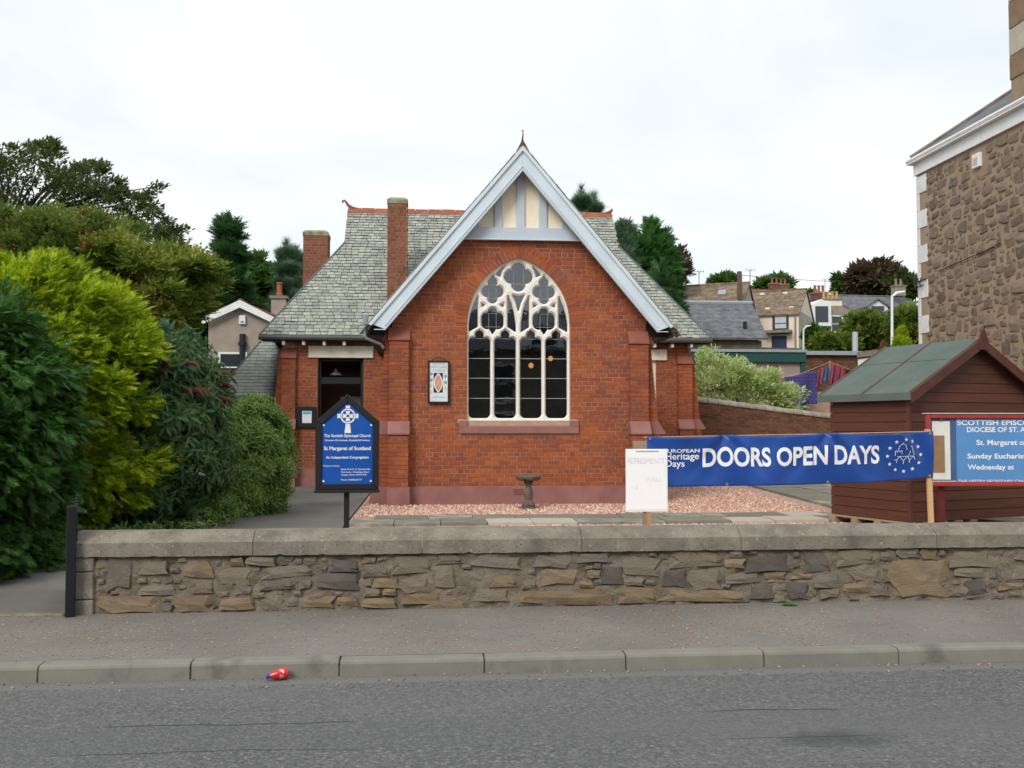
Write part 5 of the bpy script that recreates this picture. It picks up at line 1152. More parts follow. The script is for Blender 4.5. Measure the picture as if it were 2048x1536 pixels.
# roof
mBatten = M('aged_batten', [(.11, .075, .05), (.17, .12, .08)], nscale=6, rough=.9, bump=.1)
def rp(u, w, dz=0.0):  # u across (0..SWd), w along depth
    return Vector((SN.x, SN.y, 0)) + sf * u + sd * w + UZ * (zE + (zA - zE) * (1 - abs(u - SWd / 2) / (SWd / 2)) + dz)
ov = .10; fo = .14
for s in (-1, 1):
    ue = -ov if s < 0 else SWd + ov; um_ = SWd / 2
    top = [rp(ue, -fo, .05), rp(um_, -fo, .05), rp(um_, SLn + fo, .05), rp(ue, SLn + fo, .05)]; MB().prism(top, [q - UZ * .03 for q in top]).build('roof_felt', mFelt, shed)
    a_, b_ = rp(ue, -fo, .02), rp(um_, -fo, .02); a2, b2 = a_ - UZ * .10, b_ - UZ * .10
    MB().prism([a_ - sd * .022 + UZ * .03, b_ - sd * .022 + UZ * .03, b2 - sd * .022, a2 - sd * .022], [a_ - sd * .001 + UZ * .03, b_ - sd * .001 + UZ * .03, b2 - sd * .001, a2 - sd * .001]).build('barge_board', mTrim, shed)
    MB().obox((rp(ue, -fo, .0) + rp(ue, SLn + fo, .0)) / 2, sf * .012, sd * (SLn / 2 + fo), UZ * .045).build('fascia', mFelt, shed)
    for w_ in (-fo + .02, SLn * .5, SLn + fo - .02):
        a_, b_ = rp(ue, w_, .052), rp(um_, w_, .052); MB().prism([a_ - sd * .011, b_ - sd * .011, b_ + sd * .011, a_ + sd * .011], [q + UZ * .014 for q in (a_ - sd * .011, b_ - sd * .011, b_ + sd * .011, a_ + sd * .011)]).build('roof_batten', mBatten, shed)
    um2_ = um_ * .58 if s < 0 else SWd - um_ * .58
    a_, b_ = rp(um2_, -fo + .04, .0525), rp(um2_, SLn + fo - .04, .0525); MB().tube([a_, b_], .005, 5).build('felt_lap', mFelt, shed)
ap_ = rp(SWd / 2, -fo - .03, .0)
for w_ in (-fo - .035, SLn + fo + .01):
    ap_ = rp(SWd / 2, w_, 0); MB().prism([ap_ + sf * -.085 - UZ * .10, ap_ + sf * .085 - UZ * .10, ap_ + sf * .085 + UZ * .02, ap_ + sf * .02 + UZ * .16, ap_ + sf * -.02 + UZ * .16, ap_ + sf * -.085 + UZ * .02], [q + sd * .02 for q in (ap_ + sf * -.085 - UZ * .10, ap_ + sf * .085 - UZ * .10, ap_ + sf * .085 + UZ * .02, ap_ + sf * .02 + UZ * .16, ap_ + sf * -.02 + UZ * .16, ap_ + sf * -.085 + UZ * .02)]).build('apex_finial', mTrim, shed)
# pallet
S0 = Vector((SN.x, SN.y, 0)); pal = thing('pallet', S0 + UZ * GZ, 'weathered wooden pallet raising the brown shed above the ground', 'pallet')
for k in range(5): MB().obox(S0 + sf * (.0 + .27 * k) + sd * (SLn / 2) + UZ * (zB - .012), sf * .06, sd * (SLn / 2 + .03), UZ * .011).build('slat', mPallet, pal)
for k in range(4):
    for j in range(3): MB().obox(S0 + sf * (.0 + .55 * j) + sd * (.08 + k * (SLn - .16) / 3) + UZ * (GZ + .03), sf * .07, sd * .06, UZ * .055).build('block', mPallet, pal)
# ---------------------------------------------------------------- litter: red bottle, leaf, crumbs
bp = atz(561, 1352, 0.0); bt = thing('drink_bottle', (bp.x, bp.y, 0), 'red plastic drink bottle with blue cap lying against the kerb', 'bottle')
ax = Vector((-1, -.32, -.10)).normalized(); c0_ = Vector((bp.x, KY - .062, .036)); org = c0_ - ax * .065
mBot = M('red_drink', [(.50, .012, .012), (.62, .03, .02)], nscale=20, rough=.12, bump=.05, spec=.6)
def blathe(prof, nm, mat):
    B = MB(); u = ax.orthogonal().normalized(); w = ax.cross(u); n = 18
    for r, s_ in prof:
        for j in range(n): t = 2 * math.pi * j / n; B.v.append(tuple(org + ax * s_ + (u * math.cos(t) + w * math.sin(t)) * r))
    for i in range(len(prof) - 1):
        for j in range(n): B.f.append((i * n + j, i * n + (j + 1) % n, (i + 1) * n + (j + 1) % n, (i + 1) * n + j)); B.m.append(0)
    B.f.append(tuple(range(n))); B.m.append(0); B.f.append(tuple((len(prof) - 1) * n + j for j in range(n))); B.m.append(0)
    return B.build(nm, mat, bt, smooth=True)
blathe([(.012, 0), (.03, .004), (.034, .016), (.032, .03), (.034, .045), (.034, .06), (.030, .078), (.022, .098), (.014, .115), (.013, .122)], 'bottle_body', mBot)
blathe([(.0345, .032), (.0348, .034), (.0348, .062), (.0343, .064)], 'label', M('bottle_label', [(.55, .02, .02), (.62, .05, .05), (.80, .70, .68)], nscale=42, rough=.35, bump=0)); blathe([(.015, .118), (.0165, .120), (.0165, .136), (.015, .139)], 'cap', flat('blue_cap', (.09, .06, .42), .4))
lf = atz(1578, 1213, .15); tag(MB().add([(lf.x - .06, lf.y, .156), (lf.x - .03, lf.y + .04, .175), (lf.x, lf.y + .035, .17), (lf.x + .05, lf.y + .04, .165), (lf.x + .08, lf.y, .158), (lf.x + .03, lf.y - .02, .160), (lf.x - .01, lf.y - .015, .172), (lf.x, lf.y + .01, .182)], [(0, 7, 1), (1, 7, 2), (2, 7, 3), (3, 7, 4), (4, 7, 5), (5, 7, 6), (6, 7, 0)]).build('fallen_leaf', leaf_mat('green_leaf', [(.03, .13, .02), (.05, .18, .03)])), 'bright green leaf lying on the pavement by the wall', 'leaf')
n = 6500; cl = NP.uniform(-3.6, 6.2, 45); xx = np.concatenate([NP.uniform(-4, 6.5, n // 2), NP.choice(cl, n // 2) + NP.normal(0, .22, n // 2)]); yy = NP.uniform(KY + .14, WY - .03, n)
zz_ = np.array([pz(a, b) for a, b in zip(xx, yy)]) + .003
lt = np.array([(-1, -.5, 0), (1, -.6, .1), (.8, .6, 0), (-.9, .5, .15)]); nr_ = rv(n) * .25 + np.array([0, 0, 1]); sz_ = NP.uniform(.0025, .008, n)
o = scatter('petal_litter', M('orange_petals', [(.34, .16, .07), (.55, .30, .16), (.66, .46, .30)], rnd=.9, nscale=9, rough=.9, bump=0), lt, np.array([(0, 1, 2, 3)]), np.c_[xx, yy, zz_], rv(n) * [1, 1, .05], nr_, sz_); tag(o, 'tiny orange petal litter scattered over the pavement', 'litter', kind='stuff')
n = 420; xx = NP.uniform(-3.8, 5.5, n); yy = KY - .004 - NP.random(n) ** 2 * .28 - .01
o = scatter('road_grit', M('pale_grit', [(.10, .09, .08), (.30, .24, .19), (.50, .36, .28)], rnd=.9, nscale=9, rough=.9, bump=0), tv, tf, np.c_[xx, yy, np.full(n, .004)], rv(n), rv(n), NP.uniform(.002, .009, n) * NP.random(n)); tag(o, 'small grit and crumbs gathered in the gutter along the kerb', 'grit', kind='stuff')
# ================================================================ stone house on the right
HX = 10.80; HY1 = 21.0; HY0 = 11.5; HE = 7.43
hs = thing('stone_house', (HX + 4, 16, .2), 'tall brown rubble stone house with white painted quoins at the right edge', 'house')
MB().box(HX + .006, HX + 8.5, HY0, HY1, .1, HE).build('wall', mHMortar, hs)
hst = Pieces('stone', mHStone, hs, 300, 'stonework', [stone_data(s + 40, 1, .28, .36) for s in range(8)])
for y0_, y1_, z0_, z1_ in pack(HY0 + .1, HY1 - .36, .3, HE - .40, ((.28, .40, .17, .25, 500), (.17, .28, .12, .20, 16000), (.11, .19, .08, .14, 26000), (.06, .11, .04, .08, 18000)), .014, [(18.3, 18.8, 6.5, 7.0), (HY1 - .5, HY1, 0, .1)], RN):
    w, hh = y1_ - y0_, z1_ - z0_
    hst.add((HX + .024, (y0_ + y1_) / 2, (z0_ + z1_) / 2), (0, w / 2, RN.uniform(-.1, .1) * hh), (.042 if w > .2 else .03, 0, 0), (0, RN.uniform(-.12, .12) * w, hh / 2), RN.randrange(8))
hst.finish()
mQuoin = M('white_quoin', [(.62, .63, .63), (.74, .75, .75)], nscale=4, rough=.8, bump=.3, bscale=60, patches=[((.42, .41, .39), 5, .6, .75, .4)])
zq = HE - .40; k = 0
while zq > .3:
    h = .385; w = .42 if k % 2 == 0 else .11
    MB().box(HX - .012, HX + .35, HY1 - w, HY1 + .012, zq - h + .004, zq).build('quoin', mQuoin, hs, bevel=.006); zq -= h; k += 1
MB().box(HX - .05, HX + .03, HY0, HY1 + .05, HE - .36, HE - .10).build('fascia', mWhite, hs)
MB().tube([(HX - .12, HY0, HE - .02), (HX - .12, HY1 + .16, HE - .02)], .055, 8).build('gutter', mWhite, hs); MB().box(HX - .16, HX, HY0, HY1 + .14, HE - .10, HE - .075).build('eaves_board', mWhite, hs)
rX = HX + 4.6; rz_ = HE + 3.35
MB().add([(HX - .10, HY0, HE + .04), (HX - .10, HY1 + .12, HE + .04), (rX, HY1 - 4.4, rz_), (rX, HY0, rz_), (HX + 9.3, HY1 + .12, HE + .04), (HX + 9.3, HY0, HE + .04)], [(0, 1, 2, 3), (1, 4, 2), (2, 4, 5, 3)]).build('roof', mSlateFar, hs)
MB().tube([(HX - .08, HY1 + .1, HE + .07), (rX, HY1 - 4.4, rz_ + .03)], .05, 6).build('hip_ridge', mConc, hs)
ch = empty_part('chimney', hs); cy1 = at(2018, 120, 17.9).y; cX = HX + .04
MB().box(cX, cX + 1.0, 15.0, 17.46, HE - .2, 11.6).build('chimney_stack', mHMortar, ch)
zq = HE + .55; k = 0
mCreamStone = M('cream_ashlar', [(.40, .37, .29), (.50, .46, .37)], nscale=5, rough=.9, bump=.3); mTanStone = M('tan_ashlar', [(.20, .135, .085), (.27, .185, .12)], nscale=5, rough=.9, bump=.4)
while zq < 11.5:
    h = RN.uniform(.42, .52); MB().box(cX - .02, cX + .3, 16.9, 17.48, zq, zq + h - .008).build('chimney_block', mCreamStone if k % 2 else mTanStone, ch, bevel=.01); MB().box(cX - .018, cX + .3, 15.6, 16.895, zq + .02, zq + h - .03).build('chimney_block', mTanStone, ch, bevel=.01); zq += h; k += 1
v0 = Vector((HX - .02, 18.55, 6.74)); vb = thing('wall_vent', v0, 'small white square vent high on the rubble house wall', 'vent')
MB().box(HX - .06, HX + .03, 18.42, 18.68, 6.62, 6.90).build('vent_box', mWhite, vb, bevel=.01); MB().box(HX - .066, HX - .0605, 18.47, 18.63, 6.67, 6.82).build('vent_flap', flat('vent_grey', (.45, .46, .46)), vb)
b0 = at(1848, 566, 20.85); b0.x = HX - .03; br = thing('wire_bracket', b0, 'curled black iron wire bracket on the white quoins of the stone house', 'bracket')
for s in (-.14, 0.0, .14): MB().tube([b0 + Vector((-.05, s, .1)), b0 + Vector((-.09, s, -.02)), b0 + Vector((-.05, s + .03, -.10)), b0 + Vector((.02, s + .05, -.04))], .014, 6).build('hook', mBlack, br)
MB().tube([b0 + Vector((0, -.25, .06)), b0 + Vector((0, .25, .04))], .014, 6).build('bar', mBlack, br)
tag(MB().tube([(HX - .03, 20.1, 4.82), (HX - .03, 19.4, 4.87), (HX - .03, 18.2, 4.95), (HX - .03, 17.8, 5.0)], .01, 5).build('wall_cable', mBlack), 'thin black cable running along the rubble house wall', 'cable')
# ================================================================ brick garden wall behind the churchyard
ga = at(1392, 793, 24.4); gb = at(1675, 829, 25.0); gw = thing('garden_wall', (ga.x, 24.5, GZ), 'brown brick garden wall with rounded stone coping running behind the shed', 'wall')
gd_ = Vector((gb.x - ga.x, gb.y - ga.y, 0)); GL = gd_.length + 4; gd_.normalize(); gn_ = Vector((gd_.y, -gd_.x, 0)); slope = (gb.z - ga.z) / (gb - ga).length
mBrownBrick = M('brown_brick', [(.085, .045, .03), (.13, .06, .038), (.18, .085, .05), (.15, .10, .065)], rnd=.6, nscale=3, rough=.95, bump=.4, bscale=70, patches=[((.40, .36, .30), 8, .67, .75, .5), ((.05, .06, .03), 2, .62, .74, .5)])
G0 = Vector((ga.x, ga.y, 0)); tz = lambda s: ga.z - .12 + slope * s
MB().prism([G0 + UZ * .1, G0 + gd_ * GL + UZ * .1, G0 + gd_ * GL + UZ * tz(GL), G0 + UZ * tz(0)], [q - gn_ * .3 for q in (G0 + UZ * .1, G0 + gd_ * GL + UZ * .1, G0 + gd_ * GL + UZ * tz(GL), G0 + UZ * tz(0))]).build('wall_core', mMortar, gw)
gp = Pieces('brick', mBrownBrick, gw, 300, 'brickwork')
for i in range(24):
    s = -(i % 2) * .11
    while s < GL:
        a_, b_ = max(0, s), min(GL, s + .22); s += .22; zc = lambda q: GZ + (tz(q) - GZ) * (i + .5) / 24
        if b_ - a_ > .04: m_ = (a_ + b_) / 2; gp.add(G0 + gd_ * m_ + UZ * zc(m_) + gn_ * RN.uniform(-.003, .004), gd_ * ((b_ - a_) / 2 - .005) + UZ * slope * .1, gn_ * .012, UZ * ((tz(m_) - GZ) / 48 - .005), 0, 1 if i > 12 else .3)
gp.finish()
s = 0
mCope = M('lichened_coping', [(.20, .175, .14), (.30, .27, .22), (.42, .39, .34)], rnd=.5, nscale=6, rough=.95, bump=.6, bscale=40, bdist=.015, patches=[((.55, .53, .48), 9, .58, .68, .6)])
while s < GL:
    w = RN.uniform(.22, .34); c = G0 + gd_ * (s + w / 2) + UZ * (tz(s + w / 2) - .01) - gn_ * .15; B = MB(); pr = [(-.19, 0), (-.19, .05), (-.13, .115), (0, .14 + RN.uniform(-.012, .012)), (.13, .115), (.19, .05), (.19, 0)]
    B.prism([c + gn_ * p + UZ * (q - slope * -w / 2 * -1) - gd_ * (w / 2 - .006) for p, q in pr], [c + gn_ * p + UZ * (q + slope * w / 2) + gd_ * (w / 2 - .006) for p, q in pr]); B.build('coping_stone', mCope, gw, bevel=.008); s += w
# ================================================================ houses and outbuildings behind
mWinF = flat('window_frame_white', (.72, .74, .75), .5)
def window(par, c, u, n, w, h, frame=mWinF, surround=None):
    """c centre on wall, u along wall, n outward"""
    f = MB(); 
    for s in (-1, 1): f.obox(c + u * s * (w / 2 - .04) + n * .03, u * .04, n * .03, UZ * (h / 2)); f.obox(c + UZ * s * (h / 2 - .04) + n * .03, u * (w / 2 - .081), n * .03, UZ * .04)
    f.obox(c + n * .03, u * (w / 2 - .081), n * .025, UZ * .025); wf = f.build('window', frame, par)
    MB().obox(c + n * .012, u * (w / 2 - .03), n * .010, UZ * (h / 2 - .03)).build('pane', mDarkGlass, wf)
    MB().obox(c - UZ * (h / 2 + .05) + n * .05, u * (w / 2 + .08), n * .05, UZ * .045).build('sill', surround or mConc, wf)
    return wf
def gable_house(name, label, c, ang, L, W, ze, zr, wm, rm, z0, ov=.2, group=None, tail=None):
    """ridge along local x, centre c (x,y), angle ang; returns thing and axes"""
    u = Vector((math.cos(ang), math.sin(ang), 0)); v = Vector((-u.y, u.x, 0)); c = Vector((c[0], c[1], 0))
    t = thing(name, c + UZ * z0, label, 'house', group)
    pr = [(-W / 2, z0 - 1.5), (W / 2, z0 - 1.5), (W / 2, ze), (0, zr), (-W / 2, ze)]
    MB().prism([c - u * (L / 2) + v * p + UZ * q for p, q in pr], [c + u * (L / 2) + v * p + UZ * q for p, q in pr]).build('wall', wm, t)
    sl_ = (zr - ze) / (W / 2); W2 = W / 2 + ov
    for s in (-1, 1):
        q = [c - u * (L / 2 + ov * .6) + v * s * W2 + UZ * (ze - ov * sl_ + .06), c + u * (L / 2 + ov * .6) + v * s * W2 + UZ * (ze - ov * sl_ + .06), c + u * (L / 2 + ov * .6) + UZ * (zr + .06), c - u * (L / 2 + ov * .6) + UZ * (zr + .06)]
        MB().prism(q, [p + UZ * .09 for p in q]).build('roof', rm, t)
    MB().tube([c - u * (L / 2 + ov * .6) + UZ * (zr + .15), c + u * (L / 2 + ov * .6) + UZ * (zr + .15)], .09, 6).build('ridge', rm, t)
    return t, c, u, v
def stack(par, p, w, d, h, u, v, mat, pots=2, pot=mTerra):
    ch = MB().obox(p + UZ * h / 2, u * w / 2, v * d / 2, UZ * h / 2).build('chimney', mat, par)
    MB().obox(p + UZ * (h + .05), u * (w / 2 + .07), v * (d / 2 + .07), UZ * .06).build('chimney_cap', mConc, ch)
    for k in range(pots):
        q = p + UZ * (h + .1) + u * ((k + .5) / pots - .5) * w * .9; MB().lathe([(.13, 0), (.15, .1), (.11, .15), (.11, .5), (.14, .55), (.13, .6)], q, 10).build('chimney_pot', pot, ch)
# harled bungalow, gable to us (left)
YH = 40.0; ap = at(482, 603, YH); el, er = at(412, 634, YH), at(556, 636, YH)
t, c, u, v = gable_house('harled_bungalow', 'grey harled bungalow gable with white barge boards beyond the bushes', (ap.x, YH + 4), math.pi / 2, 8, er.x - el.x - .3, el.z, ap.z - .12, mHarl, mTileRed, .5, .3)
for s in (-1, 1):
    e0 = Vector((ap.x + s * (er.x - el.x) / 2 * 1.04, YH - .28, el.z - .1)); a0 = Vector((ap.x, YH - .28, ap.z + .0)); MB().prism([e0 + UZ * .03, a0 + UZ * .03, a0 - UZ * .27, e0 - UZ * .22], [q + Vector((0, .05, 0)) for q in (e0 + UZ * .03, a0 + UZ * .03, a0 - UZ * .27, e0 - UZ * .22)]).build('barge_board', mWhite, t)
cb_ = at(558, 660, YH + 3); ctp = at(558, 598, YH + 3); stack(t, cb_, .48 * 1.9 * .55, .6, ctp.z - cb_.z, u, v, mHarl, 1)
bpx_ = at(485, 640, YH - .05); MB().obox(bpx_, Vector((.13, 0, 0)), Vector((0, .06, 0)), UZ * .18).build('alarm_box', mWhite, t, bevel=.03); MB().obox(bpx_ + Vector((0, -.065, -.08)), Vector((.05, 0, 0)), Vector((0, .003, 0)), UZ * .035).build('alarm_light', flat('alarm_blue', (.05, .15, .45)), t)
sp_ = at(485, 716, YH - .1); spt = at(485, 668, YH - .1); MB().tube([sp_ - UZ * 2, spt], .12, 8).lathe([(.17, -.1), (.17, .02), (.1, .06), (.1, .3), (.05, .32)], spt - UZ * .35, 10).build('soil_pipe', mBlack, t)
wq = at(466, 735, YH); window(t, wq + Vector((0, -.05, 0)), Vector((1, 0, 0)), Vector((0, -1, 0)), 1.1, 1.2)
# brown tiled house and pink harled house up the hill
def place_house(px_ridge_r, py_ridge, Y): return at(px_ridge_r, py_ridge, Y)
r1 = at(1497, 564, 62); e1 = at(1475, 617, 59)
ang = math.radians(-28)
uu = Vector((math.cos(ang), math.sin(ang), 0)); L = 11; c1 = r1 - uu * (L / 2)
t, c, u, v = gable_house('tiled_house', 'grey house with long brown tiled roof and pole chimney up the hill', (c1.x, c1.y), ang, L, 6.4, e1.z - .3, r1.z - .2, mHarlGrey, mTileBrown, 4.0, .15)
pp = at(1479, 600, 60); pt_ = at(1479, 543, 60); MB().obox((pp + pt_) / 2, u * .13, v * .13, UZ * (pt_.z - pp.z) / 2).build('chimney', M('brown_flue', [(.09, .065, .05), (.13, .095, .07)], bump=0), t)
sk = at(1444, 585, 60.2); sn = Vector((0, 0, 0)); MB().obox(sk, u * .24, v * .16 + UZ * .16, (UZ * .03 - v * .03)).build('skylight', mPipe, t)
r2 = at(1612, 577, 66); e2 = at(1596, 628, 62.8); ang2 = math.radians(-30); uu = Vector((math.cos(ang2), math.sin(ang2), 0)); L = 4.3; c2 = r2 - uu * (L / 2)
W2h = 6.6; t, c, u, v = gable_house('pink_house', 'pale pink harled house with brown tiled roof and dark blue door', (c2.x, c2.y), ang2, L, W2h, e2.z, r2.z - .2, mHarlPink, mTileBrown, at(1560, 702, 64).z - .2, .15)
MB().obox(c + u * (L / 2 + .012) + UZ * (e2.z + at(1560, 702, 64).z) / 2, u * .01, v * (W2h / 2 - .02), UZ * ((e2.z - at(1560, 702, 64).z) / 2 + .3)).build('shaded_gable_face', mHarlGrey, t)  # grey plate over the pink gable: its shaded side put into the colour
fr_ = c - v * (W2h / 2); wz_ = at(1565, 643, 62.5).z
window(t, fr_ + u * 1.0 + UZ * wz_, u, -v, 1.05, 1.25, flat('dark_frame', (.05, .06, .07))); MB().obox(fr_ + u * 1.0 + UZ * (wz_ + .1) - v * .03, u * .36, v * .006, UZ * .42).build('net_curtain', flat('net_curtain', (.45, .5, .55)), t)
dz = at(1563, 690, 62.5).z; MB().obox(fr_ + u * .9 + UZ * (dz - .35) - v * .03, u * .48, v * .04, UZ * 1.05).build('door', flat('navy_door', (.02, .03, .09), .4), t); MB().obox(fr_ + u * .9 + UZ * (dz + .95) - v * .35, u * .85, v * .35, UZ * .09).build('door_canopy', mConc, t)
MB().obox(fr_ + u * 1.7 + UZ * (dz - .6) - v * .06, u * .25, v * .05, UZ * .32).build('meter_box', mWhite, t); MB().tube([fr_ + u * 1.95 - v * .06 + UZ * e2.z, fr_ + u * 1.95 - v * .06 + UZ * (dz - 1.5)], .06, 6).build('down_pipe', flat('grey_pipe', (.25, .22, .2)), t)
for k, (p, q) in enumerate(((1525, 588), (1571, 586), (1535, 617), (1583, 615))): pp = at(p, q, 63.5 + (628 - q) * .05); MB().obox(pp, u * .14, v * .1, UZ * .07).build('roof_vent', mHarlPink, t)
# low slate roofed stone building
ra, rb_ = at(1340, 613, 47), at(1505, 612, 47); ea, eb = at(1340, 682, 44), at(1536, 680, 44); zf = at(1500, 704, 44).z
t = thing('slate_outbuilding', (eb.x - 3, 45.5, .5), 'low stone outbuilding with dark blue grey slate roof behind the green garage', 'outbuilding')
mStoneFar = M('far_rubble', [(.12, .09, .065), (.19, .15, .11)], nscale=3, rough=.95, bump=.6, bscale=8, bdist=.05)
MB().box(ea.x, eb.x - .2, 44.3, 49.5, .3, eb.z).build('wall', mStoneFar, t)
q = [Vector((ea.x - 1, 44, eb.z)), Vector((eb.x, 44, eb.z)), Vector((rb_.x, 47, rb_.z)), Vector((ea.x - 1, 47, rb_.z))]; MB().prism(q, [p + UZ * .1 for p in q]).build('roof', mSlateFar, t)
MB().add([(eb.x, 44, eb.z + .1), (eb.x, 50, eb.z + .1), (rb_.x, 47, rb_.z + .1)], [(0, 1, 2)]).add([(ea.x, 50, eb.z), (eb.x, 50, eb.z), (rb_.x, 47, rb_.z), (ea.x, 47, rb_.z)], [(0, 1, 2, 3)]).build('hip_roof', mSlateFar, t)
MB().tube([(ea.x - 1, 47, rb_.z + .14), (rb_.x, 47, rb_.z + .14)], .10, 6).build('ridge', mPipe, t); pv = at(1490, 662, 44.8); MB().lathe([(.13, 0), (.13, .1), (.10, .12), (.09, .42), (.12, .44), (.05, .5)], pv - UZ * .05, 10).build('roof_vent', mBlack, t); MB().obox(pv, Vector((.35, 0, 0)), Vector((0, .2, .22)), Vector((0, -.02, .02))).build('vent_flashing', mPipe, t)
# flat roofed garage with green fascia
a, b = at(1380, 722, 33), at(1610, 722, 33); zt0 = at(1600, 701, 33).z
t = thing('garage', ((a.x + b.x) / 2, 34.5, .2), 'flat roofed grey harled garage with dark green fascia behind the garden wall', 'garage')
mGreen = flat('green_fascia', (.015, .075, .065), .5)
MB().box(a.x - 2, b.x - .15, 33.05, 37, .1, a.z).build('wall', mHarl, t); MB().box(a.x - 2.2, b.x, 32.9, 33.0, a.z - .02, zt0 - .07).build('fascia', mGreen, t); MB().box(a.x - 2.2, b.x + .03, 32.85, 37.2, zt0 - .07, zt0 + .02).build('roof', mPipe, t)
MB().box(b.x - .16, b.x, 32.95, 33.04, .2, a.z - .021).build('corner_board', mGreen, t); ab_ = at(1547, 736, 33); MB().box(ab_.x - .17, ab_.x + .17, 33.0, 33.06, ab_.z - .10, ab_.z + .10).build('air_brick', M('brown_terracotta', [(.16, .08, .05), (.2, .1, .06)], rough=.9), t)
a2_ = at(1551, 757, 33); MB().box(a2_.x - .1, a2_.x + .1, 33.0, 33.06, a2_.z - .15, a2_.z + .15).build('vent_grille', mBlack, t)
# brick store with steel flue
a, b = at(1608, 750, 34.5), at(1712, 704, 34.5); t = thing('brick_store', ((a.x + b.x) / 2, 36, .2), 'small red brick store with flat roof and steel flue beside the garage', 'outbuilding')
MB().box(a.x, b.x + 2, 34.55, 38, .1, b.z - .12).build('wall_core', mMortar, t); MB().box(a.x - .1, b.x + 2.2, 34.35, 38.2, b.z - .12, b.z + .02).build('roof', mPipe, t)
pc_ = Pieces('brick', mBrownBrick, t, 300, 'brickwork'); mb2 = mBrick
for i in range(15):
    x = a.x - (i % 2) * .12
    while x < b.x + 1: pc_.add((x + .12, 34.55, b.z - .18 - i * .085), (.113, 0, 0), (0, .02, 0), (0, 0, .036)); x += .236
pc_.finish()
f0 = at(1710, 704, 35); f1 = at(1710, 664, 35); MB().tube([f0 - UZ * .1, f1], .10, 10).build('flue', flat('galvanised', (.45, .46, .50), .4, metal=.3), t)
# felt roofed outhouse behind the shed
a, b = at(1702, 716, 27.5), at(1702, 706, 27.5); t = thing('outhouse', (a.x + 3, 29, .2), 'harled outhouse with thick felt flat roof behind the brown shed', 'outbuilding')
MB().prxy([(a.x + .2, 27.4), (a.x + 7, 27.4), (a.x + 8.2, 31), (a.x + .2 + a.x * 3.6 / 27.4, 31)], .1, a.z - .25).build('wall', mHarlGrey, t); kx = a.x * 4.1 / 27.1; q = [Vector((a.x, 27.1, a.z - .02)), Vector((a.x + 7, 27.1, a.z + .9)), Vector((a.x + 7 + kx, 31.2, a.z + .9)), Vector((a.x + kx, 31.2, a.z - .02))]
MB().prism(q, [p + UZ * .16 for p in q]).build('roof', mConc, t); MB().prism([p - UZ * .03 + Vector((.05, .06, 0)) for p in q], [p - UZ * .26 + Vector((.05, .06, 0)) for p in q]).build('fascia', mWhite, t)
# terraced houses on the far slope
mStoneHse = M('grey_stone_house', [(.24, .20, .16), (.32, .27, .22)], nscale=1.5, rough=.95, bump=.3, bscale=6, bdist=.05)
r3 = at(1820, 589, 84); l3 = at(1660, 596, 84); e3 = at(1700, 646, 80)
t, c, u, v = gable_house('slate_terrace', 'long grey slate roofed terrace with white dormer on the far slope', ((r3.x + l3.x) / 2 - 1, 85), math.radians(3), r3.x - l3.x + 2, 9.5, e3.z, r3.z - .2, mStoneHse, mSlateFar, 9, .2)
dm = at(1751, 618, 81); d_ = MB(); d_.prxz([(dm.x - .9, dm.z - .8), (dm.x + .9, dm.z - .8), (dm.x + .9, dm.z + .25), (dm.x, dm.z + .75), (dm.x - .9, dm.z + .25)], 80.6, 83.5); dmo = d_.build('dormer', mWinF, t); MB().box(dm.x - .55, dm.x + .55, 80.55, 80.595, dm.z - .55, dm.z + .2).build('pane', mDarkGlass, dmo)
for s in (-1, 1): MB().prism([(dm.x + s * 1.15, 80.4, dm.z + .1), (dm.x, 80.4, dm.z + .85), (dm.x, 80.4, dm.z + .73), (dm.x + s * 1.1, 80.4, dm.z)], [(dm.x + s * 1.15, 83.5, dm.z + .1), (dm.x, 83.5, dm.z + .85), (dm.x, 83.5, dm.z + .73), (dm.x + s * 1.1, 83.5, dm.z)]).build('dormer_roof', mSlateFar, dmo)
stack(t, at(1797, 592, 84), 1.0, .7, .8, u, v, mStoneHse, 2, mConc)
r4 = at(1672, 620, 76); 
g4 = at(1658, 590, 74); t = thing('stone_cottage', (g4.x, 76, 7), 'small stone cottage with central gable chimney and white windows on the slope', 'house')
zb4 = at(1650, 665, 74).z; ww = 2.6; gx4 = g4.x + .3; zs = at(1650, 638, 74).z; zt4 = at(1650, 611, 74).z
MB().prxz([(gx4 - ww, zb4 - 3), (gx4 + ww, zb4 - 3), (gx4 + ww, zs), (gx4 + .7, zt4), (gx4 - .7, zt4), (gx4 - ww, zs)], 74, 81).build('wall', mStoneHse, t)
for s in (-1, 1): MB().prism([(gx4 + s * (ww + .1), 74.1, zs - .05), (gx4 + s * .5, 74.1, zt4 + .15), (gx4 + s * .5, 74.1, zt4 + .3), (gx4 + s * (ww + .1), 74.1, zs + .1)], [(gx4 + s * (ww + .1), 81, zs - .05), (gx4 + s * .5, 81, zt4 + .15), (gx4 + s * .5, 81, zt4 + .3), (gx4 + s * (ww + .1), 81, zs + .1)]).build('roof', mSlateFar, t)
stack(t, Vector((gx4, 74.5, zt4 - .3)), 1.5, .9, at(1650, 606, 74).z - zt4 + .55, UX, Vector((0, 1, 0)), mHarlPink, 4, M('buff_pot', [(.42, .26, .10), (.52, .34, .15)], nscale=9, rough=.9, bump=0))
for p in (1643, 1673): window(t, at(p, 648, 74) + Vector((0, -.03, 0)), UX, Vector((0, -1, 0)), .95, 1.3)
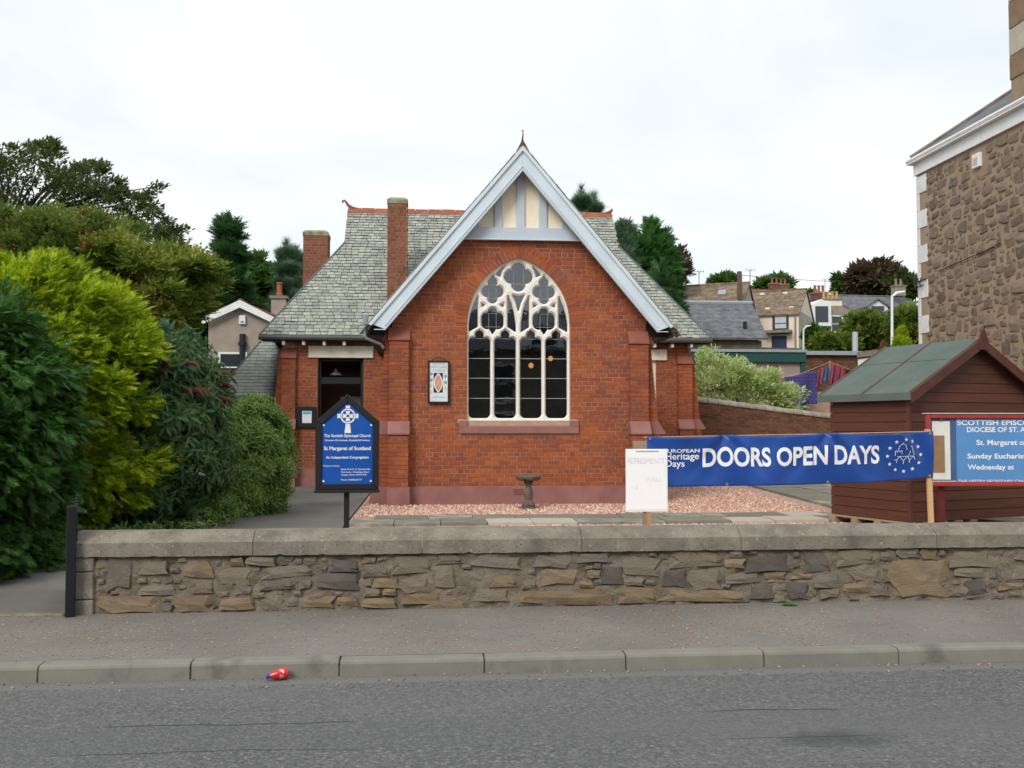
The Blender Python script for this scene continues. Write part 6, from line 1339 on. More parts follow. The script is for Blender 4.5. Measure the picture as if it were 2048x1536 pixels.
dq = at(1629, 627, 75); dmo = MB().prxz([(dq.x - .75, dq.z - 1.1), (dq.x + .75, dq.z - 1.1), (dq.x + .75, dq.z + .5), (dq.x, dq.z + .95), (dq.x - .75, dq.z + .5)], 73.6, 76).build('dormer', mWinF, t); MB().box(dq.x - .5, dq.x + .5, 73.55, 73.595, dq.z - .8, dq.z + .4).build('pane', mDarkGlass, dmo)
stack(t, at(1638, 602, 79), 1.1, .9, at(1638, 588, 79).z - at(1638, 602, 79).z, UX, Vector((0, 1, 0)), mBrownBrick, 3)
q5 = at(1590, 590, 118); t, c, u, v = gable_house('red_roofed_house', 'distant red roofed house peeping over the pink house', (at(1555, 580, 118).x, 120), math.radians(4), 6.5, 7, at(1555, 592, 118).z, at(1555, 578, 118).z, mHarlGrey, mTileRed, 14, .2)
stack(t, at(1549, 580, 119), 1.2, .8, .7, u, v, mBrownBrick, 2); stack(t, at(1566, 580, 119), 1.2, .8, .6, u, v, mBrownBrick, 2)
q6 = at(1840, 620, 70); t, c, u, v = gable_house('white_gabled_house', 'distant house with white barge boards beside the stone house corner', (at(1850, 610, 72).x, 74), math.pi / 2, 6, 4.5, at(1850, 622, 72).z, at(1850, 604, 72).z, mStoneHse, mSlateFar, 6, .25)
for s in (-1, 1):
    a0 = Vector((c.x, 70.8, at(1850, 604, 72).z + .15)); e0 = Vector((c.x + s * 2.5, 70.8, at(1850, 622, 72).z)); MB().prism([e0, a0, a0 - UZ * .3, e0 - UZ * .3], [p + Vector((0, .08, 0)) for p in (e0, a0, a0 - UZ * .3, e0 - UZ * .3)]).build('barge_board', mWhite, t)
# street lamps
def lamp(px, ytop, ybase, Y, label, arm, k_=1.0):
    p0, p1 = at(px, ybase, Y), at(px, ytop, Y); t = thing('street_lamp', (p0.x, Y, p0.z - 2), label, 'street lamp', 'street lamps on the hill'); s = Y / 2000
    MB().tube([p0 - UZ * 3, p0, p1 - UZ * 4 * s], [k_ * 3.2 * s, k_ * 3.0 * s, k_ * 2.4 * s], 10).build('post', mWhite, t); d = Vector((arm * s, 0, abs(arm) * .2 * s))
    MB().tube([p1 - UZ * 4 * s, p1 - UZ * 4 * s + d * .12, p1 + d * .35, p1 + d], [k_ * 2.0 * s, k_ * 2.2 * s, k_ * 3.6 * s, k_ * 2.0 * s], 10).build('lantern', mWhite, t)
lamp(1784, 588, 702, 42, 'tall white street lamp against the shrubs left of the stone house', 28); lamp(1607, 654, 695, 52, 'short white street lamp beside the pink house', 16, .6)
# TV aerials
for px_, yt_, yb_, Y, lb in ((1398, 543, 567, 60, 'thin television aerial mast above the left end of brown tiled roof'), (1500, 540, 566, 62, 'thin television aerial mast at the gable of brown tiled roof'), (1650, 558, 592, 79, 'thin television aerial mast above the stone cottage chimneys')):
    p0, p1 = at(px_, yb_, Y), at(px_, yt_, Y); t = thing('aerial', p0, lb, 'aerial', 'television aerials'); MB().tube([p0 - UZ * .5, p1], .026, 5).build('mast', mGutter, t)
    MB().tube([p1 - UX * .32, p1 + UX * .32], .015, 4).build('boom', mGutter, t)
    for k in range(4): MB().tube([p1 + UX * (-.27 + .18 * k) - UZ * .12, p1 + UX * (-.27 + .18 * k) + UZ * .12], .009, 4).build('element', mGutter, t)
tag(MB().tube([at(1478, 550, 60), at(1550, 556, 66), at(1640, 562, 76), at(1680, 562, 84)], .025, 4).build('overhead_wire', mGutter), 'thin overhead wire running right from the pole chimney', 'wire')
# ---------------------------------------------------------------- washing on the line
YL = 28.0
def cloth(px0, px1, yt0, yt1, yb0, yb1, name, label, mat, amp=.05, ph=0.0):
    a, b = at(px0, yt0, YL), at(px1, yt1, YL); ha, hb = a.z - at(px0, yb0, YL).z, b.z - at(px1, yb1, YL).z; nu_, nv_ = 18, 14; B = MB()
    for j in range(nv_ + 1):
        for i in range(nu_ + 1):
            u_, v_ = i / nu_, j / nv_; p = a.lerp(b, u_); h = ha + (hb - ha) * u_; B.v.append((p.x + .03 * math.sin(v_ * 3 + ph), p.y + amp * math.sin(u_ * 9 + ph + v_) * (.3 + v_) + .05 * v_ * math.sin(ph), p.z - h * v_ - .02 * math.sin(u_ * math.pi * 2)))
    for j in range(nv_):
        for i in range(nu_): B.f.append((j * (nu_ + 1) + i, (j + 1) * (nu_ + 1) + i, (j + 1) * (nu_ + 1) + i + 1, j * (nu_ + 1) + i + 1)); B.m.append(0)
    o = B.build(name, mat, smooth=True); sm = o.modifiers.new('thickness', 'SOLIDIFY'); sm.thickness = .008
    tag(o, label, 'laundry', 'washing on the line')
def dots():
    m, t, p = new_mat('dotted_navy_cloth'); g = N(t, 'ShaderNodeNewGeometry'); s_ = N(t, 'ShaderNodeSeparateXYZ'); t.links.new(g.outputs['Position'], s_.inputs[0]); k = .095
    rz = mth(t, 'DIVIDE', s_.outputs[2], k); row = mth(t, 'FLOOR', rz); fx = mth(t, 'FRACT', mth(t, 'ADD', mth(t, 'DIVIDE', s_.outputs[0], k), mth(t, 'MULTIPLY', row, .5))); fz = mth(t, 'FRACT', rz)
    d = mth(t, 'SQRT', mth(t, 'ADD', mth(t, 'POWER', mth(t, 'SUBTRACT', fx, .5), 2.0), mth(t, 'POWER', mth(t, 'SUBTRACT', fz, .5), 2.0)))
    c = mixc(t, mth(t, 'SUBTRACT', 1.0, step(t, d, .14, .2)), (.04, .04, .19), (.24, .12, .15)); t.links.new(c, p.inputs['Base Color']); p.inputs['Roughness'].default_value = .9; return m
def plaid(name, cols, sc_): return M(name, cols, nscale=sc_, rough=.95, bump=0, stretch=(2, 1, .6))
mRedC = plaid('red_check_cloth', [(.10, .05, .14), (.25, .05, .09), (.32, .10, .12)], 3); mTeal = plaid('teal_cloth', [(.03, .09, .15), (.08, .17, .24)], 4); mPur = plaid('purple_cloth', [(.07, .05, .16), (.14, .07, .2)], 4)
cloth(1568, 1632, 754, 742, 812, 808, 'hung_sheet', 'large navy cloth with pink dots hanging on the washing line', dots(), .07)
cloth(1556, 1568, 755, 754, 775, 778, 'hung_towel', 'faded pink cloth hanging left of the dotted navy cloth', plaid('faded_pink', [(.28, .13, .15), (.35, .2, .2)], 3), .03, 1)
cloth(1634, 1645, 740, 736, 775, 770, 'hung_shirt', 'red checked shirt hanging right of the dotted navy cloth', mRedC, .05, 2); cloth(1646, 1657, 735, 731, 762, 762, 'hung_trousers', 'teal blue trousers hanging left of the line prop', mTeal, .05, .5)
cloth(1659, 1674, 725, 731, 768, 772, 'hung_blanket', 'red and purple checked blanket hanging at the line prop', mRedC, .06, 1.5); cloth(1675, 1688, 732, 736, 770, 765, 'hung_skirt', 'deep red cloth hanging right of the checked blanket', plaid('wine_cloth', [(.22, .03, .07), (.30, .06, .1)], 3), .04, 2.5)
cloth(1690, 1705, 738, 742, 765, 762, 'hung_garment', 'black garment with white band hanging at the right end of the line', M('black_cloth', [(.012, .012, .02), (.03, .03, .04)], bump=0), .04, .2)
t = thing('washing_line', at(1660, 800, YL), 'thin washing line with a grey wooden prop behind the garden wall', 'washing line')
MB().tube([at(1540, 759, YL + .02), at(1600, 748, YL + .02), at(1660, 724, YL + .02), at(1712, 744, YL + .02)], .008, 5).build('line', mPine, t); MB().tube([at(1663, 870, YL + .1), at(1660, 722, YL + .05)], .035, 6).build('prop', mPallet, t)
# ================================================================ houses across the street (seen only as reflections)
t = thing('opposite_terrace', (0, -9, 0), 'stone terrace across the street reflected in the church window', 'house')
mOpp = M('opposite_stone', [(.16, .14, .115), (.22, .19, .155)], nscale=2, rough=.95, bump=.3, bscale=10, bdist=.03)
MB().box(-16, 16, -13, -6, 0, 4.6).build('wall', mOpp, t); MB().pryz([(-5.7, 4.6), (-13.3, 4.6), (-9.5, 6.6)], -16.3, 16.3).build('roof', mSlateFar, t)
for k, x in enumerate((-11, -3.2, 4.8, 12)):
    dmo = MB().prxz([(x - .9, 4.61), (x + .9, 4.61), (x + .9, 5.7), (x, 6.4), (x - .9, 5.7)], -7.5, -5.9).build('dormer', mWinF, t); MB().box(x - .5, x + .5, -5.898, -5.85, 4.8, 5.6).build('pane', mDarkGlass, dmo)
    MB().box(x + 3.2, x + 4.4, -9.8, -9.0, 6.3, 7.9).build('chimney', mOpp, t)
    for dx_ in (-1.6, 1.6):
        for zc in (1.3, 3.3): window(t, Vector((x + dx_, -5.99, zc)), -UX, Vector((0, 1, 0)), 1.0, 1.5)
# ================================================================ trees and shrubs
def tmpl_leaf(w=.22): return np.array([(0, 0, 0), (.45, w, .05), (1, 0, -.03), (.45, -w, .05)]), np.array([(0, 1, 2), (0, 2, 3)])
def tmpl_spray(n=6, w=.055, spread=.55):
    """flat feathery cypress spray: a spine with paired narrow leaflets"""
    V = []; F = []
    def tri(a, b, ww):
        a, b = np.array(a), np.array(b); d = b - a; p = np.array([-d[1], d[0], 0]); p = p / np.linalg.norm(p) * ww; k = len(V); V.extend([a - p, a + p, b]); F.append((k, k + 1, k + 2))
    tri((0, 0, 0), (1, 0, -.12), w)
    for i in range(n):
        t = .12 + .75 * i / n; L = spread * (1 - t * .65)
        for s in (-1, 1): tri((t, 0, -.12 * t * t), (t + L * .75, s * L * .62, -.12 * t * t - .10 * L), w * .95)
    return np.array(V), np.array(F)
def tmpl_tuft(n=9, w=.035, up=.5):
    V = []; F = []; r = random.Random(4)
    for i in range(n):
        a = 2 * math.pi * i / n; d = np.array([up + r.uniform(0, .5), math.cos(a) * .75, math.sin(a) * .75]); d /= np.linalg.norm(d); p = np.cross(d, [1, .2, .1]); p = p / np.linalg.norm(p) * w; k = len(V); V.extend([-p, p, d]); F.append((k, k + 1, k + 2))
    return np.array(V), np.array(F)
def tmpl_pinnate(n=4, w=.09):
    V = []; F = []
    def leaf(o, d, L):
        d = np.array(d) / np.linalg.norm(d); p = np.array([-d[1], d[0], 0]) * w * L * 3.2; o = np.array(o); k = len(V); V.extend([o, o + d * L * .5 + p, o + d * L, o + d * L * .5 - p]); F.append((k, k + 1, k + 2)); F.append((k, k + 2, k + 3))
    for i in range(n):
        t = .2 + .7 * i / n
        for s in (-1, 1): leaf((t, 0, -.1 * t), (.55, s, -.12), .36)
    leaf((.9, 0, -.1), (1, 0, -.1), .35); return np.array(V), np.array(F)
def tmpl_whorl(n=7, w=.07, tilt=.55):
    """narrow lance leaves round a shoot"""
    V = []; F = []; r = random.Random(9)
    for i in range(n):
        a = 2.4 * i; o = np.array([.08 * i, 0, 0]); d = np.array([tilt + r.uniform(-.15, .2), math.cos(a), math.sin(a)]); d /= np.linalg.norm(d); p = np.cross(d, [1, 0, 0]); p = p / np.linalg.norm(p) * w; k = len(V); L = .75 + r.uniform(-.15, .2)
        V.extend([o, o + d * L * .45 + p, o + d * L - np.array([.1, 0, 0]), o + d * L * .45 - p]); F.append((k, k + 1, k + 2)); F.append((k, k + 2, k + 3))
    return np.array(V), np.array(F)
def clump_pts(cl, per, shell=.45, flat_=1.0):
    """cl: (n,6) centre+radii; points in every clump, pushed to its shell; returns pos,out,clump index"""
    cl = np.asarray(cl, float); idx = np.repeat(np.arange(len(cl)), per); d = rv(len(idx)); d[:, 2] *= flat_
    r = shell + (1 - shell) * NP.random(len(idx)) ** .7
    return cl[idx, :3] + d * cl[idx, 3:] * r[:, None], d, idx
def limbs(tr, base, hgt, rad, cl, k, mat, lean=Vector((0, 0, 0)), n=7):
    B = MB(); top = Vector(base) + Vector((0, 0, hgt)) + lean; mid = Vector(base).lerp(top, .5) + Vector((rad * .8, -rad * .5, 0)); B.tube([Vector(base) - Vector((0, 0, .15)), Vector(base) + Vector((0, 0, .1)), mid, top], [rad * 1.25, rad, rad * .75, rad * .35], n); B.build('trunk', mat, tr)
    sel = RN.sample(range(len(cl)), min(k, len(cl))); B = MB()
    for i in sel:
        e_ = Vector(cl[i][:3]); f = max(.25, min(.95, (e_.z - base[2]) / max(hgt, .1) * .75)); s = Vector(base).lerp(top, f); m_ = s.lerp(e_, .55) + Vector((RN.uniform(-.1, .1), RN.uniform(-.1, .1), .12 * (e_ - s).length)); B.tube([s, m_, e_], [rad * .4, rad * .24, rad * .08], 5)
    if sel: B.build('branches', mat, tr)
def plant(name, label, cat, base, cl, per, tm, scale, mat, hgt, rad=.08, k=10, shell=.45, out=1.0, rndw=.6, bias=(0, 0, 0), flat_=1.0, group=None, center=None, jit=.35, extra=None):
    t = thing(name, base, label, cat, group); limbs(t, base, hgt, rad, cl, k, mBark)
    pos, d, idx = clump_pts(cl, per, shell, flat_)
    cen = np.array(center if center is not None else (base[0], base[1], base[2] + hgt * .6)); o = pos - cen; o[:, 2] *= .6; o /= np.linalg.norm(o, axis=1)[:, None] + 1e-6
    ax = o * out + d * .5 + rv(len(pos)) * rndw + np.array(bias); nr = rv(len(pos)) * .7 + np.array([0, 0, 1]) + o * .3
    sc_ = scale * NP.uniform(1 - jit, 1 + jit, len(pos)); cr = scatter('crown', mat, tm[0], tm[1], pos, ax, nr, sc_, t)
    if extra: extra(t, pos, o, cen)
    return t
def hull_clumps(c, rx, ry, z0, z1, n, r, prof, jit=.25):
    """clumps over a body of revolution: prof(f)->relative radius at height fraction f"""
    o = []
    i = 0
    while len(o) < n:
        f = RN.random(); p = prof(f)
        if RN.random() > p * .9 + .1: continue
        a = RN.uniform(0, 2 * math.pi); q = max(0, p * RN.uniform(1 - jit, 1.0 + jit * .3)); rr = r * RN.uniform(.7, 1.3) * (.35 + .65 * min(1, p * 1.6))
        o.append((c[0] + rx * q * math.cos(a), c[1] + ry * q * math.sin(a), z0 + (z1 - z0) * f, rr, rr, rr * .8))
    return o
def fill_clumps(c, R3, n, r, jit=.4):
    o = []
    for i in range(n):
        d = Vector((RN.gauss(0, 1), RN.gauss(0, 1), RN.gauss(0, 1))).normalized() * RN.random() ** .4; rr = r * RN.uniform(1 - jit, 1 + jit); o.append((c[0] + d.x * R3[0], c[1] + d.y * R3[1], c[2] + d.z * R3[2], rr, rr, rr * .75))
    return o
SPR = tmpl_spray(); LEAF = tmpl_leaf(); TUFT = tmpl_tuft(); PIN = tmpl_pinnate(); WH = tmpl_whorl(); LANCE = tmpl_whorl(6, .10, .35)
mCyp = leaf_mat('cypress_green', [(.05, .05, .02), (.020, .062, .011), (.036, .105, .016), (.065, .165, .026), (.115, .235, .045)], .2)
mGold = leaf_mat('golden_cypress', [(.16, .13, .02), (.10, .17, .010), (.21, .30, .013), (.38, .45, .020), (.60, .60, .05)], .28)
mBud = leaf_mat('buddleia_leaf', [(.024, .065, .022), (.05, .11, .040), (.085, .155, .062), (.16, .23, .125)], .25)
mHebe = leaf_mat('hebe_leaf', [(.06, .115, .028), (.11, .20, .045), (.18, .28, .075), (.27, .36, .13)], .25)
mRow = leaf_mat('rowan_leaf', [(.048, .080, .016), (.085, .130, .024), (.135, .175, .036), (.26, .21, .06)], .3)
mRowY = leaf_mat('rowan_yellow', [(.050, .10, .017), (.090, .155, .024), (.145, .205, .034), (.28, .26, .055), (.60, .43, .14)], .3)
mBeech = leaf_mat('dark_olive_leaf', [(.030, .045, .014), (.055, .080, .022), (.090, .115, .035), (.13, .14, .05)], .25)
mDkCon = leaf_mat('dark_conifer', [(.024, .065, .020), (.042, .10, .032), (.07, .145, .045)], .15)
mPineN = leaf_mat('pine_needle', [(.055, .11, .06), (.09, .16, .09), (.15, .23, .14)], .15)
mMid = leaf_mat('mid_green_leaf', [(.03, .075, .016), (.055, .12, .024), (.095, .17, .04)], .3)
mCop = leaf_mat('copper_leaf', [(.040, .030, .018), (.07, .048, .028), (.11, .068, .04)], .2)
mVar = leaf_mat('variegated_leaf', [(.16, .25, .07), (.32, .42, .15), (.50, .57, .28), (.66, .68, .44)], .3)
mOlive = leaf_mat('olive_shrub_leaf', [(.04, .08, .014), (.08, .13, .02), (.14, .18, .03), (.24, .19, .05)], .3)
colp = lambda f: (math.sin(min(1, f * 1.7 + .35) * math.pi / 2)) * (1 - max(0, (f - .55) / .45) ** 2.2) ** .5 if f < 1 else 0
# dark green cypress by the gate
c = (-5.08, 9.75); plant('green_cypress', 'dark green feathery cypress overhanging the gateway at the left edge', 'conifer', (c[0], c[1], .2), hull_clumps(c, 1.58, 1.5, .22, 2.97, 330, .27, lambda f: max(colp(f), .92 if f < .35 else 0), .2) + fill_clumps((c[0], c[1], 1.6), (1.1, 1, 1.2), 50, .45) + fill_clumps((-4.35, 8.95, .5), (.85, .35, .28), 34, .24), 96, SPR, .148, mCyp, 2.7, .10, 14, .35, .8, .75, (0.15, -.15, -.35), jit=.5)
# golden cypress
c = (-4.75, 12.5); plant('golden_cypress', 'bright golden yellow cypress rising between dark cypress and buddleia', 'conifer', (c[0], c[1], .2), hull_clumps(c, 1.55, 1.4, .3, 3.5, 330, .25, lambda f: colp(f) * (1.0 - .12 * f), .22) + fill_clumps((c[0], c[1], 1.8), (1, 1, 1.3), 50, .45), 104, SPR, .145, mGold, 3.1, .10, 14, .35, .8, .75, (0.25, -.1, .28), jit=.5)
# buddleia with spent brown spikes
mSpike = M('spent_flower', [(.075, .035, .022), (.13, .06, .035)], rnd=.5, nscale=20, rough=.95, bump=.5, bscale=80)
mPurp = flat('purple_flower', (.38, .20, .42), .8)
def spikes(t, pos, o, cen):
    hi = [i for i in range(len(pos)) if pos[i][2] > 1.85 and o[i][1] < .1 and math.hypot(pos[i][0] - cen[0], pos[i][1] - cen[1]) > .6]
    for i in RN.sample(hi, min(len(hi), 30)):
        p = Vector(pos[i]); d = Vector((o[i][0] * 1.1 + RN.uniform(-.2, .4), o[i][1] * .6 - .2, .35)).normalized(); L = RN.uniform(.22, .36); B = MB(); q = [p, p + d * L * .5 + UZ * .02, p + d * L - UZ * L * .18, p + d * L * 1.25 - UZ * L * .5]; B.tube(q, [.018, .032, .026, .006], 6); B.build('flower_spike', mSpike, t)
    for q in (at(398, 947, 12.7), at(395, 1045, 12.4)): MB().tube([q, q + Vector((.08, -.02, -.02))], [.02, .008], 6).build('flower_spike', mPurp, t)
c = (-3.58, 13.4); plant('buddleia', 'leafy buddleia bush with arching spent brown flower spikes', 'shrub', (c[0], c[1], .2), hull_clumps(c, .80, .8, .25, 2.68, 200, .2, lambda f: (.75 + .35 * math.sin(f * math.pi)) * (1 if f < .85 else .8), .3), 26, LANCE, .20, mBud, 2.3, .05, 20, .3, .9, .6, (.1, -.1, .1), extra=spikes)
# fine leaved rounded bush
c = (-2.80, 15.4); plant('rounded_bush', 'dense rounded pale green fine leaved bush beside the church path', 'shrub', (c[0], c[1], .2), hull_clumps(c, .70, .72, .25, 1.95, 230, .17, lambda f: (.72 + .3 * math.sin(min(1, f * 1.15) * math.pi)) * (1 - max(0, (f - .75) / .25) ** 2) ** .5 if f < 1 else 0, .15) + fill_clumps((c[0], c[1], 1.1), (.45, .45, .6), 30, .3), 40, WH, .135, mHebe, 1.5, .05, 14, .35, 1.0, .45, (.05, -.05, .55))
c = (-2.95, 13.6); plant('low_shrub', 'low leafy ground shrub at the foot of the rounded bush', 'shrub', (c[0], c[1], .2), fill_clumps((c[0] + .1, c[1], .42), (.45, .5, .18), 26, .15), 30, LANCE, .10, mHebe, .3, .02, 4, .3, .8, .6, (0, -.1, .3))
c = (-4.36, 17.5); plant('juniper', 'small blue green upright juniper tip between the golden cypress and buddleia', 'conifer', (c[0], c[1], .2), hull_clumps((c[0], c[1]), .5, .5, .3, 3.15, 110, .2, colp, .2), 34, SPR, .2, leaf_mat('juniper_leaf', [(.03, .075, .05), (.05, .11, .07), (.08, .15, .09)], .2), 2.8, .06, 8, .3, .5, .4, (0, 0, .9))
c = (-4.1, 16.4); plant('golden_shrub', 'low golden shrub glimpsed above the buddleia', 'shrub', (c[0], c[1], .2), fill_clumps((c[0], c[1], 2.05), (.5, .5, .75), 50, .22), 34, SPR, .19, mGold, 1.6, .05, 6, .3, .6, .5, (0, 0, .5))
# rowans
mBerry = flat('red_berry', (.42, .03, .02), .4)
bt_, bf_ = [], []
ico = bmesh.new(); bmesh.ops.create_icosphere(ico, subdivisions=1, radius=1.0); ico.verts.ensure_lookup_table(); IV = np.array([tuple(v.co) for v in ico.verts]); IF = np.array([tuple(v.index for v in f.verts) for f in ico.faces]); ico.free()
def berries(nc):
    def f(t, pos, o, cen):
        ids = [i for i in range(len(pos)) if o[i][1] < .1 and o[i][2] > -.2]; P_ = []
        for i in RN.sample(ids, nc):
            for k in range(14): P_.append(pos[i] + NP.normal(0, .08, 3) + np.array([0, -.22, .05]))
        n = len(P_); b = scatter('berries', mBerry, IV, IF, np.array(P_), rv(n), rv(n), NP.uniform(.018, .028, n), t); b['kind'] = 'stuff'
    return f
c = (-5.75, 20.5); cl = [q[:5] + (q[3] * .5,) for q in fill_clumps((c[0], c[1], 4.15), (1.6, 1.4, 1.25), 150, .28)]; plant('rowan_tree', 'rowan tree with yellowing leaves left of the harled bungalow', 'tree', (c[0] - .3, c[1], .2), cl, 62, PIN, .21, mRowY, 3.6, .10, 30, .15, .8, .45, (0, -.1, -.15), extra=berries(8))
c = (-7.6, 21); cl = [q[:5] + (q[3] * .5,) for q in fill_clumps((c[0], c[1], 4.7), (2.0, 1.5, 1.35), 150, .32)]; plant('rowan_tree', 'rowan tree hung with red berry clusters behind the golden cypress', 'tree', (c[0], c[1], .2), cl, 62, PIN, .22, mRow, 4.0, .11, 30, .15, .8, .45, (0, -.1, -.15), extra=berries(30))
c = (-10.4, 22); cl = fill_clumps((c[0], c[1], 4.4), (1.9, 1.5, 1.6), 110, .4); plant('rowan_tree', 'olive green rowan tree at the far left edge', 'tree', (c[0], c[1], .2), cl, 55, PIN, .23, mRow, 3.6, .11, 20, .25, .8, .7, (0, -.1, -.1), extra=berries(8))
# tall dark tree with wispy layered boughs
c = Vector((-11.6, 28.5, .3)); cl = []
def ytop(px_): return float(np.interp(px_, [-200, -60, 0, 60, 110, 150, 200, 250, 300, 330, 370], [330, 290, 290, 283, 282, 318, 322, 365, 375, 440, 460]))
while len(cl) < 360:
    px_ = RN.uniform(-240, 365); py_ = ytop(px_) + abs(RN.gauss(0, 1)) * 85 + 8
    if py_ > 520: continue
    edge = px_ > 200 or py_ < ytop(px_) + 28; p = at(px_, py_, RN.uniform(27, 30)); rr = RN.uniform(.13, .26) if edge else RN.uniform(.3, .5); cl.append((p.x, p.y, p.z, rr * 1.2, rr, rr * .8))
for px_, py_ in ((318, 372), (308, 380), (295, 388), (280, 396), (345, 455), (365, 460), (330, 440), (310, 430), (205, 328), (195, 340), (108, 285), (95, 298), (72, 290), (240, 382), (225, 398), (285, 415), (255, 430)):
    p = at(px_, py_, 27.5); cl.append((p.x, p.y, p.z, .24, .2, .09))
plant('dark_beech', 'tall dark tree with wispy spreading boughs at upper left', 'tree', tuple(c), cl, 56, LEAF, .135, mBeech, 7.6, .13, 60, .05, .4, .8, (.4, 0, .2), flat_=.9)
# background trees behind, left
def conifer(px_, ytop, Y, hw_px, zb, label, mat, n=240, per=26, tm=SPR, sc_=.9, grp='background trees left of the church', droop=-.35, name='dark_conifer', prof=None):
    p = at(px_, ytop, Y); R_ = hw_px * Y / 2000; cc = (p.x, Y)
    plant(name, label, 'tree', (p.x, Y, max(zb - 2, terr(p.x, Y))), hull_clumps(cc, R_, R_, zb, p.z, n, R_ * .2, prof or (lambda f: (1 - f) ** .85 * .95 + .03), .3), per, tm, sc_, mat, p.z - zb, .22, 12, .3, 1.0, .5, (0, 0, droop), group=grp)
conifer(456, 458, 45, 56, 3, 'pointed dark conifer rising above the harled bungalow', mDkCon, 170, 22, SPR, .8, prof=lambda f: (1 - f) ** .8 * (.75 + .3 * math.sin(f * 40)) + .02)
conifer(330, 490, 42, 50, 3, 'small dark conifer behind the yellowing rowan', mDkCon, 160, 24, SPR, .8)
def broad(px_, py_, Y, rx, rz, label, mat, n=90, per=40, sc_=.42, tm=LEAF, grp=None, name='broadleaf_tree', zb=None, out=.7, cl_r=.30):
    p = at(px_, py_, Y); s = Y / 2000; R3 = (rx * s, rx * s * .8, rz * s); g = terr(p.x, Y)
    plant(name, label, 'tree', (p.x, Y, min(g, p.z - 1)), fill_clumps((p.x, Y, p.z), R3, n, max(rx, rz) * s * cl_r * .75), per, tm, sc_, mat, max(1, p.z - g), .2, 16, .3, out, .8, (0, 0, 0), group=grp)
broad(430, 590, 52, 60, 60, 'dark green broadleaf tree behind the bungalow roof, left part', mMid, 90, 60, .5, grp='background trees left of the church'); broad(520, 580, 54, 55, 62, 'dark green broadleaf tree directly above the bungalow apex', mMid, 90, 60, .5, grp='background trees left of the church'); broad(600, 585, 53, 50, 70, 'dark green broadleaf tree between bungalow chimney and church chimney', mMid, 80, 60, .5, grp='background trees left of the church'); broad(380, 640, 44, 45, 50, 'dark shrub mass at the left corner of the bungalow', mDkCon, 60, 50, .4, grp='background trees left of the church')
def pine(px_, ytop, Y, hw_px, zb, label, grp=None):
    p = at(px_, ytop, Y); s = Y / 2000; t = thing('pine_tree', (p.x, Y, max(.2, terr(p.x, Y))), label, 'tree', grp); g = max(.2, terr(p.x, Y)); B = MB(); B.tube([(p.x, Y, g - .2), (p.x, Y, p.z - .2)], [.22, .03], 6); B.build('trunk', mBark, t)
    P_, A_ = [], []; Bb = MB(); z = zb; H = p.z - zb
    while z < p.z - .3:
        f = (z - zb) / H; nb_ = 6
        for k in range(nb_):
            a = 2 * math.pi * k / nb_ + RN.uniform(-.4, .4); L = hw_px * s * (1 - f * .80) * RN.uniform(.7, 1.1); d = Vector((math.cos(a), math.sin(a), .0)); pts = [Vector((p.x, Y, z)) + d * L * q + UZ * (L * (.35 * q + .55 * q * q)) for q in (0, .35, .7, 1)]; Bb.tube(pts, [.05, .04, .03, .015], 4)
            for q in np.linspace(.2, 1, 12): P_.append(Vector((p.x, Y, z)) + d * L * q + UZ * (L * (.35 * q + .55 * q * q))); A_.append(d * .6 + UZ * (.4 + q))
        z += H / 9
    for q in np.linspace(0, 1, 10): P_.append(Vector((p.x, Y, p.z - 1.6 * (1 - q)))); A_.append(UZ)
    Bb.build('branches', mBark, t); P2 = np.repeat(np.array([tuple(x) for x in P_]), 8, 0) + NP.normal(0, .06, (len(P_) * 8, 3)); A2 = np.repeat(np.array([tuple(x) for x in A_]), 8, 0) + NP.normal(0, .25, (len(P_) * 8, 3)); scatter('crown', mPineN, TUFT[0], TUFT[1], P2, A2, rv(len(P2)), NP.uniform(.28, .5, len(P2)), t)
pine(574, 486, 48, 55, 3.0, 'pale tipped pine just left of the rear church chimney', 'pines'); pine(592, 498, 50, 45, 4, 'second pale tipped pine behind the rear church chimney', 'pines'); pine(1162, 380, 45, 50, 5, 'pine tip showing above the right roof slope of the church', 'pines'); pine(1188, 392, 46.5, 42, 5, 'shorter pine tip beside the red ridge end of the church', 'pines')
# right: dense conifer behind church, copper beech, far trees
conifer(1285, 452, 40, 76, 2.5, 'dense dark green conifer behind the right church roof', leaf_mat('dense_conifer_leaf', [(.025, .08, .016), (.05, .13, .028), (.09, .19, .045)], .2), 230, 44, SPR, .55, 'trees right of the church', -.3, 'dense_conifer', lambda f: (1 - max(0, (f - .35) / .65) ** 2.0) ** .5 * (.85 + .15 * f) if f < 1 else 0)
conifer(1250, 462, 38, 30, 3, 'narrow bluish conifer at the right hip of the church roof', mPineN, 120, 22, SPR, .6, 'trees right of the church', -.1)
conifer(1318, 545, 38, 34, 2.5, 'lower dark conifer right of the church roof hip', mDkCon, 150, 24, SPR, .6, 'trees right of the church', -.2, prof=lambda f: (1 - f ** 1.6) ** .6)
broad(1358, 535, 62, 26, 36, 'sparse copper leaved tree beyond the dense conifer', leaf_mat('purple_leaf', [(.05, .025, .03), (.085, .045, .045), (.12, .065, .06)], .2), 60, 30, .4, grp='trees right of the church', name='copper_beech')
broad(1448, 566, 112, 26, 12, 'small round treetop above the brown tiled roof', mMid, 40, 40, .8, grp='far trees on the hill'); broad(1548, 574, 125, 36, 18, 'green treetop behind the red roofed house', mMid, 50, 40, .9, grp='far trees on the hill'); broad(1622, 598, 120, 14, 12, 'tiny treetop beside the cottage chimneys', mMid, 20, 40, .8, grp='far trees on the hill')
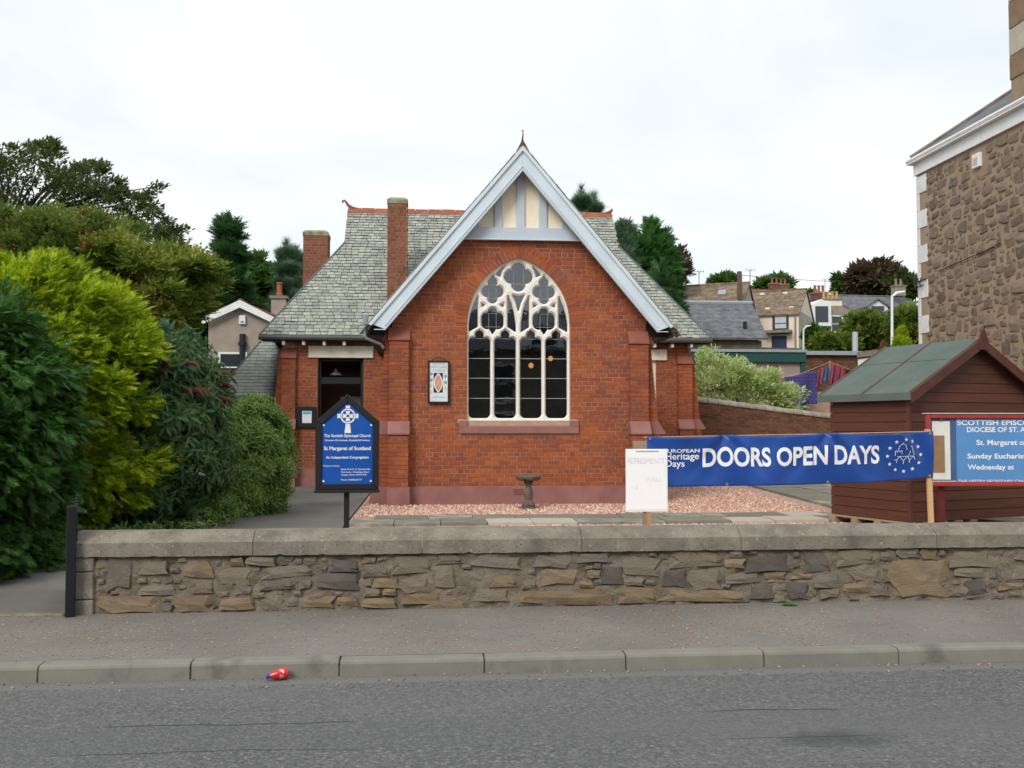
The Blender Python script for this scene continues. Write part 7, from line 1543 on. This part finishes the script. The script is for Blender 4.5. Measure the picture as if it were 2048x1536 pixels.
broad(1752, 570, 100, 62, 46, 'large dark copper beech above the slate terrace', mCop, 110, 60, .8, grp='far trees on the hill', name='copper_beech'); broad(1795, 580, 98, 40, 38, 'dark green tree right of the copper beech', mBeech, 70, 50, .8, grp='far trees on the hill'); broad(1690, 575, 103, 22, 28, 'green tree left of the copper beech', mMid, 50, 45, .8, grp='far trees on the hill')
broad(1668, 694, 50, 40, 24, 'olive green shrub tree below the stone cottage', mOlive, 80, 60, .38, grp='shrubs below the terrace'); broad(1738, 668, 52, 52, 40, 'spreading olive shrub tree with orange berries behind the lamp post', mOlive, 120, 60, .38, grp='shrubs below the terrace'); broad(1815, 668, 49, 40, 50, 'dark olive shrub tree against the stone house quoins', mOlive, 90, 60, .38, grp='shrubs below the terrace'); broad(1632, 680, 58, 18, 26, 'dark green shrub at the right corner of the pink house', mMid, 50, 50, .4, grp='shrubs below the terrace')
p = at(1802, 664, 40); conifer(1802, 664, 40, 18, at(1802, 715, 40).z, 'small bright golden conifer behind the shed roof', mGold, 80, 24, SPR, .28, 'shrubs below the terrace', .3, 'golden_conifer')
# variegated bush over the garden wall
vb0 = at(1480, 770, 26.6); cl = []
for px_, py_, r_ in ((1415, 725, .42), (1430, 760, .6), (1410, 775, .5), (1470, 765, .65), (1450, 745, .5), (1510, 770, .65), (1545, 785, .5), (1575, 800, .42), (1490, 785, .6), (1530, 765, .45), (1440, 790, .5), (1405, 800, .4), (1560, 812, .4)):
    p = at(px_, py_, 26.6); cl += fill_clumps(p, (r_, r_ * .8, r_ * .75), 13, .24)
plant('variegated_bush', 'pale variegated bush spilling over the brick garden wall', 'shrub', (vb0.x, 26.6, .2), cl, 95, LEAF, .11, mVar, 2.0, .04, 6, .3, .7, .7, (0, -.1, .1))
# low growth along the foot of the hedge and wall, weeds
def weeds(name, label, pts, tm, scale, mat, n):
    P_ = np.array([pts[RN.randrange(len(pts))] for _ in range(n)]); P_ = P_ + NP.normal(0, 1, P_.shape) * [.12, .10, .04]; o = scatter(name, mat, tm[0], tm[1], P_, rv(n) * .7 + [0, 0, .6], rv(n) + [0, 0, 1], NP.uniform(.5, 1.2, n) * scale); tag(o, label, 'plants', kind='stuff')
weeds('ground_cover', 'low green ground cover beneath the left hedge shrubs', [(x_, y_, .26 + RN.uniform(0, .12)) for x_ in np.arange(-5.0, -2.4, .25) for y_ in np.arange(10.6, 16.4, .4) if x_ < -2.45 - (16.4 - y_) * .02], LANCE, .12, mHebe, 1500)
weeds('wall_weeds', 'tufts of green weed under the coping of the boundary wall', [(at(px_, 1112, WY).x, WY - .01, CB - .03) for px_ in (420, 615, 1330, 1360, 1365, 1800, 1790)], LEAF, .022, mMid, 170)
